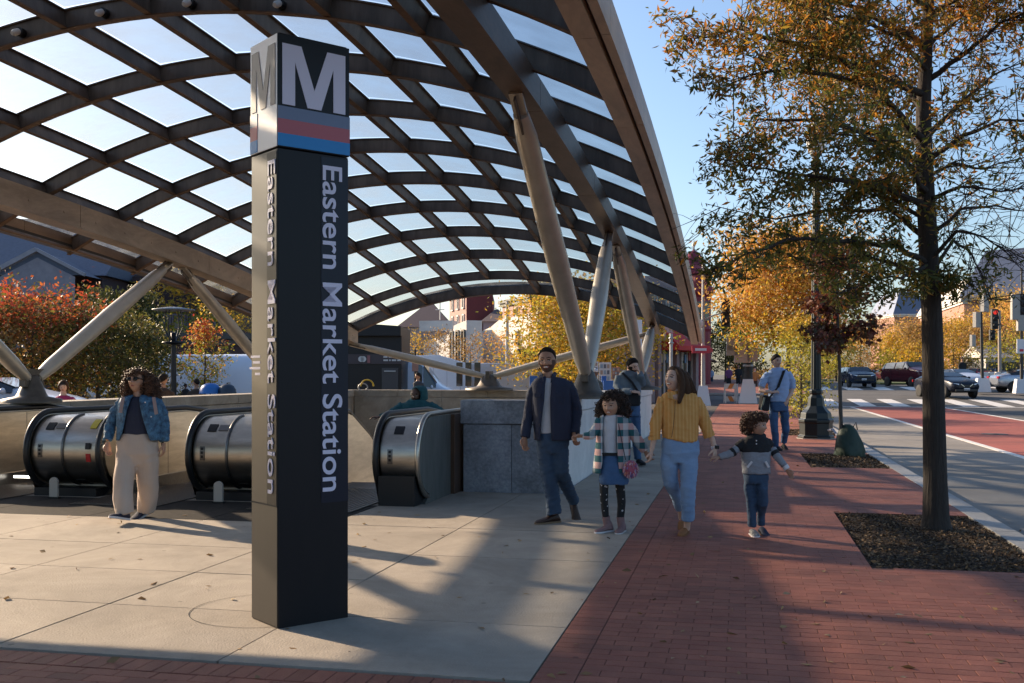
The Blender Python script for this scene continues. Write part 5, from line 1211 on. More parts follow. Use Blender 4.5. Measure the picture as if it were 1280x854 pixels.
def put_head(mb, c, h, yaw, pitch, smile=0, kind='adult', beard=0, roll=0, slots=None, nu=84):
    """adds a head to mb (materials: 0 skin, 1 eye, 2 iris, 3 brow, 4 lips, 5 teeth, 6 beard); c is its centre"""
    X, Y, Z, x, y, z, m, w, mz = head_grid(kind, smile, nu, nu); nv = X.shape[0]
    if beard:
        front = y < .1; jaw = (Z < -.16-.10*(1-np.clip(np.abs(X)/.2, 0, 1))) & front; mo = (np.abs(X) < w*1.15) & (Z > mz+.03) & (Z < mz+.075) & (y < -.2)
        side = (np.abs(X) > .235) & (Z < .02) & (y < .25); mk = (jaw | mo | side) & (m == 0); m[mk] = 6
        Y = np.where(m == 6, Y*1.01-.012*beard*(y < 0), Y); Z = np.where((m == 6) & (z < -.75), Z-.015*beard, Z)
    R = Matrix.Rotation(yaw, 3, 'Z')@Matrix.Rotation(-pitch, 3, 'X')@Matrix.Rotation(roll, 3, 'Y'); Rn = np.array(R)
    P = np.stack([X, Y, Z], -1)@Rn.T*h+np.array(c); n = nu; base = len(mb.v)
    mb.v += [tuple(p) for p in P.reshape(-1, 3)]
    for i in range(nv-1):
        for j in range(n):
            a = i*n+j; b = i*n+(j+1) % n; mb.f.append((base+a, base+b, base+b+n, base+a+n)); mm = (m[i, j], m[i+1, j], m[i, (j+1) % n], m[i+1, (j+1) % n])
            mb.m.append(int(max(mm, key=mm.count))); mb.sm.append(True)
    for s in (-1, 1):
        mb.ellipsoid(Vector(c)+R@Vector((s*(.345 if kind == 'adult' else .365), .03, -.03))*h, (.028*h, .055*h, .095*h), 10, 8, 0, R@Matrix.Rotation(s*-.35, 3, 'Z'))
    return R
def hair_cap(name, c, h, R, mt, parent, th=.06, front=.30, temple=.14, ear=.0, back=-.26, rough=.02, kind='adult', nf=26, sideth=1.0, nu=84):
    X, Y, Z, x, y, z, m, w, mz = head_grid(kind, 0, nu, nu); a = np.arccos(np.clip(-y/np.sqrt(x*x+y*y+1e-9), -1, 1))
    hl = np.interp(a, [0, .6, 1.05, 1.45, 1.75, 2.4, 3.15], [front, front-.02, temple, ear+.02, ear-.06, back+.04, back]); k = smooth01((Z-hl)/.13)
    rg = np.random.default_rng(4); P = np.stack([X, Y, Z], -1); D_ = P/np.linalg.norm(P, axis=-1, keepdims=True); nz = np.zeros(X.shape)
    for q in range(8): nz += np.sin(P@(rg.normal(size=3)*nf)+rg.uniform(0, 6))
    top = smooth01((Z+.05)/.4); T = th*(sideth+(1-sideth)*top)*k+rough*nz/4*k-.006*(1-k)
    P = (P+D_*T[..., None])@np.array(R).T*h+np.array(c); mb = MB(); nv, n = X.shape
    mb.v = [tuple(p) for p in P.reshape(-1, 3)]
    for i in range(nv-1):
        for j in range(n):
            a_ = i*n+j; b_ = i*n+(j+1) % n
            if max(k[i, j], k[i+1, j], k[i, (j+1) % n]) > .02: mb.f.append((a_, b_, b_+n, a_+n)); mb.m.append(0); mb.sm.append(True)
    return mb.build(name, mt, parent, world=False)
def curls(mb, ells, n, cr, ln, seed=0, face=None, tr=.0045):
    """springy locks rooted all over a set of ellipsoids (centre, radii); face=(centre, dir, cos) is kept clear"""
    R_ = random.Random(seed); vol = [e[1][0]*e[1][2] for e in ells]
    for _ in range(n):
        c, r = R_.choices(ells, vol)[0]; d = Vector((R_.gauss(0, 1), R_.gauss(0, 1), R_.gauss(0, 1))).normalized(); p = Vector(c)+Vector((d.x*r[0], d.y*r[1], d.z*r[2]))*R_.uniform(.82, 1.05)
        if face:
            q = (p-face[0]); 
            if q.length > 1e-6 and q.normalized().dot(face[1]) > face[2]: continue
        ax = (d*.75+Vector((0, 0, -.55))+Vector((R_.gauss(0, .4), R_.gauss(0, .4), R_.gauss(0, .4)))).normalized(); s = ax.orthogonal().normalized(); t = ax.cross(s); ph = R_.uniform(0, 6); l2 = ln*R_.uniform(.6, 1.3); k = 9
        pts = [p+ax*l2*(i/k-.3)+(s*math.cos(ph+i*1.25)+t*math.sin(ph+i*1.25))*cr*R_.uniform(.8, 1.2) for i in range(k)]
        mb.tube(pts, [tr*(1-.6*abs(i/k-.45)) for i in range(k)], 4)
def hand(mb, w, d, n, sc=1.0, curl=.5, thumb=1, mi=0, spread=.0):
    """palm, four unequal jointed fingers and a thumb; w wrist, d along the hand, n the palm's facing side"""
    w = Vector(w); d = Vector(d).normalized(); n = Vector(n); n = (n-d*n.dot(d)).normalized(); a = d.cross(n)*thumb; s = sc
    R = Matrix((a, d, n)).transposed()
    rings = []
    for t, hw, hh in ((-.01, .026, .019), (.02, .032, .017), (.055, .040, .015), (.085, .040, .012), (.097, .034, .009)):
        rings.append([w+d*t*s+a*hw*s*math.cos(q)+n*hh*s*math.sin(q) for q in [2*math.pi*i/12 for i in range(12)]])
    mb.loft(rings, mi)
    for i, (o, L, r) in enumerate(((.030, .068, .0088), (.010, .076, .0092), (-.010, .070, .0088), (-.029, .055, .0075))):
        p = w+(d*.086+a*o)*s; c = curl*(.9+.12*i); f = [p]; ang = 0; dd = d
        for seg, fl in ((.44, .55), (.31, .9), (.25, .6)):
            ang += c*fl; dr = (d*math.cos(ang)+n*math.sin(ang)+a*o*spread*8).normalized(); f.append(f[-1]+dr*L*seg*s)
        mb.tube(f, [r*s, r*.98*s, r*.88*s, r*.62*s], 7, mi)
    p = w+(d*.028+a*.030)*s; f = [p, p+(d*.55+a*.75+n*.25).normalized()*.034*s]; f.append(f[-1]+(d*.85+a*.3+n*.35*(1+curl)).normalized()*.030*s); f.append(f[-1]+(d*.9+n*.5*(curl+.3)).normalized()*.022*s)
    mb.tube(f, [.0135*s, .0115*s, .0098*s, .0065*s], 7, mi)
def shoe(t, heel, d, L, mt, msole, wd=.048, up=None, name='shoe', high=.07, parent=None):
    """a shoe with a real sole; heel is the bottom of the heel, d the toe direction"""
    d = Vector(d).normalized(); u = Vector((0, 0, 1)) if up is None else Vector(up); u = (u-d*u.dot(d)).normalized(); a = d.cross(u)
    b = MB(); rings = []; sc = L/.28
    for s, w, h in ((-.01, .6, .5), (.02, .78, high/.07), (.07, .80, high/.07), (.11, .82, .95), (.15, .92, .70), (.20, 1.0, .52), (.245, .86, .42), (.272, .5, .28), (.28, .2, .16)):
        z0 = .018*sc; rings.append([Vector(heel)+d*s*sc+a*w*wd*math.cos(q)+u*(z0+(h*.07*sc)*(.5+.5*math.sin(q))) for q in [2*math.pi*i/14 for i in range(14)]])
    b.loft(rings); o = b.build(name, mt, t, world=False, normals=True)
    b = MB(); out = [(-.015, .62), (.0, .80), (.06, .80), (.12, .80), (.19, 1.04), (.24, .95), (.27, .62), (.287, .25)]
    lo = [Vector(heel)+d*s*sc+a*w*wd for s, w in out]+[Vector(heel)+d*s*sc-a*w*wd for s, w in out[::-1]]; k = len(lo)
    b.add(lo+[p+u*.022*sc for p in lo], [tuple(range(k))[::-1], tuple(range(k, 2*k))]+[(i, (i+1) % k, (i+1) % k+k, i+k) for i in range(k)]); b.build('sole', msole, o, world=False, normals=True)
    return o
class Fig:
    def __init__(s, label, px, D, z=0.0, group=None, py=None):
        s.D = D; s.X0 = (px-640)/F*D; s.z0 = z; p = Wp(px, 468, D); s.t = empty('person', (p.x, p.y, z), TH, label, 'person', group); s.skin = MB(); s.u = D/F
        s.hx = MB()
    def P(s, px, py, dy=0.0):
        D = s.D+dy; return Vector(((px-640)/F*D-s.X0, dy, H-(py-468)/F*D-s.z0))
    def tube(s, mb, pts, k=1.0, n=14, sq=1.0):
        q = [s.P(p[0], p[1], p[3] if len(p) > 3 else 0) for p in pts]; mb.tube(q, [p[2]*s.u*k for p in pts], n, sq=sq)
    def ring(s, r, k=1.0, n=28, e=.82):
        c = s.P((r[1]+r[2])/2, r[0], r[4] if len(r) > 4 else 0); rx = (r[2]-r[1])/2*s.u*k; ry = r[3]/2*k; sg = lambda v: math.copysign(abs(v)**e, v)
        return [c+Vector((rx*sg(math.cos(a)), ry*sg(math.sin(a)), 0)) for a in [2*math.pi*i/n for i in range(n)]]
    def wear(s, name, mt, tubes=(), rings=(), vox=.011, fold=.006, ff=20, seed=0, body=.74, smooth=2, parent=None, sq=(1, 1, .5), rin=1.0):
        b = MB()
        for tb in tubes:
            s.tube(b, tb)
            if body: s.tube(s.skin, tb, body, 8)
        for rg in rings:
            b.loft([s.ring(r) for r in rg])
            if body: s.skin.loft([s.ring(r, .82) for r in rg])
        m = remesh(b, vox, smooth, fold, ff, seed, sq, rin); return m.build(name, mt, parent or s.t, world=False)
    def shell(s, name, mt, rings, th=.010, fold=.006, ff=16, seed=0, n=40, parent=None, sub=5):
        """open-fronted garment body; rings carry the left and right edges of the opening"""
        RR_ = []
        for a, b in zip(rings, rings[1:]):
            for k in range(sub): RR_.append([a[i]+(b[i]-a[i])*k/sub for i in range(7)])
        RR_.append(list(rings[-1])); out = []; R_ = np.random.default_rng(seed); ks = R_.normal(size=(5, 3))*ff; phs = R_.uniform(0, 6, 5)
        for r in RR_:
            c = s.P((r[1]+r[2])/2, r[0], r[4]); rx = (r[2]-r[1])/2*s.u; ry = r[3]/2; e = .85
            gl = max(-.99, min(.99, (s.P(r[5], r[0], r[4]).x-c.x)/rx)); gr = max(-.99, min(.99, (s.P(r[6], r[0], r[4]).x-c.x)/rx)); inv = lambda v: math.copysign(abs(v)**(1/e), v)
            a0 = -math.acos(inv(gr)); a1 = 2*math.pi-math.acos(inv(gl)); row = []
            for i in range(n):
                a = a0+(a1-a0)*i/(n-1); sg = lambda v: math.copysign(abs(v)**e, v); p = c+Vector((rx*sg(math.cos(a)), ry*sg(math.sin(a)), 0))
                w = sum(math.sin(k[0]*p.x+k[1]*p.y+k[2]*p.z*.4+f) for k, f in zip(ks, phs))/2.5*fold; row.append(p+Vector((math.cos(a), math.sin(a), 0))*w)
            out.append(row)
        b = MB(); b.loft(out, closed=False, caps=False); o = b.build(name, mt, parent or s.t, world=False)
        md = o.modifiers.new('thickness', 'SOLIDIFY'); md.thickness = th; md.offset = 0; return o
    def finish(s, mats, c, hh, yaw, pitch, vox=.010, **k):
        """skin body, head and hands become one mesh"""
        body = remesh(s.skin, vox, 2) if s.skin.v else MB(); kind = k.get('kind', 'adult')
        cc = s.P(c[0], c[1], c[2] if len(c) > 2 else 0); R = put_head(body, cc, hh*s.u, yaw, pitch, **k)
        body.add(s.hx.v, s.hx.f, 0, True); body.build('body', mats, s.t, world=False); return cc, hh*s.u, R
def face_mats(skin, brow, beard=None): return [skin, M_eye, M_iris, brow, M_lip, M_tooth, beard or brow]
def cone(mb, a, b, r0, r1, n=12): mb.tube([a, b], [r0, r1], n)
# ---------------------------------------------------------------- the father
f = Fig('smiling man in a navy overshirt and blue jeans, holding hands with the curly-haired girl', 690, 10.48); P = f.P
f.wear('jeans', M_jean, [[(682, 546, 11), (682, 562, 11), (685, 592, 9.6), (690, 618, 9.3), (692, 643, 10)], [(699, 546, 11.5), (700, 565, 11.5, 0), (701, 588, 10, 0), (708, 606, 8.6, .15), (717.5, 627, 8.2, .32)]],
       [[(540, 673, 710, .21), (553, 671, 712, .235), (566, 675, 708, .20)]], fold=.009, ff=26, seed=1, smooth=6)
f.wear('tee_shirt', M_tee, [], [[(472, 678, 692, .12), (476, 672, 706, .18), (500, 669, 709, .215), (525, 672, 709, .21), (542, 673, 708, .215)]], fold=.004, seed=2)
f.shell('overshirt', M_navy, [(471, 675, 693, .14, .0, 682, 688.5), (474, 669, 708, .19, .0, 682, 689), (480, 665, 716, .24, 0, 681, 688.5), (500, 664.5, 715, .27, 0, 680, 687), (524, 667, 715, .275, 0, 677, 687.5), (540, 668, 715, .28, 0, 675, 688), (550, 668, 715, .285, 0, 676, 689)], fold=.007, seed=3)
f.wear('sleeve', M_navy, [[(672.5, 478.5, 6.4), (666, 491, 7.0), (662, 510, 6.6, .03), (659, 526, 6.6, .02), (656, 547, 6, -.03)]], fold=.007, ff=30, seed=4, body=.6)
f.wear('sleeve', M_navy, [[(708.5, 478.5, 6.8), (715, 491, 7.8), (720.5, 512, 7.2, .03), (720, 528, 6.6, 0), (717.5, 542, 7, -.04)]], fold=.008, ff=30, seed=5, body=.6)
b = MB(); 
for sgn, x0 in ((-1, 680), (1, 688.5)):
    a = P(x0, 478, -.115); c = P(x0+sgn*6.5, 471, -.03); e = P(x0+sgn*8, 467, .05); b.add([a, c, e, P(x0+sgn*5, 464.5, .07), P(x0+sgn*1.5, 468, -.05), P(x0+sgn*6, 477, -.09)], [(0, 5, 1, 4), (1, 2, 3, 4)])
o = b.build('collar', M_navy, f.t, world=False); md = o.modifiers.new('t', 'SOLIDIFY'); md.thickness = .008
for k, y in enumerate((500, 516, 531, 544)):
    b = MB(); q = P((679.5, 678, 676.5, 677)[k]-1.5, y, -.137-.002*k); b.ellipsoid(q, (.008, .004, .008), 8, 6); b.build('button', M_blk, f.t, world=False)
b = MB(); q = P(700, 494, -.139); b.obox(q, (.10, .012, .045)); b.obox(P(700, 498, -.137), (.098, .008, .10)); b.build('chest_pocket', M_navy, f.t, world=False, bevel=.004)
b = MB(); q = P(672, 494, -.125); b.obox(q, (.075, .012, .045), Matrix.Rotation(-.5, 3, 'Z')); b.build('chest_pocket', M_navy, f.t, world=False, bevel=.004)
f.tube(f.skin, [(684.5, 478, 7), (684.5, 463, 6.6)])
hand(f.hx, P(655.5, 546, -.03), (.03, -.1, -1), (.5, -.6, 0), 1.0, .55, 1)
hand(f.hx, P(717, 541, -.05), (.12, -.2, -1), (.8, .4, 0), 1.0, .9, -1)
c, h_, R = f.finish(face_mats(SK_D, M_hb, mat('beard_stubble', (0.10, 0.052, 0.036), .8)), (684, 451.5), 31.5, -.22, .04, smile=1.0, beard=.35, roll=-.04)
hair_cap('hair', c, h_, R, M_hb, f.t, th=.06, front=.335, temple=.27, ear=.05, rough=.014, nf=60, sideth=.2)
shoe(f.t, P(698, 653.5, .06), (-.80, -.55, 0), .285, M_brsh, M_sole, .05, high=.08)
shoe(f.t, P(716, 630, .36), (.12, -.30, -.62), .275, M_brsh, M_blk, .048, high=.075, up=(0, -.9, .4))
# ---------------------------------------------------------------- the girl
f = Fig('girl with big dark curls in an open plaid shirt and short denim skirt', 764, 9.9); P = f.P
f.wear('leggings', M_dot, [[(755, 598, 6.2), (755, 615, 5.6, -.02), (755.5, 630, 5, 0), (757, 646, 4.4, .02)], [(774, 598, 6.4), (776, 617, 5.7, .03), (777, 630, 5.2, .05), (775.5, 648, 4.6, .06)]], fold=.002, vox=.008, seed=1)
f.wear('skirt', M_jeanm, [], [[(566, 753, 773, .16), (575, 751, 777, .19), (590, 749, 784, .22), (601, 748.5, 786, .235), (605, 750, 785, .235)]], fold=.005, vox=.009, seed=2)
f.wear('white_top', M_tee, [], [[(518.5, 757, 771, .10), (522, 753, 774, .13), (535, 752, 773, .16), (555, 752, 773, .165), (567, 752, 773, .165)]], fold=.004, vox=.009, seed=3)
f.shell('plaid_shirt', M_plaid, [(519, 752, 778, .13, .01, 754, 770), (524, 748, 785, .18, .01, 753, 770), (540, 747, 786, .21, .01, 752, 770), (556, 745, 787, .22, .01, 752, 770), (575, 743, 786, .24, .01, 752, 771), (591, 741, 784, .24, .01, 749, 773)], fold=.007, seed=4)
f.wear('sleeve', M_plaid, [[(750, 525, 5.5), (745, 537, 6, -.02), (738, 545, 5.6, -.03), (729, 545.5, 4.6, 0)]], fold=.005, ff=34, vox=.009, seed=5, body=.55)
f.wear('sleeve', M_plaid, [[(781, 526, 6.2), (791, 541, 7, .0), (800, 555, 6.6, 0), (806, 564, 5.4, 0)]], fold=.005, ff=34, vox=.009, seed=6, body=.55)
f.tube(f.skin, [(765, 523, 4.6), (764, 514, 4.4)])
hand(f.hx, P(728, 545, .02), (-1, .1, -.05), (0, -.6, -1), .78, .8, 1)
hand(f.hx, P(807, 565, .0), (.5, -.1, -.9), (.6, .5, 0), .78, .8, 1)
c, h_, R = f.finish(face_mats(SK_M, M_hb), (763.5, 507.5), 28.5, -.42, -.02, smile=.9, kind='child')
hair_cap('hair', c, h_, R, M_hcurl, f.t, th=.03, front=.33, temple=.24, ear=-.3, back=-.5, rough=.03, kind='child')
e = [(P(768, 500, .06), (15.5*f.u, .10, 12*f.u)), (P(777, 513, .05), (10.5*f.u, .085, 14*f.u)), (P(752.5, 514, .05), (7*f.u, .06, 12*f.u)), (P(766, 515, .11), (15*f.u, .07, 13*f.u))]
b = MB(); 
for q, r in e: b.ellipsoid(q, [x*.84 for x in r], 14, 10)
e.append((P(765, 496, -.02), (11*f.u, .07, 6.5*f.u))); fc = (c, (R@Vector((0, -1, -.30))).normalized(), .70)
curls(b, e, 1500, .011, .05, 3, fc, .0042); o = b.build('curls', M_hcurl, f.t, world=False)
b = MB(); rg_ = random.Random(5)
for k in range(150):
    q = P(788.5, 585, -.13); d = Vector((rg_.gauss(0, 1), rg_.gauss(0, .6), rg_.gauss(0, 1))).normalized(); q = q+Vector((d.x*.062, d.y*.03, d.z*.07)); b.tube([q, q+d*.014+Vector((0, 0, -.02))], [.008, .003], 5)
b.ellipsoid(P(788.5, 585, -.13), (.062, .03, .07)); M_bagc = leafmat('sequin_bag', [(.55, .10, .16), (.62, .40, .45), (.15, .12, .35), (.6, .22, .10), (.6, .5, .55), (.4, .05, .1)], .02)
b.build('sequin_purse', M_bagc, f.t, world=False)
b = MB(); b.tube([P(782, 575, -.12), P(776, 545, -.12), P(772, 524, -.07)], .004, 5); b.build('purse_strap', M_blks, f.t, world=False)
b = MB(); b.obox(P(762.5, 568, -.088), (.155, .012, .028)); b.build('belt', M_blks, f.t, world=False, bevel=.003)
b = MB(); f.tube(b, [(757.5, 645.5, 5, .02), (759, 655, 4.8, .03), (761, 662, 5.2, .02)]); b.build('boot_shaft', M_pksh, f.t, world=False); b = MB(); f.tube(b, [(775.5, 646, 5, .06), (776.5, 655, 4.8, .06), (777.5, 662, 5.2, .04)]); b.build('boot_shaft', M_pksh, f.t, world=False)
shoe(f.t, P(764, 664.5, .05), (-.75, -.65, 0), .215, M_pksh, M_wsole, .042, high=.12); shoe(f.t, P(779, 665, .06), (-.35, -.9, 0), .21, M_pksh, M_wsole, .042, high=.12)
# ---------------------------------------------------------------- the mother
f = Fig('laughing woman with long brown hair in a mustard striped shirt and light blue jeans', 857, 9.75); P = f.P
f.wear('jeans', M_jeanl, [[(838, 560, 10.2), (836, 580, 10.5, -.02), (838, 603, 9.2, .03), (845, 620, 7, .16), (850, 636, 5.5, .28)], [(861, 560, 11.5), (861, 582, 11.3, -.04), (860, 610, 9.3, -.08), (860, 632, 8.6, -.05), (860, 650, 8.3, -.02)]],
       [[(545, 829, 871, .20), (553, 827, 874, .225), (566, 827, 874.5, .25), (578, 833, 869, .22)]], fold=.007, ff=24, seed=7, smooth=6)
f.wear('shirt', M_must, [], [[(489, 838, 858, .13), (493, 829, 869, .17), (500, 826, 874, .20), (520, 827, 873, .245), (537, 827, 873, .25), (548, 829, 872, .255), (552, 846, 872, .24)]], fold=.010, ff=24, seed=8)
f.wear('sleeve', M_must, [[(829, 497, 6.5), (824, 514, 7.4), (820, 530, 7.6, -.02), (818, 546, 7, -.03)]], fold=.008, ff=34, seed=9, body=.55); f.wear('sleeve', M_must, [[(869, 498, 7.2), (877, 515, 8.2), (882, 530, 8, 0), (886, 543, 6.8, -.02)]], fold=.008, ff=34, seed=10, body=.55)
b = MB(); f.tube(b, [(817.5, 545, 7.6, -.03), (818, 549.5, 7.6, -.03)]); b.build('rolled_cuff', M_must, f.t, world=False); b = MB(); f.tube(b, [(885, 541, 7.4, -.02), (887, 546, 7.4, -.02)]); b.build('rolled_cuff', M_must, f.t, world=False)
for sgn, x0 in ((-1, 842), (1, 847)):
    b = MB(); b.add([P(x0, 500, -.115), P(x0+sgn*8, 492.5, -.05), P(x0+sgn*8, 488, .02), P(x0+sgn*4, 487, .04), P(x0+sgn*2, 492, -.06), P(x0+sgn*7, 498, -.10)], [(0, 5, 1, 4), (1, 2, 3, 4)]); o = b.build('collar', M_must, f.t, world=False); md = o.modifiers.new('t', 'SOLIDIFY'); md.thickness = .006
b = MB(); b.tube([P(844, 501, -.108), P(843.5, 515, -.13), P(841.5, 535, -.138), P(839.5, 547, -.138)], .003, 5); b.build('placket_edge', mat('brown_thread', (.2, .09, .03), .8), f.t, world=False)
f.tube(f.skin, [(846, 500, 6.5), (846, 488, 5.2), (845, 476, 5)]); f.skin.ellipsoid(P(845, 497, -.03), (.075, .075, .06))
f.tube(f.skin, [(819, 541, 4.2, -.03), (816, 556, 3.6, -.04), (814.5, 564, 2.9, -.05)]); f.tube(f.skin, [(886, 538, 4.4, -.02), (891, 552, 3.6, -.03), (894, 561, 2.9, -.04)])
hand(f.hx, P(814.5, 563, -.05), (-.12, -.1, -1), (-.8, .3, 0), .9, .75, -1); hand(f.hx, P(894, 560, -.04), (-.1, -.15, -1), (-.6, .5, 0), .9, .8, -1)
b = MB(); f.tube(b, [(892.2, 557.5, 4.1, -.03), (893.2, 560.5, 4.1, -.03)]); b.build('watch_strap', M_wsole, f.t, world=False); b = MB(); b.obox(P(896, 559, -.06), (.034, .034, .032), Matrix.Rotation(.5, 3, 'Z')); b.build('watch', M_blk, f.t, world=False, bevel=.004)
c, h_, R = f.finish(face_mats(SK_L, M_hbr), (842.5, 474.5), 30, -.78, .22, smile=1.0)
hair_cap('hair', c, h_, R, M_hbr, f.t, th=.075, front=.33, temple=.25, ear=.10, back=-.45, rough=.006)
b = MB(); rg_ = random.Random(8)
f.tube(b, [(849, 464, 4.5, .06), (855, 470, 7.5, .05), (859, 480, 8.2, .04), (862, 490, 8, .03), (866, 497, 4, .02)]); f.tube(b, [(848, 462, 4, .0), (852.5, 469, 6.5, -.01), (856, 480, 7.2, -.02), (858, 491, 6.5, -.03), (860, 498, 3, -.04)]); f.tube(b, [(846.5, 462, 3, -.045), (850, 468, 4.2, -.08), (852, 478, 4.8, -.095), (852, 490, 4.6, -.105), (849, 503, 2.4, -.135)])
for k in range(240):
    u = rg_.random(); w = rg_.random(); s0 = P(846+8*u, 460.5+3*u*u*3, .02+.07*w)
    pts = [s0, P(852+8*u, 466+4*u, -.02+.13*w), P(856.5+9*u, 478+2*w, -.04+.14*w), P(858+12*u, 490, -.05+.13*w), P(852+18*u+2*w, 497+3*u*(1-w), -.10+.14*u+.04*w)]
    if u < .35: pts = [P(846+6*u, 461, .0), P(851+5*u, 468, -.05), P(852+6*u, 480, -.08), P(851+6*u, 492, -.115), P(847+8*u, 505-3*w, -.135)]
    pts = [p+Vector((rg_.gauss(0, .003), rg_.gauss(0, .004), 0)) for p in pts]; sm = []
    for i in range(len(pts)-1):
        for t_ in (0, .5): sm.append(pts[i].lerp(pts[i+1], t_))
    sm.append(pts[-1]); b.tube(sm, [.006]+[.0085]*(len(sm)-3)+[.006, .002], 5)
b.build('long_hair', M_hbr, f.t, world=False)
shoe(f.t, P(858, 667.5, .10), (-.38, -.92, 0), .24, M_tansh, M_tansh, .042, high=.055); shoe(f.t, P(851, 655, .40), (-.08, -.45, -.55), .235, M_tansh, M_sole, .04, high=.05, up=(0, -.8, .6))
f2 = MB(); 
# ankles are skin below the cropped hems
b = MB(); f.tube(b, [(859.5, 646, 4.6, .0), (858.5, 662, 4.0, .04)]); b.build('ankle', SK_L, f.t, world=False); b = MB(); f.tube(b, [(850.5, 632, 4, .28), (851.5, 648, 3.6, .36)]); b.build('ankle', SK_L, f.t, world=False)
# ---------------------------------------------------------------- the boy
f = Fig('small curly-haired boy in a black and grey hoodie, looking towards the road', 945, 9.7); P = f.P
f.wear('jeans', M_jean, [[(937.5, 594, 7.6), (937, 612, 7), (939, 632, 6, 0), (940.5, 658, 5.6, .02)], [(952, 594, 7.8), (953, 612, 7.2, -.04), (953.5, 630, 6.8, -.03), (951.5, 642, 5.6, .06), (951, 656, 5.2, .1)]], [[(590, 930, 959.5, .17), (598, 929.5, 960, .18), (604, 931, 959, .17)]], fold=.006, ff=34, vox=.009, seed=11)
f.wear('hoodie_body', M_grys, [], [[(556, 926, 962, .17), (566, 926.5, 963, .19), (580, 927.5, 963, .20), (592, 928, 963, .20)]], fold=.006, ff=30, vox=.009, seed=12)
f.wear('hoodie_yoke', M_blks, [[(931, 552, 6), (922, 560, 6)], [(958, 552, 6), (964, 559, 5.6)]], [[(544, 938, 952, .12), (548, 930, 960, .155), (555, 926, 963, .18), (562, 926, 963.5, .195), (565, 926, 963.5, .197)]], fold=.004, ff=26, vox=.009, seed=13)
f.wear('sleeve', M_grys, [[(922, 561, 5.6), (912, 568, 5.2, -.02), (899, 572, 4, -.03)]], fold=.005, ff=40, vox=.008, seed=14, body=.55); f.wear('sleeve', M_grys, [[(965, 561, 5.5), (972, 572, 5, -.04), (981, 583, 4, -.08)]], fold=.005, ff=40, vox=.008, seed=15, body=.55)
b = MB(); f.tube(b, [(917.5, 564.2, 5.7, -.01), (914, 566.4, 5.6, -.015)]); f.tube(b, [(967.5, 564.5, 5.65, -.015), (970, 568.5, 5.4, -.03)]); b.build('sleeve_bands', M_blks, f.t, world=False)
b = MB(); f.tube(b, [(981, 582.5, 4.2, -.08), (984, 586.5, 3.8, -.09)]); b.build('white_cuff', M_wsole, f.t, world=False)
for x0, x1 in ((940, 934), (957, 961)):
    b = MB(); b.bar(P(x0, 577, -.118), P(x1, 584.5, -.11), .02, .012, (0, -1, 0)); b.build('pocket_trim', M_wsole, f.t, world=False, bevel=.003)
for y in (551, 555): b = MB(); b.ellipsoid(P(945.5, y, -.092), (.007, .004, .007), 8, 6); b.build('button', M_wsole, f.t, world=False)
b = MB(); b.loft([f.ring((547, 934, 958, .15, .02)), f.ring((543.5, 933, 957, .17, .035)), f.ring((541.5, 937, 954, .12, .03))]); m_ = remesh(b, .009, 2, .003, 20, 3); m_.build('hood', M_blks, f.t, world=False)
f.tube(f.skin, [(945, 550, 4.6), (946, 541, 4.4)])
hand(f.hx, P(899, 572, -.03), (-1, 0, .0), (0, .3, -1), .68, .9, 1); hand(f.hx, P(984, 587, -.09), (.55, -.2, -.9), (-.5, -.3, .2), .68, .5, -1)
c, h_, R = f.finish(face_mats(SK_M, M_hcurl), (947, 532), 26.5, .85, .02, smile=0, kind='child')
hair_cap('hair', c, h_, R, M_hcurl, f.t, th=.03, front=.33, temple=.24, ear=.05, back=-.3, rough=.03, kind='child')
e = [(P(940, 527, .03), (13.5*f.u, .10, 11.5*f.u)), (P(948, 522.5, .0), (11*f.u, .09, 7*f.u)), (P(934, 534, .05), (7.5*f.u, .075, 8.5*f.u))]; b = MB()
for q, r in e: b.ellipsoid(q, [x*.84 for x in r], 14, 10)
curls(b, e, 1100, .009, .034, 6, (c, (R@Vector((0, -1, -.32))).normalized(), .66), .0040); b.build('curls', M_hcurlb, f.t, world=False)
M_chk = mat('check_shoe', (.05, .055, .07), .7, col2=(.35, .33, .3), scale=40, amt=.8)
shoe(f.t, P(940, 668.5, .04), (.0, -1, .0), .185, M_chk, M_wsole, .040); shoe(f.t, P(951, 664.5, .12), (.12, -.9, -.25), .185, M_navy, M_blk, .038)
# ---------------------------------------------------------------- the woman on the left
f = Fig('woman in dark sunglasses, blue patterned jacket and wide beige trousers, walking by the escalators', 170, 10.7); P = f.P
f.wear('trousers', M_beige, [[(160, 552, 13), (158, 575, 13.2, -.06), (155, 600, 12.2, -.14), (154, 624, 12.4, -.20), (156, 643, 11.4, -.22)], [(183, 552, 14.5), (184, 575, 14.5), (184, 600, 13, .06), (185, 622, 12.4, .16), (184, 638, 11.4, .22)]], [[(541, 154, 190, .24), (550, 150, 195, .27), (566, 147, 199, .30), (572, 149, 197, .27), (582, 155, 191, .22)]], fold=.022, ff=16, seed=21, sq=(1, 1, .14), smooth=7, rin=0.10)
f.wear('navy_top', M_navy, [], [[(496, 166, 180, .12), (500, 159, 190, .18), (515, 156, 192, .24), (530, 155, 192, .25), (543, 154, 191, .25)]], fold=.004, seed=22)
f.shell('jacket', M_floral, [(494, 163, 185, .15, .0, 169, 179), (498, 152, 199, .21, .0, 168, 179), (504, 149, 203, .26, 0, 167, 180), (520, 148, 204, .29, 0, 163, 184), (540, 147, 204, .31, 0, 158, 190), (550, 146, 203, .31, 0, 153, 193)], fold=.010, seed=23)
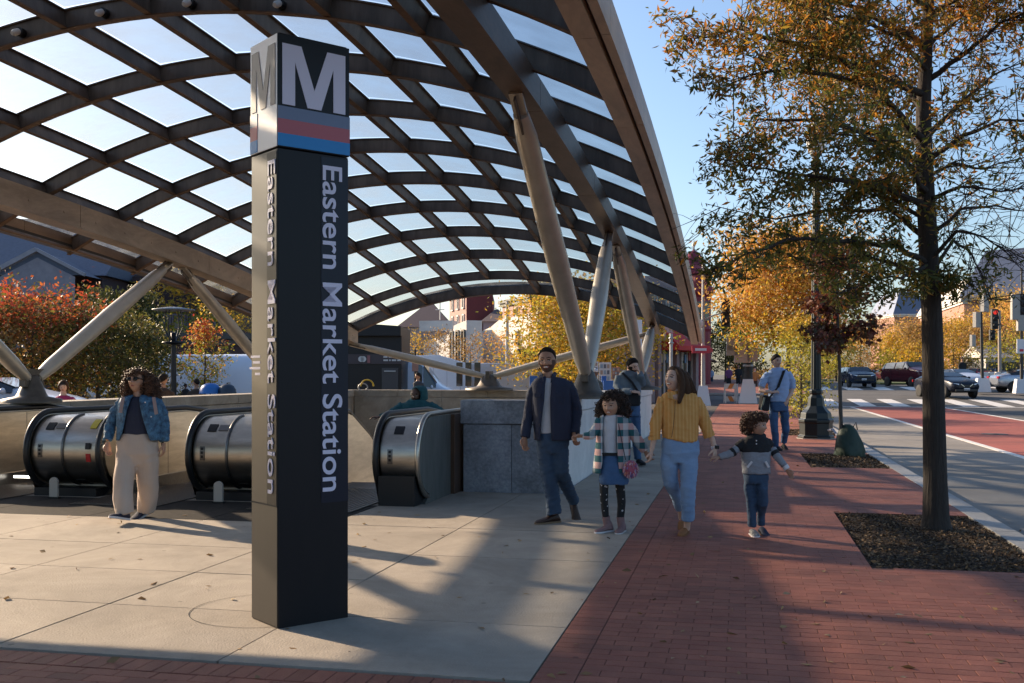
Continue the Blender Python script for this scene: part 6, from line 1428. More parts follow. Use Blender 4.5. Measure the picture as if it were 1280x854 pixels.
f.wear('sleeve', M_floral, [[(154, 501, 6.2), (145, 515, 7.2, .02), (138, 533, 7, 0), (134.5, 551, 5.8, -.05)]], fold=.010, ff=28, seed=24, body=.55); f.wear('sleeve', M_floral, [[(196, 501, 6.2), (203, 515, 7.2, .04), (205.5, 534, 7, .05), (205, 552, 5.8, .05)]], fold=.010, ff=28, seed=25, body=.55)
for x0, x1, y1 in ((154, 150.5, 516), (192, 195.5, 518)):
    b = MB(); b.bar(P(x0, 496.5, -.115), P(x1, y1, -.155), .035, .010, (0, -1, .2)); b.build('backpack_strap', mat('mauve_strap', (.34, .25, .24), .8), f.t, world=False, bevel=.003)
b = MB(); b.tube([P(148, 556, .15), P(147, 562, .15)], .012, 6); b.tube([P(203, 552, .14), P(204, 562, .14)], .014, 6); b.build('strap_ends', M_blks, f.t, world=False)
for y, x in ((503, 181.5), (521, 189)): b = MB(); b.ellipsoid(P(x, y, -.148), (.008, .004, .008), 8, 6); b.build('button', M_wsole, f.t, world=False)
f.tube(f.skin, [(173, 500, 6.5), (172, 487, 5.6), (171, 478, 5.4)])
hand(f.hx, P(134.5, 554, -.06), (.12, -.1, -1), (.7, -.5, 0), .92, .5, 1); hand(f.hx, P(205, 555, .05), (.0, -.1, -1), (-.7, 0, 0), .9, .5, -1)
c, h_, R = f.finish(face_mats(SK_M, M_hbr), (171.5, 476.5), 29.5, -.18, .20, smile=0)
b = MB(); q = c+R@Vector((0, -.445, .012))*h_
for s in (-1, 1): b.ellipsoid(q+R@Vector((s*.135, .03, 0))*h_, (.118*h_, .035*h_, .088*h_), 14, 8, 0, R)
b.bar(q+R@Vector((-.30, .06, .03))*h_, q+R@Vector((.30, .06, .03))*h_, .01, .014)
for s in (-1, 1): b.tube([q+R@Vector((s*.27, .07, .03))*h_, q+R@Vector((s*.37, .42, .03))*h_], .004, 5)
b.build('sunglasses', mat('sunglass_lens', (.008, .008, .009), .12), f.t, world=False)
hair_cap('hair', c, h_, R, M_hcurl, f.t, th=.03, front=.33, temple=.24, ear=-.2, back=-.5, rough=.02)
e = [(P(171, 465.5, -.02), (10*f.u, .08, 4.5*f.u)), (P(172, 470, .05), (16*f.u, .10, 7.5*f.u)), (P(160, 485, .02), (7.5*f.u, .075, 14*f.u)), (P(188, 485, .03), (10.5*f.u, .09, 15*f.u)), (P(173, 484, .11), (17*f.u, .07, 14*f.u)), (P(195, 493, .03), (6*f.u, .06, 8*f.u))]; b = MB()
for q, r in e: b.ellipsoid(q, [x*.82 for x in r], 14, 10)
curls(b, e, 1500, .013, .06, 9, (c, (R@Vector((0, -1, -.38))).normalized(), .70), .0046); b.build('curls', M_hcurlb, f.t, world=False)
shoe(f.t, P(159, 650.5, -.18), (-.3, -.92, .22), .26, M_navy, M_wsole, .05); shoe(f.t, P(181, 643.5, .28), (-.15, -.98, -.18), .25, M_navy, M_wsole, .048)
# ---------------------------------------------------------------- man with the shoulder bag
f = Fig('man in a light blue shirt with a black shoulder bag, walking behind the boy', 975, 20.5); P = f.P
f.wear('jeans', M_jeanm, [[(967.5, 508, 5.6), (967.5, 525, 5.3), (968.5, 540, 4.7), (970, 558, 4.2, .1)], [(979.5, 508, 5.8), (981, 524, 5.4, .05), (982, 538, 4.7, .1), (979.5, 553, 4.1, .25)]], [[(500, 963, 984, .24), (508, 962, 985.5, .26), (514, 963, 985, .24)]], fold=.010, ff=18, vox=.014, seed=31)
f.wear('shirt', M_lblue, [[(961, 466.5, 4.6), (955.5, 474, 4.8, 0), (951.5, 484, 4.2, -.05)], [(984, 466.5, 4.8), (989, 476, 5.2, .02), (991, 486, 4.2, .02)]], [[(460, 966, 978, .13), (463.5, 961, 984, .2), (470, 959, 986, .25), (485, 960.5, 986, .27), (502, 961, 985, .27)]], fold=.009, ff=18, vox=.014, seed=32)
f.tube(f.skin, [(972, 464, 3.8), (972, 456, 3.4)]); f.tube(f.skin, [(951.5, 483, 2.8, -.05), (950.5, 488, 2.8, -.08), (958, 489.5, 2.4, -.2), (965, 490.5, 2, -.22)]); f.tube(f.skin, [(991, 485, 2.8), (988, 493, 2.5, -.05), (983.5, 500, 2, -.1)])
hand(f.hx, P(965.5, 490.5, -.22), (1, -.1, .2), (0, .6, -1), 1, .8, 1); hand(f.hx, P(984, 499.5, -.1), (-.4, -.1, -1), (0, 1, 0), 1, .3, 1)
c, h_, R = f.finish(face_mats(SK_L, M_hbr), (970.5, 452), 16.5, .35, .02, vox=.013, nu=60)
hair_cap('hair', c, h_, R, M_hb, f.t, th=.07, front=.27, temple=.14, rough=.02, sideth=.5)
b = MB(); b.bar(P(980, 463.5, -.11), P(972.5, 484, -.165), .05, .012, (0, -1, .2)); b.bar(P(972.5, 484, -.165), P(958.5, 501, -.16), .03, .012, (0, -1, .2)); b.bar(P(980, 463.5, -.11), P(982, 461.5, .05), .05, .012); b.build('bag_strap', M_blks, f.t, world=False)
b = MB(); b.obox(P(955.5, 504, -.06), (.20, .13, .30), Matrix.Rotation(.5, 3, 'Z')@Matrix.Rotation(.15, 3, 'Y')); b.build('shoulder_bag', M_blks, f.t, world=False, bevel=.03)
b = MB(); b.obox(P(953.5, 505, -.145), (.035, .02, .26), Matrix.Rotation(.25, 3, 'Y')); b.build('bag_trim', mat('olive_trim', (.3, .3, .22), .7), f.t, world=False)
shoe(f.t, P(970.5, 563, .15), (.1, -1, 0), .28, M_blks, M_blk, .05); shoe(f.t, P(978.5, 559, .35), (.1, -.8, -.35), .28, M_blks, M_blk, .05)
# ---------------------------------------------------------------- bearded man on the phone behind the girl
f = Fig('bearded man in a grey-blue shirt with a dark strap, standing behind the girl', 790, 16.9); P = f.P
f.wear('jeans', M_jeanm, [[(782, 512, 7), (783, 535, 6.4), (783, 556, 5.4), (783, 575, 4.8)], [(793, 512, 7), (795, 535, 6.2, .1), (796, 556, 5.4, .2), (797, 574, 4.8, .3)]], [[(503, 776, 800, .25), (514, 776, 800, .26), (520, 777, 799, .25)]], fold=.008, vox=.014, seed=41)
M_cham = cloth('chambray', (0.10, 0.135, 0.17), (0.15, 0.19, 0.23), 6)
f.wear('shirt', M_cham, [[(774, 470, 5.5), (771, 482, 5.8, -.02), (776, 490, 5, -.15), (789, 489.5, 4, -.28)], [(797, 470, 5.5), (803, 480, 5.2, 0), (801, 470, 4.4, -.15), (799, 465.5, 3.5, -.18)]], [[(463, 779, 793, .15), (467, 774, 798, .22), (480, 772, 801, .26), (495, 774, 801, .27), (505, 775, 801, .27)]], fold=.009, vox=.014, seed=42)
b = MB(); b.obox(P(787, 499, -.17), (.34, .10, .22)); b.build('black_bag', M_blks, f.t, world=False, bevel=.03)
b = MB(); b.bar(P(778, 466, -.11), P(790, 478, -.15), .035, .012, (0, -1, 0)); b.bar(P(790, 478, -.15), P(799, 492, -.15), .035, .012, (0, -1, 0)); b.build('strap', M_blks, f.t, world=False)
f.tube(f.skin, [(788, 467, 4.2), (789, 459, 3.8)]); hand(f.hx, P(799, 466, -.18), (-.25, .1, 1), (-1, .2, 0), 1, .7, 1); hand(f.hx, P(790, 489.5, -.28), (1, -.1, -.1), (0, .5, -1), 1, .6, 1)
c, h_, R = f.finish(face_mats(SK_L, M_hb), (790.5, 458.5), 19.5, .55, -.15, beard=1.0, vox=.013, smile=.2, nu=60)
hair_cap('hair', c, h_, R, M_hb, f.t, th=.09, front=.28, temple=.16, rough=.02, sideth=.6)
shoe(f.t, P(783, 581, .0), (.3, -1, 0), .28, M_blks, M_blk); shoe(f.t, P(797, 580, .3), (.3, -1, 0), .28, M_blks, M_blk)
# ---------------------------------------------------------------- hooded rider on the escalator
f = Fig('person in a teal hood riding up the right escalator, arms spread on both handrails', 517, 14.9, -0.42); P = f.P
f.wear('hoodie', M_teal, [[(504, 508, 7), (495, 514, 6, -.05), (484, 519, 4.6, -.12), (474, 521.5, 3.6, -.15)], [(536, 508, 7.5), (546, 513, 6.4, -.02), (558, 517.5, 4.6, -.05), (566, 520, 3.6, -.05)]],
       [[(500, 511, 531, .18), (505, 502, 540, .24), (514, 500, 543, .28), (530, 502, 541, .30), (550, 503, 540, .30)]], fold=.011, ff=18, vox=.013, seed=51)
b = MB(); rings = []
for k, (y, xl, xr, dp, dy) in enumerate(((500, 512, 535, .26, .04), (494, 513.5, 535, .27, .03), (488, 514.5, 534.5, .26, .02), (484, 517, 533, .20, .03), (482, 521, 530, .10, .04))): rings.append(f.ring((y, xl, xr, dp, dy), e=1.0))
b.loft(rings); mh = remesh(b, .012, 2, .004, 20, 3)
# open the hood's front by pushing it back round the face
fcx = P(520.5, 494, 0)
mh.v = [(v[0], v[1]+max(0, .26*(1-((v[0]-fcx.x)/.070)**2-((v[2]-fcx.z)/.105)**2)) if v[1] < .06 else v[1], v[2]) for v in mh.v]
mh.build('hood', M_teal, f.t, world=False)
f.wear('trousers', M_dkgrey, [[(512, 548, 9), (512, 575, 7.5), (513, 600, 7)], [(531, 548, 9), (531, 575, 7.5), (530, 600, 7)]], vox=.02, fold=.006)
f.tube(f.skin, [(521, 505, 5), (520.5, 497, 4.6)]); hand(f.hx, P(475, 521.5, -.15), (-1, -.3, .05), (0, 0, -1), 1, .5, 1); hand(f.hx, P(566, 519.5, -.05), (1, -.2, -.05), (0, 0, -1), 1, .5, -1)
c, h_, R = f.finish(face_mats(SK_B, M_hb), (520.5, 494.5, .01), 21, -.25, .0, beard=1.0, vox=.014, nu=60)
shoe(f.t, P(513, 604, .05), (0, -1, 0), .28, M_blks, M_blk); shoe(f.t, P(530, 604, .05), (0, -1, 0), .28, M_blks, M_blk)
# ---------------------------------------------------------------- smaller figures, standing or sitting
def small(label, px, D, head_py, hpx, top, legs, skin, hair, yaw=0.0, pose='stand', z=0.0, female=False, arms=None, lean=0.0, hat=None, group=None, mbl=None):
    f = Fig(label, px, D, z, group); u = hpx; P = f.P; ch = head_py+u*.5; L_ = lambda x, k: (px+x*u, head_py+k*u)
    x, dx_ = px, lean*u
    sh = head_py+1.35*u; hipy = head_py+3.9*u; H_ = lambda a, b, r, dy=0: (px+dx_*(1-(b-1)/3)+a*u if b < 4 else px+a*u, head_py+b*u, r*u, dy)
    f.wear('top', top, [[H_(-.72, 1.65, .30), H_(-.90, 2.5, .26), H_(-.82, 3.3, .20, -.1)] if not arms else [H_(*q) for q in arms[0]], [H_(.72, 1.65, .30), H_(.90, 2.5, .26), H_(.82, 3.3, .20, -.1)] if not arms else [H_(*q) for q in arms[1]]],
           [[(head_py+1.25*u, x+dx_-.35*u, x+dx_+.35*u, .15), (head_py+1.5*u, x+dx_-.78*u, x+dx_+.78*u, .22), (head_py+2.4*u, x+dx_*.6-.74*u, x+dx_*.6+.74*u, .26), (head_py+3.9*u, x+dx_*.2-.70*u, x+dx_*.2+.70*u, .27)]], vox=.022, fold=.008, ff=16)
    if pose == 'stand':
        f.wear('trousers', legs, [[H_(-.35, 3.9, .42), H_(-.38, 5.4, .32), H_(-.40, 7.15, .26, .05)], [H_(.35, 3.9, .42), H_(.40, 5.4, .32, -.05), H_(.44, 7.2, .26, -.15)]], [[(head_py+3.6*u, x-.66*u, x+.66*u, .25), (head_py+4.2*u, x-.68*u, x+.68*u, .26)]], vox=.022, fold=.006)
        for a, dy in ((-.40, .05), (.44, -.15)): shoe(f.t, P(px+a*u, head_py+7.5*u, dy+.05), (a*.3, -1, 0), .28, M_blks, M_blk)
    else:
        f.wear('trousers', legs, [[H_(-.35, 3.9, .42), H_(-.5, 4.1, .36, -.4), H_(-.5, 5.6, .28, -.45)], [H_(.35, 3.9, .42), H_(.5, 4.1, .36, -.4), H_(.5, 5.6, .28, -.45)]], vox=.022, fold=.006)
        for a in (-.5, .5): shoe(f.t, P(px+a*u, head_py+5.9*u, -.4), (0, -1, 0), .28, M_blks, M_blk)
    f.tube(f.skin, [(px+dx_, head_py+1.4*u, .26*u), (px+dx_, head_py+.8*u, .24*u)])
    ea = (-.82, 3.3, -.1) if not arms else (arms[0][-1][0], arms[0][-1][1], arms[0][-1][3] if len(arms[0][-1]) > 3 else 0); eb = (.82, 3.3, -.1) if not arms else (arms[1][-1][0], arms[1][-1][1], arms[1][-1][3] if len(arms[1][-1]) > 3 else 0)
    for e_, th in ((ea, 1), (eb, -1)): q = H_(e_[0], e_[1], 1, e_[2]); hand(f.hx, P(q[0], q[1], q[3]), (0, -.3, -1), (-e_[0], 0, 0), 1, .5, th)
    c, h_, R = f.finish(face_mats(skin, hair), (px+dx_, ch), u, yaw, -.1, vox=.018, nu=48)
    if hat: hair_cap('cap', c, h_, R, hat, f.t, th=.10, front=.20, temple=.12, ear=.08, back=.0, rough=.0, nu=48)
    hair_cap('hair', c, h_, R, hair, f.t, th=.07 if not female else .12, front=.27, temple=.12 if not female else 0, ear=.0 if not female else -.4, back=-.26 if not female else -.75, rough=.02, nu=48)
    return f
small('person in a magenta top and dark hat leaning on the parapet by the left pedestal', 82, 17.5, 476.5, 14, M_mag, M_dkgrey, SK_L, M_hbr, .3, hat=M_blks, female=True, lean=-.2, arms=[[(-.5, 1.6, .28), (-.5, 2.0, .25, -.15), (-.1, 2.25, .2, -.3)], [(.7, 1.6, .28), (1.1, 2.0, .24, -.15), (1.5, 2.1, .18, -.3)]])
small('dark-haired person in black seen from behind, right of the curly-haired walker', 204, 21, 468, 13.5, M_dkbr, M_dkgrey, SK_D, M_hb, 2.7)
small('person in a dark brown coat by the white van, behind the small maple', 243, 31, 474, 9.5, M_dkbr, M_dkgrey, SK_D, M_hb, -2.0, lean=.25)
small('small dark figure beside the disc-topped lamp, by the white van', 232, 36, 480, 5, M_blks, M_blks, SK_B, M_hb, 1.5)
small('slim person in a dark top stooping beside the white van, above the teal hood', 525.5, 30.5, 466, 8.5, M_dkgrey, M_dkgrey, SK_D, M_hb, -1.2, lean=-.35, arms=[[(-.2, 1.7, .26), (-.35, 2.6, .2), (-.5, 3.4, .16)], [(.6, 1.7, .28), (.6, 2.6, .2), (.3, 3.4, .16)]])
small('seated person in a pale cap behind the far wall, left of the bearded man', 744, 28.5, 461.5, 10.5, M_olive, M_dkgrey, SK_B, M_hb, -.2, 'sit', z=-.05, hat=M_tee, arms=[[(-.6, 1.7, .3), (-.8, 2.4, .26, -.1), (-.1, 2.2, .2, -.3)], [(.6, 1.7, .3), (.8, 2.4, .26, -.1), (.1, 1.6, .2, -.3)]])
small('pedestrian in a purple top on the far sidewalk', 911, 80, 457, 4.1, cloth('purple_cloth', (.16, .05, .14)), M_blks, SK_D, M_hb, 0, z=.3)
small('pedestrian in black beside the purple top on the far sidewalk', 923, 82, 456, 4.1, M_blks, M_blks, SK_D, M_hb, 0, z=.3)
small('pedestrian in an orange coat behind the striped barricade', 943.5, 74, 459, 4.4, cloth('orange_cloth', (.45, .2, .06)), M_dkbr, SK_L, M_hbr, 0, z=.1)
small('pedestrian in dark clothes waiting near the traffic signals at the right', 1203, 92, 447, 4.6, M_blks, M_blks, SK_D, M_hb, 0, z=.6)
small('pedestrian in pale blue far down the shopping street', 889, 110, 459, 3.3, M_lblue, M_jean, SK_L, M_hbr, 0, z=.73)
# ================================================================ vehicles
def paint(nm, c, r=.25, mtl=.3):
    if max(c) < .08: mtl = 0
    m = mat(nm, c, r, mtl); b = m.node_tree.nodes['Principled BSDF']; dk = max(c) < .08; b.inputs['Coat Weight'].default_value = .12 if dk else .5; b.inputs['Coat Roughness'].default_value = .08; b.inputs['Specular IOR Level'].default_value = .2 if dk else .5; return m
M_cg_ = mat('car_glass', (0.012, 0.016, 0.02), 0.06, spec=.9); M_tyre = mat('tyre', (0.015, 0.015, 0.015), .8); M_rim = mat('alloy_rim', (.45, .45, .46), .3, .9); M_lamp = mat('head_lamp', (.7, .72, .75), .1, .2); M_chrome = mat('chrome', (.7, .7, .72), .15, 1.0); M_plate2 = mat('number_plate', (.6, .62, .66), .5); M_tail = mat('tail_lamp', (.35, .01, .01), .2)
def car(label, loc, rz, L, Wd, Ht, body, kind='sedan', group=None, cat='car', name='parked_car', tail=False):
    """front faces local -Y. Body lofted through cross sections; glass, wheels, lamps as parts"""
    t = empty(name, loc, rz, label, cat, group); w = Wd/2
    if kind == 'sedan': st = [(0, .42, .50, .52, .80, .60), (.03, .24, .58, .62, .92, .74), (.10, .20, .66, .70, .97, .82), (.27, .20, .74, .80, 1, .86), (.30, .20, .75, .84, 1, .84), (.46, .20, .77, 1, 1, .66), (.62, .20, .77, 1.0, 1, .66), (.66, .20, .78, .985, 1, .66), (.85, .20, .76, .80, 1, .80), (.90, .22, .75, .79, .98, .84), (.98, .26, .70, .74, .92, .80), (1, .36, .62, .64, .84, .70)]; ws = (4, 5); cab = [4, 5, 6, 7, 8]
    elif kind == 'suv': st = [(0, .34, .50, .54, .84, .62), (.02, .20, .60, .64, .94, .80), (.10, .17, .66, .70, .98, .86), (.24, .17, .70, .76, 1, .88), (.27, .17, .70, .78, 1, .86), (.40, .17, .71, 1, 1, .74), (.62, .17, .71, 1.0, 1, .74), (.90, .17, .71, .97, 1, .74), (.97, .2, .70, .74, .97, .84), (1, .3, .62, .66, .92, .8)]; ws = (4, 5); cab = [4, 5, 6, 7, 8]
    else: st = [(0, .16, .34, .38, .86, .66), (.02, .10, .42, .46, .95, .82), (.12, .09, .50, .54, 1, .88), (.17, .09, .52, .60, 1, .88), (.27, .09, .54, .93, 1, .86), (.33, .09, .54, 1, 1, .90), (.45, .09, .54, 1, 1, .90), (.98, .09, .54, 1, 1, .90), (1, .12, .52, .96, .97, .86)]; ws = (3, 4); cab = [3, 4, 5, 6][:3] if kind == 'van' else []
    S_ = []
    for (q, zl, zs_, zt, wf, wt) in st:
        y = (q-.5)*L; zt *= Ht; zs_ *= Ht; zl *= Ht; W_ = w*wf; half = [(0, zl), (W_*.86, zl), (W_*.98, zl+.10*Ht), (W_, (zl+zs_)*.52), (W_*.955, zs_), (w*wt if zt-zs_ > .08*Ht else W_*.88, zt), (0, zt+(.02*Ht if zt-zs_ > .1 else .01))]
        S_.append([(x, y, z) for x, z in half]+[(-x, y, z) for x, z in half[-2:0:-1]])
    b = MB(); b.loft([[Vector(p) for p in r] for r in S_]); o = b.build('body', body, t, world=False, normals=True)
    md = o.modifiers.new('sub', 'SUBSURF'); md.levels = 1; md.render_levels = 2
    for e_ in (): pass
    def quad(a, b_, c, d, ins, name, m, off=.018, par=None):
        a, b_, c, d = map(Vector, (a, b_, c, d)); cn = (a+b_+c+d)/4; n = (b_-a).cross(d-a).normalized(); 
        if n.dot(cn-Vector((0, cn.y*.6, Ht*.4))) < 0: n = -n
        q = [p+(cn-p)*ins+n*off for p in (a, b_, c, d)]; k = MB(); k.add(q+[p-n*.03 for p in q], [(0, 1, 2, 3), (7, 6, 5, 4), (0, 4, 5, 1), (1, 5, 6, 2), (2, 6, 7, 3), (3, 7, 4, 0)]); return k.build(name, m, par or t, world=False)
    i, j = ws; n_ = len(S_[0])
    quad(S_[i][5], S_[i][n_-5], S_[j][n_-5], S_[j][5], .09, 'windshield', M_cg_)
    for a, c in zip(cab[:-1], cab[1:]):
        for sd in (0, 1):
            g_ = (lambda r, k: S_[r][k] if sd == 0 else S_[r][n_-k]); quad(g_(a, 4), g_(c, 4), g_(c, 5), g_(a, 5), .12, 'side_window', M_cg_)
    if kind in ('sedan', 'suv'): k = cab[-2]; quad(S_[k][5], S_[k][n_-5], S_[k+1][n_-5], S_[k+1][5], .12, 'rear_window', M_cg_)
    R0 = .335 if kind != 'van' else .35; M0 = Matrix.Rotation(math.pi/2, 3, 'Y')
    for y in (-L*.5+L*.185, L*.5-L*.20):
        for sx in (-1, 1):
            k = MB(); k.lathe([(R0*.60, -.11), (R0*.95, -.11), (R0, -.07), (R0, .07), (R0*.95, .11), (R0*.60, .11)], n=24); k.v = [tuple(M0@Vector(v)+Vector((sx*(w-.09), y, R0))) for v in k.v]; wh = k.build('wheel', M_tyre, t, world=False)
            k = MB(); k.lathe([(0, -.095), (R0*.62, -.10), (R0*.62, .10), (0, .095)], n=20); k.v = [tuple(M0@Vector(v)+Vector((sx*(w-.085), y, R0))) for v in k.v]; k.build('rim', M_rim, wh, world=False)
            k = MB(); k.lathe([(0, -.04), (R0*1.14, -.04), (R0*1.14, .04), (0, .04)], n=24); k.v = [tuple(M0@Vector(v)+Vector((sx*(w-.028), y, R0+.02))) for v in k.v]; k.build('wheel_arch', M_tyre, t, world=False)
    fy = -L/2; zt = {'sedan': .56, 'suv': .60, 'van': .40, 'box': .4}[kind]*Ht
    k = MB(); k.obox((0, fy+.02, zt-.12*Ht*(.8 if kind != 'van' else .5)), (Wd*.50, .06, .11*Ht)); k.build('grille', M_blk, t, world=False, bevel=.01)
    k = MB(); k.obox((0, fy+.02, zt-.25*min(Ht, 1.7)), (Wd*.72, .07, .09*Ht)); k.build('lower_intake', M_blk, t, world=False, bevel=.01)
    if kind == 'sedan':
        for sx in (-1, 1):
            k = MB(); k.bar((sx*.36, fy-.015, zt-.02), (sx*.16, fy-.02, zt-.16), .03, .025, (0, -1, 0)); k.build('grille_trim', M_chrome, t, world=False)
    else: k = MB(); k.bar((-Wd*.26, fy-.01, zt-.05), (Wd*.26, fy-.01, zt-.05), .02, .03, (0, 0, 1)); k.build('grille_trim', M_chrome, t, world=False)
    k = MB(); k.obox((0, fy-.005, zt-.22*min(Ht, 1.7)), (.34, .02, .15)); k.build('number_plate', M_plate2, t, world=False)
    for sx in (-1, 1):
        k = MB(); k.add([(sx*w*.50, fy+.0, zt), (sx*w*.86, fy+.12, zt+.03), (sx*w*.93, fy+.38, zt+.07), (sx*w*.93, fy+.36, zt-.02), (sx*w*.85, fy+.09, zt-.09), (sx*w*.52, fy-.01, zt-.08)]+[(sx*w*.48, fy+.25, zt+.0), (sx*w*.8, fy+.4, zt), (sx*w*.85, fy+.45, zt), (sx*w*.85, fy+.45, zt-.03), (sx*w*.8, fy+.4, zt-.08), (sx*w*.48, fy+.25, zt-.08)], [(0, 1, 2, 3, 4, 5)]+[(i_, (i_+1) % 6, (i_+1) % 6+6, i_+6) for i_ in range(6)])
        k.build('headlight', M_lamp, t, world=False, normals=True)
        k = MB(); ym = S_[ws[0]][0][1]+.12; k.ellipsoid((sx*(w+.09), ym+.05, st[ws[0]][2]*Ht+.06), (.11, .05, .075), 10, 6); k.bar((sx*w*.93, ym+.05, st[ws[0]][2]*Ht+.03), (sx*(w+.05), ym+.05, st[ws[0]][2]*Ht+.04), .03, .03); k.build('mirror', body, t, world=False)
        k = MB(); k.obox((sx*w*.80, L/2-.03, st[-2][2]*Ht-.06), (w*.30, .10, .14)); k.build('tail_light', M_tail, t, world=False, bevel=.01)
        for yy in (-.02*L, .20*L):
            k = MB(); k.box(sx*(w+.002)-.004, sx*(w+.002)+.004, yy, yy+.012, .22*Ht, .70*Ht) if kind != 'van' else None; 
            if kind != 'van': k.build('door_gap', M_blk, t, world=False)
            k = MB(); k.obox((sx*(w+.012), yy+.1*L*.5, .64*Ht if kind != 'van' else .5*Ht), (.02, .15, .03)); k.build('door_handle', M_chrome, t, world=False)
    return t
def wp(px, D, dz=0): p = Wp(px, 468, D); return (p.x, p.y, max(-.136, ground_z(p.y)-.136)+dz)
fr = TH
car('dark sedan with slanting chrome trim on its nose, half hidden by the near trunk', wp(1182, 60.5), 0.32, 4.6, 1.82, 1.45, paint('midnight_blue_paint', (.010, .014, .026)), 'sedan', name='car')
car('maroon pickup-nosed truck with bright headlights behind the dark sedan', wp(1138, 79), 0.42, 5.2, 2.0, 1.85, paint('maroon_paint', (.055, .012, .02)), 'suv', cat='truck', name='truck')
car('dark blue car coming up the road at the far left of the lanes', wp(1071, 76), 0.12, 4.5, 1.9, 1.45, paint('dark_blue_paint', (.015, .024, .045)), 'suv', name='car')
car('white sedan just behind the dark sedan, right of the near trunk', wp(1198, 69), .35, 4.6, 1.8, 1.42, paint('white_paint', (.55, .57, .62), .3, 0), 'sedan', name='car')
car('small red car parked beyond the signals', wp(1224, 102), .9, 4.2, 1.8, 1.5, paint('red_paint', (.42, .02, .03)), 'sedan', name='car')
car('silver sedan cut by the right edge of the photo, seen from the side', wp(1288, 66), 1.75, 4.7, 1.82, 1.45, paint('silver_paint', (.34, .37, .43), .25, .6), 'sedan', name='car')
car('dark maroon car far behind near the hedge', wp(1110, 125), .3, 4.5, 1.8, 1.5, MATS['maroon_paint'], 'sedan', name='car')
car('small dark car parked under the far trees', wp(1092, 130), .3, 4.5, 1.8, 1.5, MATS['midnight_blue_paint'], 'sedan', name='car')
car('grey car far behind, right of the red car', wp(1243, 104), 1.2, 4.4, 1.8, 1.5, MATS['silver_paint'], 'sedan', name='car')
M_vw = paint('van_white', (.62, .66, .74), .35, 0)
D = 39; v1 = car('white panel van facing right, with a blue side window, beyond the far parapet', (Wp(492, 468, D).x, Wp(492, 468, D).y, -.14), TH+math.pi/2-.03, 5.2, 1.9, 2.15, M_vw, 'van', cat='van', name='van')
D = 43; v2 = car('long white van with a dark open side hatch, behind the small maple', (Wp(300, 468, D).x, Wp(300, 468, D).y, 0), TH+math.pi/2, 6.6, 2.0, 2.3, M_vw, 'van', cat='van', name='van')
k = MB(); k.obox((1.03, .55, 1.25), (.06, 1.9, 1.1)); k.build('open_hatch', M_blk, v2, world=False)
for z in (.75, .78): k = MB(); k.obox((1.08, .9, 1.85), (.05, 2.6, .06)); k.build('hatch_rail', M_gr, v2, world=False)
D = 47; v3 = car('white van partly hidden by the disc-topped lamp', (Wp(205, 468, D).x, Wp(205, 468, D).y, 0), TH+math.pi/2, 6.2, 2.0, 2.2, M_vw, 'van', cat='van', name='van')
D = 44; t = empty('box_truck', (Wp(505, 468, D).x, Wp(505, 468, D).y, 0), TH, 'big white box truck parked behind the white panel van', 'truck')
def PB(px, py, dy=0.0): D_ = D+dy; return Vector(((px-640)/F*D_-(505-640)/F*D, dy, H-(py-468)/F*D_))
x0, x1 = PB(432, 0).x, PB(584, 0).x; zt = PB(0, 444).z
k = MB(); k.add([(x0, 0, .6), (x1, 0, .6), (x1, 0, zt-.35), (x1-1.2, 0, zt), (x0, 0, zt-.05), (x0, 2.4, .6), (x1, 2.4, .6), (x1, 2.4, zt-.35), (x1-1.2, 2.4, zt), (x0, 2.4, zt-.05)], [(0, 1, 2, 3, 4), (9, 8, 7, 6, 5), (0, 5, 6, 1), (1, 6, 7, 2), (2, 7, 8, 3), (3, 8, 9, 4), (4, 9, 5, 0)]); k.build('cargo_box', M_vw, t, world=False, bevel=.03)
for i in range(9): k = MB(); xx = x0+(x1-x0)*(i+.5)/9; k.box(xx-.012, xx+.012, -.012, 0, .65, zt-.5); k.build('panel_rib', mat('van_seam', (.4, .43, .5), .5), t, world=False)
for i in range(3): k = MB(); xx = PB(572, 0).x-.05+.38*i; k.box(xx, xx+.26, -.02, .01, 1.0, 2.0); k.build('side_window', M_cg_, t, world=False)
for xx in (x0+1, x0+2, x1-.6):
    k = MB(); k.lathe([(0, -.12), (.42, -.12), (.42, .12), (0, .12)], n=18); k.v = [tuple(Matrix.Rotation(math.pi/2, 3, 'X')@Vector(v)+Vector((xx, .25, .42))) for v in k.v]; k.build('wheel', M_tyre, t, world=False)
D = 46; t = empty('box_truck', (Wp(600, 468, D).x, Wp(600, 468, D).y, 0), TH, 'smaller white truck behind the pedestal on the far parapet', 'truck'); z_ = H+(468-454)/F*D
k = MB(); k.box(-.9, 2.6, 0, 2.2, .6, z_); k.build('cargo_box', M_vw, t, world=False, bevel=.04)
k = MB(); k.box(-1.9, -.92, .1, 2.1, .5, z_-.25); cb = k.build('cab', M_vw, t, world=False, bevel=.12); k = MB(); k.box(-1.7, -1.1, .07, .11, 1.2, z_-.45); k.build('side_window', M_cg_, cb, world=False)
for xx in (-1.3, 2.0): k = MB(); k.lathe([(0, -.12), (.4, -.12), (.4, .12), (0, .12)], n=18); k.v = [tuple(Matrix.Rotation(math.pi/2, 3, 'X')@Vector(v)+Vector((xx, .2, .4))) for v in k.v]; k.build('wheel', M_tyre, t, world=False)
D = 24; car('white car roof and windows just above the parapet at the far left', (Wp(-8, 468, D).x, Wp(-8, 468, D).y, 0), TH+math.pi/2, 4.3, 1.8, 1.42, MATS['white_paint'], 'sedan', name='car')
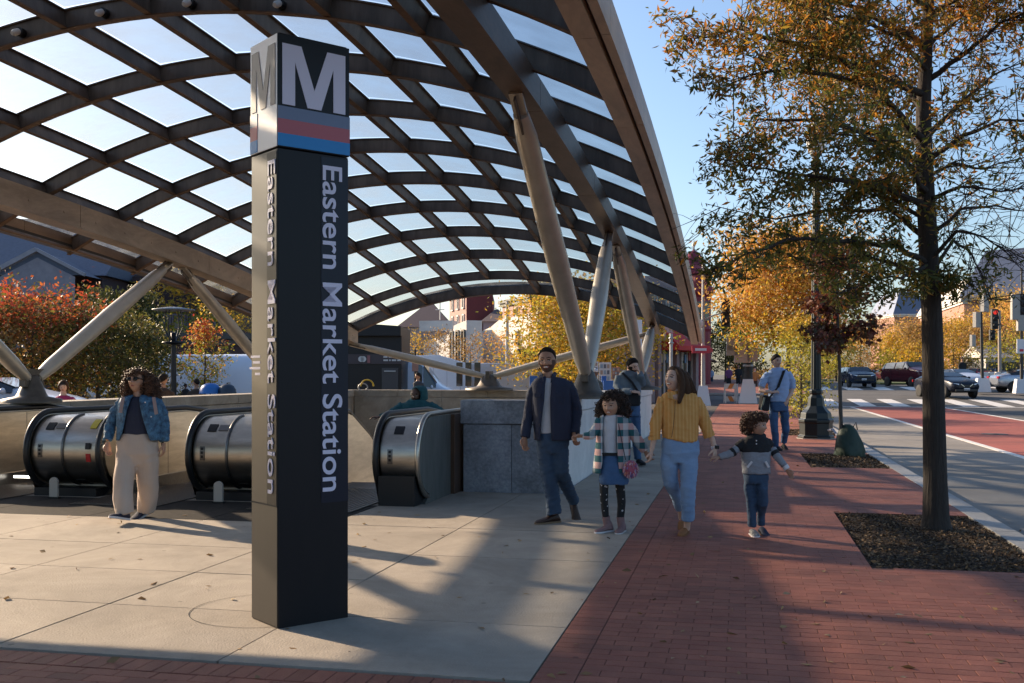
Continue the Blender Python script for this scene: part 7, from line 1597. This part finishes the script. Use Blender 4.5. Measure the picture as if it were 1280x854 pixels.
# ================================================================ street furniture
M_lampg = mat('dark_green_iron', (0.012, 0.018, 0.018), .42, .4)
t = empty('street_lamp', Vector(G(1020, 548)), label='tall fluted black street lamp with a broad base, its globe lost in the oak leaves', cat='street lamp'); c = Vector(G(1020, 548))
k = MB(); k.lathe([(.42, 0), (.42, .06), (.38, .08), (.38, .36), (.40, .38), (.40, .44), (.36, .47), (.34, .60), (.26, .68), (.20, .76), (.18, .95), (.13, 1.02), (.155, 1.06), (.155, 1.12), (.12, 1.16)], c, 8, smooth=False); k.build('base', M_lampg, t, bevel=.008)
k = MB(); n = 24; rings = []
for z, r in ((1.1, .125), (1.6, .115), (3.0, .105), (5.0, .09), (6.4, .075)): rings.append([c+Vector(((r*(1-.10*(i % 2)))*math.cos(2*math.pi*i/n), (r*(1-.10*(i % 2)))*math.sin(2*math.pi*i/n), z)) for i in range(n)])
k.loft(rings, smooth=False); k.build('fluted_shaft', M_lampg, t)
k = MB(); k.lathe([(.075, 6.4), (.12, 6.43), (.12, 6.5), (.07, 6.55), (.14, 6.65)], c, 16); k.build('collar', M_lampg, t)
k = MB(); k.lathe([(.13, 6.65), (.2, 6.8), (.235, 7.0), (.21, 7.2), (.13, 7.36), (.05, 7.42)], c, 18); k.build('globe', mat('milk_glass', (.75, .72, .66), .3, trans=.2), t)
k = MB(); k.lathe([(.09, 7.40), (.06, 7.46), (.02, 7.6), (.0, 7.64)], c, 10); k.build('finial', M_lampg, t)
k = MB(); k.lathe([(.45, -.01), (.45, .012), (.0, .012)], c, 8, smooth=False); k.build('footing', M_kerb, t)
def disc_lamp(px, D, label):
    c = Wp(px, 468, D); c.z = 0; t = empty('plaza_lamp', c, label=label, cat='street lamp'); z = H-(387-468)/F*D
    k = MB(); k.tube([c, c+Vector((0, 0, z-1.0))], [.10, .07], 12); k.build('post', M_blk, t)
    k = MB(); k.lathe([(.0, z+.08), (.25, z+.06), (.62, z), (.62, z-.025), (.2, z-.03), (0, z-.03)], c, 28); k.build('disc_shade', mat('disc_shade', (.25, .26, .28), .5), t)
    k = MB()
    for a in range(4): q = Vector((math.cos(a*1.57), math.sin(a*1.57), 0)); k.tube([c+q*.08+Vector((0, 0, z-1.0)), c+q*.30+Vector((0, 0, z-.55)), c+q*.24+Vector((0, 0, z-.02))], .018, 5)
    k.build('shade_arms', M_blk, t); k = MB(); k.lathe([(.10, z-1.05), (.34, z-1.0), (.34, z-.97), (.08, z-.95), (.08, z-.7), (0, z-.68)], c, 18); k.build('lamp_head', M_blk, t)
disc_lamp(217, 31, 'black plaza lamp with a flat disc shade between the olive tree and the red-topped maple')
M_galv = mat('galvanised_pole', (.36, .35, .34), .5, .5); M_cbase = mat('white_pole_base', (.66, .66, .68), .8); M_sig = mat('signal_housing', (.30, .29, .27), .6); M_sigb = mat('signal_black', (.02, .02, .02), .6)
def pole_base(c, r=.14, h=.9, r2=.30):
    k = MB(); k.add([(c.x-r2, c.y-r2, c.z), (c.x+r2, c.y-r2, c.z), (c.x+r2, c.y+r2, c.z), (c.x-r2, c.y+r2, c.z), (c.x-r, c.y-r, c.z+h), (c.x+r, c.y-r, c.z+h), (c.x+r, c.y+r, c.z+h), (c.x-r, c.y+r, c.z+h)], [(0, 3, 2, 1), (4, 5, 6, 7), (0, 1, 5, 4), (1, 2, 6, 5), (2, 3, 7, 6), (3, 0, 4, 7)]); return k
def signal_head(t, c, face=-math.pi/2, n=3, s=1.0, lit=None, back=False):
    R = Matrix.Rotation(face+math.pi/2, 3, 'Z'); k = MB(); k.obox(c, (.34*s, .2*s, .36*n*s), R); hd = k.build('signal_head', M_sigb if not back else M_sig, t, bevel=.02)
    if back: return
    for i in range(n):
        cc2 = Vector(c)+R@Vector((0, -.11*s, (.36*(n-1)/2-.36*i)*s)); k = MB(); k.lathe([(0, -.02), (.12*s, -.02), (.12*s, .02), (0, .02)], n=14); k.v = [tuple(R@(Matrix.Rotation(math.pi/2, 3, 'X')@Vector(v))+cc2) for v in k.v]
        k.build('lens', mat('lit_red', (.6, .02, .02), .3, emit=((1, .05, .03), .35)) if lit == i else M_blk, hd)
        k = MB(); k.tube([cc2+R@Vector((.13*s*math.cos(a), -.10*s, .13*s*math.sin(a))) for a in [math.pi*j/8 for j in range(9)]], .03*s, 4); k.build('visor', M_sigb, hd)
# slim pole with the white base and sign panels on the sidewalk end
D = 54; c = Wp(935, 468, D); c.z = 0; t = empty('signal_pole', c, label='black pole on a white concrete base with pale sign panels and a pedestrian signal', cat='pole')
pole_base(c, .26, 1.25, .48).build('concrete_base', M_cbase, t)
k = MB(); k.tube([c+Vector((0, 0, 1.2)), c+Vector((0, 0, 2.9))], [.26, .22], 10); k.build('lower_sleeve', M_sigb, t)
for z in (1.9, 2.4, 2.9): k = MB(); k.lathe([(.27, z), (.29, z+.05), (.27, z+.1)], c, 14); k.build('band', M_galv, t)
k = MB(); k.tube([c+Vector((0, 0, 2.8)), Wp(935, 300, D)], [.10, .07], 8); k.build('shaft', M_sigb, t)
for (px, py, w_, h_, nm, m) in ((928, 441, .85, 1.05, 'sign_panel', mat('pale_sign', (.42, .35, .31), .7)), (940, 440, .6, 1.0, 'sign_panel', MATS['pale_sign']), (915, 428, .55, .9, 'pedestrian_signal', M_sig), (915, 438, .6, .55, 'pedestrian_signal', M_sig)):
    k = MB(); k.obox(Wp(px, py, D-.35), (w_, .12, h_), Matrix.Rotation(TH, 3, 'Z')); k.build(nm, m, t, bevel=.02)
k = MB(); k.obox(Wp(926, 416, D), (.7, .05, .22), Matrix.Rotation(TH, 3, 'Z')); k.build('street_name_sign', mat('street_green', (.02, .22, .14), .5), t)
D = 50; c = Wp(879, 468, D); c.z = 0; t = empty('signal_mast', c, label='galvanised mast with an outstretched arm and a black signal, left of the orange tree', cat='pole')
pole_base(c, .20, .95, .36).build('concrete_base', M_cbase, t); k = MB(); k.tube([c+Vector((0, 0, .9)), Wp(879, 330, D)], [.11, .06], 10); k.build('shaft', M_galv, t)
k = MB(); k.tube([Wp(879, 400, D), Wp(893, 394, D), Wp(906, 391, D)], [.05, .04, .03], 6); k.build('arm', M_galv, t); signal_head(t, Wp(907, 391, D), n=3, s=1.25)
k = MB(); k.ellipsoid(Wp(872, 401, D), (.16, .14, .14)); k.ellipsoid(Wp(876, 405, D), (.14, .14, .2)); k.build('camera_pair', M_cbase, t)
k = MB(); k.obox(Wp(876, 437, D-.3), (.85, .05, .36), Matrix.Rotation(TH, 3, 'Z')); sgn = k.build('small_red_sign', mat('red_sign', (.5, .03, .05), .5), t)
k = MB(); k.obox(Wp(876, 437, D-.34), (.55, .02, .12), Matrix.Rotation(TH, 3, 'Z')); k.build('white_bar', M_cbase, sgn)
D = 30; c = Wp(839, 468, D); c.z = 0; t = empty('thin_pole', c, label='thin grey pole in front of the red awnings', cat='pole'); k = MB(); k.tube([c, Wp(839, 417, D)], .045, 8); k.build('pole', M_galv, t)
for py in (424, 430): k = MB(); k.lathe([(.06, 0), (.08, .02), (.06, .05)], Wp(839, py, D), 10); k.build('clamp', M_galv, t)
D = 33; c = Wp(798, 468, D); c.z = 0; t = empty('thin_pole', c, label='white pole seen between the right raking legs', cat='pole'); k = MB(); k.tube([c, Wp(798, 400, D)], [.13, .12], 10); k.build('pole', M_cbase, t)
# barricades across the far end of the brick walk
M_bo = mat('barricade_orange', (.60, .20, .04), .6); M_bw = mat('barricade_white', (.62, .58, .54), .6)
def barricade(px0, px1, D, py0, py1, label, planks=3):
    a = Wp(px0, 468, D); b_ = Wp(px1, 468, D); a.z = b_.z = 0; z0, z1 = H-(py1-468)/F*D, H-(py0-468)/F*D; d = (b_-a).normalized(); n = Vector((d.y, -d.x, 0)); L = (b_-a).length
    t = empty('barricade', (a+b_)/2, label=label, cat='barricade', group='orange and white barricades at the end of the walk')
    for s in (.06, .94):
        q = a+d*L*s; k = MB(); k.bar(q+n*.25+Vector((0, 0, z0)), q+Vector((0, 0, z1)), .06, .04, d); k.bar(q-n*.25+Vector((0, 0, z0)), q+Vector((0, 0, z1)), .06, .04, d); k.build('leg', M_bw, t)
    for i in range(planks):
        zc = z0+(z1-z0)*(.22+.66*i/max(1, planks-1)); hh = (z1-z0)*.27; k = MB(); k.obox((a+b_)/2+n*.09+Vector((0, 0, zc)), (L, .04, hh), Matrix((d, n, Vector((0, 0, 1)))).transposed()); pk = k.build('board', M_bw, t, bevel=.005)
        m_ = max(1, int(L/.55))
        for j in range(m_):
            s = a+d*(L*(j+.25)/m_)+n*.113+Vector((0, 0, zc-hh/2)); k = MB(); k.prism([(0, 0), (.22, 0), (.36, hh), (.14, hh)] if i % 2 else [(.14, 0), (.36, 0), (.22, hh), (0, hh)], s, d, (0, 0, 1), n, .004); k.build('stripe', M_bo, pk)
barricade(905, 920, 54.5, 480, 504, 'leftmost orange and white barricade, standing on the bricks', 2)
barricade(920, 945, 55.5, 480, 504, 'wide pale barricade with few stripes, behind the signal pole', 1)
barricade(950, 978, 54, 480, 503, 'orange striped barricade left of the man with the shoulder bag', 3)
# right-hand signals
D = 64; c = Wp(1228, 468, D); c.z = ground_z(c.y); t = empty('signal_pole', c, label='dark signal pole with housings seen from behind, left of the tan utility pole', cat='pole')
pole_base(c, .32, .85, .42).build('concrete_base', M_cbase, t); k = MB(); k.tube([c+Vector((0, 0, .8)), Wp(1226, 375, D)], [.10, .07], 10); k.build('shaft', M_sigb, t)
for (px, py, n, s, bk) in ((1231, 375, 3, 1.35, True), (1221, 400, 2, 1.3, True), (1216, 426, 2, 1.0, True)): signal_head(t, Wp(px, py, D-.3), TH-math.pi/2+.5, n, s, None, bk)
k = MB(); k.tube([Wp(1231, 374, D), Wp(1262, 374, D)], .05, 6); k.build('arm', M_sigb, t)
D = 62; c = Wp(1277, 468, D); c.z = ground_z(c.y); t = empty('signal_pole', c, label='signal pole at the right edge with a white sign bearing a red mark', cat='pole')
pole_base(c, .32, .85, .42).build('concrete_base', M_cbase, t); k = MB(); k.tube([c+Vector((0, 0, .8)), Wp(1277, 335, D)], [.10, .05], 10); k.build('shaft', M_sigb, t)
for (px, py, n, s, bk) in ((1269, 384, 3, 1.4, True), (1276, 404, 2, 1.3, True), (1278, 381, 3, 1.2, False)): signal_head(t, Wp(px, py, D-.3), TH-math.pi/2, n, s, None, bk)
k = MB(); k.obox(Wp(1279, 433, D-.4), (.75, .04, .85), Matrix.Rotation(TH, 3, 'Z')); s_ = k.build('white_sign', M_cbase, t); k = MB(); k.obox(Wp(1277, 438, D-.44), (.22, .02, .14), Matrix.Rotation(TH, 3, 'Z')); k.build('red_mark', MATS['red_sign'], s_)
D = 84; c = Wp(1250, 468, D); c.z = .6; t = empty('utility_pole', c, label='tan utility pole with a lit red signal, between the two dark signal poles', cat='pole')
k = MB(); k.tube([c, Wp(1249, 388, D)], [.14, .11], 10); k.build('shaft', M_tan, t); signal_head(t, Wp(1243, 399, D-.4), TH-math.pi/2, 3, 1.5, 0); signal_head(t, Wp(1240, 419, D-.4), TH-math.pi/2, 2, 1.2)
k = MB(); k.tube([Wp(1249, 394, D), Wp(1236, 396, D)], .05, 6); k.build('arm', M_tan, t)
D = 72
for i, (px, m, lab) in enumerate(((1232, M_bw, 'white barrier panel beside the right signal base'), (1239, M_bw, 'second white barrier panel, next to the red barrel'))):
    c = Wp(px, 468, D); c.z = ground_z(c.y); t = empty('barrier', c, label=lab, cat='barrier'); k = MB(); k.obox(c+Vector((0, 0, .5)), (.36, .2, 1.0), Matrix.Rotation(TH, 3, 'Z')); k.build('panel', m, t, bevel=.04); k = MB(); k.obox(c+Vector((0, 0, .06)), (.42, .5, .12), Matrix.Rotation(TH, 3, 'Z')); k.build('foot', M_blk, t)
c = Wp(1247, 468, D); c.z = ground_z(c.y); t = empty('traffic_barrel', c, label='red and white traffic barrel beside the silver sedan', cat='barrel')
for i in range(4): k = MB(); k.lathe([(.24-.015*i, .06+.24*i), (.23-.015*i, .29+.24*i)], c, 16); k.build('band', (mat('barrel_red', (.6, .06, .04), .5), M_bw)[i % 2], t)
k = MB(); k.lathe([(.32, 0), (.32, .06), (.2, .06)], c, 16); k.build('foot', M_blk, t)
# blue boards, yellow hoop, domes and other bits along the parapet
M_blue = mat('blue_board', (.01, .10, .38), .5)
for px0, px1, py, D, lab in ((662, 672, 470, 29, 'blue board left of the smiling man'), (722, 737, 470, 29, 'blue board left of the seated person'), (752, 758, 470, 29.5, 'narrow blue board right of the seated person'), (754, 768, 476, 28, 'blue board nearest the bearded man')):
    a = Wp(px0, 468, D); b_ = Wp(px1, 468, D); L = (b_-a).length; c = (a+b_)/2; c.z = 0; zt = H-(py-468)/F*D; t = empty('blue_board', c, TH, lab, 'board')
    k = MB(); k.box(-L/2, L/2, -.03, .03, .5, zt); k.build('board', M_blue, t, world=False, bevel=.01)
    for s in (-1, 1): k = MB(); k.box(s*L*.4-.02, s*L*.4+.02, -.25, .25, 0, .06); k.box(s*L*.4-.02, s*L*.4+.02, -.02, .02, .05, .5); k.build('foot', M_blk, t, world=False)
for px, py, r, m, D, lab in ((263, 479, .33, mat('bright_blue', (.02, .14, .42), .5), 30, 'bright blue rounded umbrella top behind the left parapet'), (284, 480, .28, mat('dark_blue_dome', (.02, .035, .06), .5), 30, 'dark rounded umbrella top right of the blue one')):
    c = Wp(px, 489, D); zt = Wp(px, py, D).z; t = empty('umbrella', (c.x, c.y, 0), label=lab, cat='umbrella'); k = MB(); h0 = zt-.30
    k.lathe([(r*1.0, h0), (r*.92, h0+.14), (r*.7, h0+.24), (r*.35, h0+.295), (.01, zt)], (c.x, c.y, 0), 8); k.build('canopy', m, t); k = MB(); k.tube([(c.x, c.y, 0), (c.x, c.y, zt+.03)], .015, 6); k.build('shaft', M_blk, t)
D = 27.5; c = Wp(459, 482, D); t = empty('yellow_hoop', (c.x, c.y, 0), label='yellow hoop and dark wheel showing over the far parapet, before the kiosk', cat='hoop')
k = MB(); R_t = Matrix.Rotation(TH, 3, 'Z'); k.tube([c+R_t@Vector((.17*math.cos(a), 0, .17*math.sin(a)-.02)) for a in [math.pi*i/12 for i in range(13)]], .02, 6); k.build('hoop', mat('hoop_yellow', (.65, .42, .02), .5), t)
k = MB(); k.tube([c+R_t@Vector((-.12+.12*math.cos(a), .05, .10*math.sin(a)-.05)) for a in [math.pi*i/8 for i in range(17)]], .02, 5); k.tube([Vector((c.x, c.y, 0)), c-Vector((0, 0, .1))], .02, 5); k.build('stand', M_galv, t)
D = 33; c = Wp(519, 468, D); c.z = 0; t = empty('sign_pole', c, label='thin dark sign pole with a faded orange plate in front of the box truck', cat='pole'); k = MB(); k.tube([c, Wp(519, 437, D)], .035, 8); k.build('pole', M_blk, t); k = MB(); k.obox(Wp(519, 456, D-.05), (.2, .03, .42), Matrix.Rotation(TH, 3, 'Z')); k.build('plate', mat('faded_orange', (.28, .16, .13), .7), t)
for px, lab in ((634, 'thin grey pole left of the golden tree, before the white wall'),):
    D = 50; c = Wp(px, 468, D); c.z = 0; t = empty('thin_pole', c, label=lab, cat='pole'); k = MB(); k.tube([c, Wp(px, 376, D)], [.10, .07], 8); k.build('pole', M_galv, t)
# notices, tables and wares under the golden tree
D = 34
for px0, px1, py0, py1, cc_, lab in ((737, 748, 452, 470, (.5, .48, .5), 'pale notice board under the golden tree'), (749, 764, 453, 478, (.44, .42, .43), 'wider notice board with small prints beside it'), (765, 775, 459, 474, (.25, .12, .08), 'brown panel right of the notice boards')):
    a = Wp(px0, 468, D); b_ = Wp(px1, 468, D); L = (b_-a).length; c = (a+b_)/2; c.z = 0; z1, z0 = H-(py0-468)/F*D, H-(py1-468)/F*D; t = empty('notice_board', c, TH, lab, 'notice board')
    k = MB(); k.box(-L/2, L/2, 0, .04, z0, z1); k.build('board', mat('board_%d' % px0, cc_, .7), t, world=False)
    for s in (-1, 1): k = MB(); k.box(s*L*.45-.02, s*L*.45+.02, .0, .05, 0, z0); k.build('leg', M_galv, t, world=False)
    for i in range(3):
        for j in range(3): k = MB(); k.box(-L*.4+L*.28*i, -L*.4+L*.28*i+L*.2, -.008, 0, z0+(z1-z0)*(.1+.3*j), z0+(z1-z0)*(.1+.3*j+.2)); k.build('print', mat('print_%d' % ((i+j) % 3), ((.1, .1, .12), (.3, .2, .15), (.2, .25, .3))[(i+j) % 3], .7), t, world=False)
print('objects', len(bpy.data.objects), 'tris about', sum(len(m.polygons)*2 for m in bpy.data.meshes))
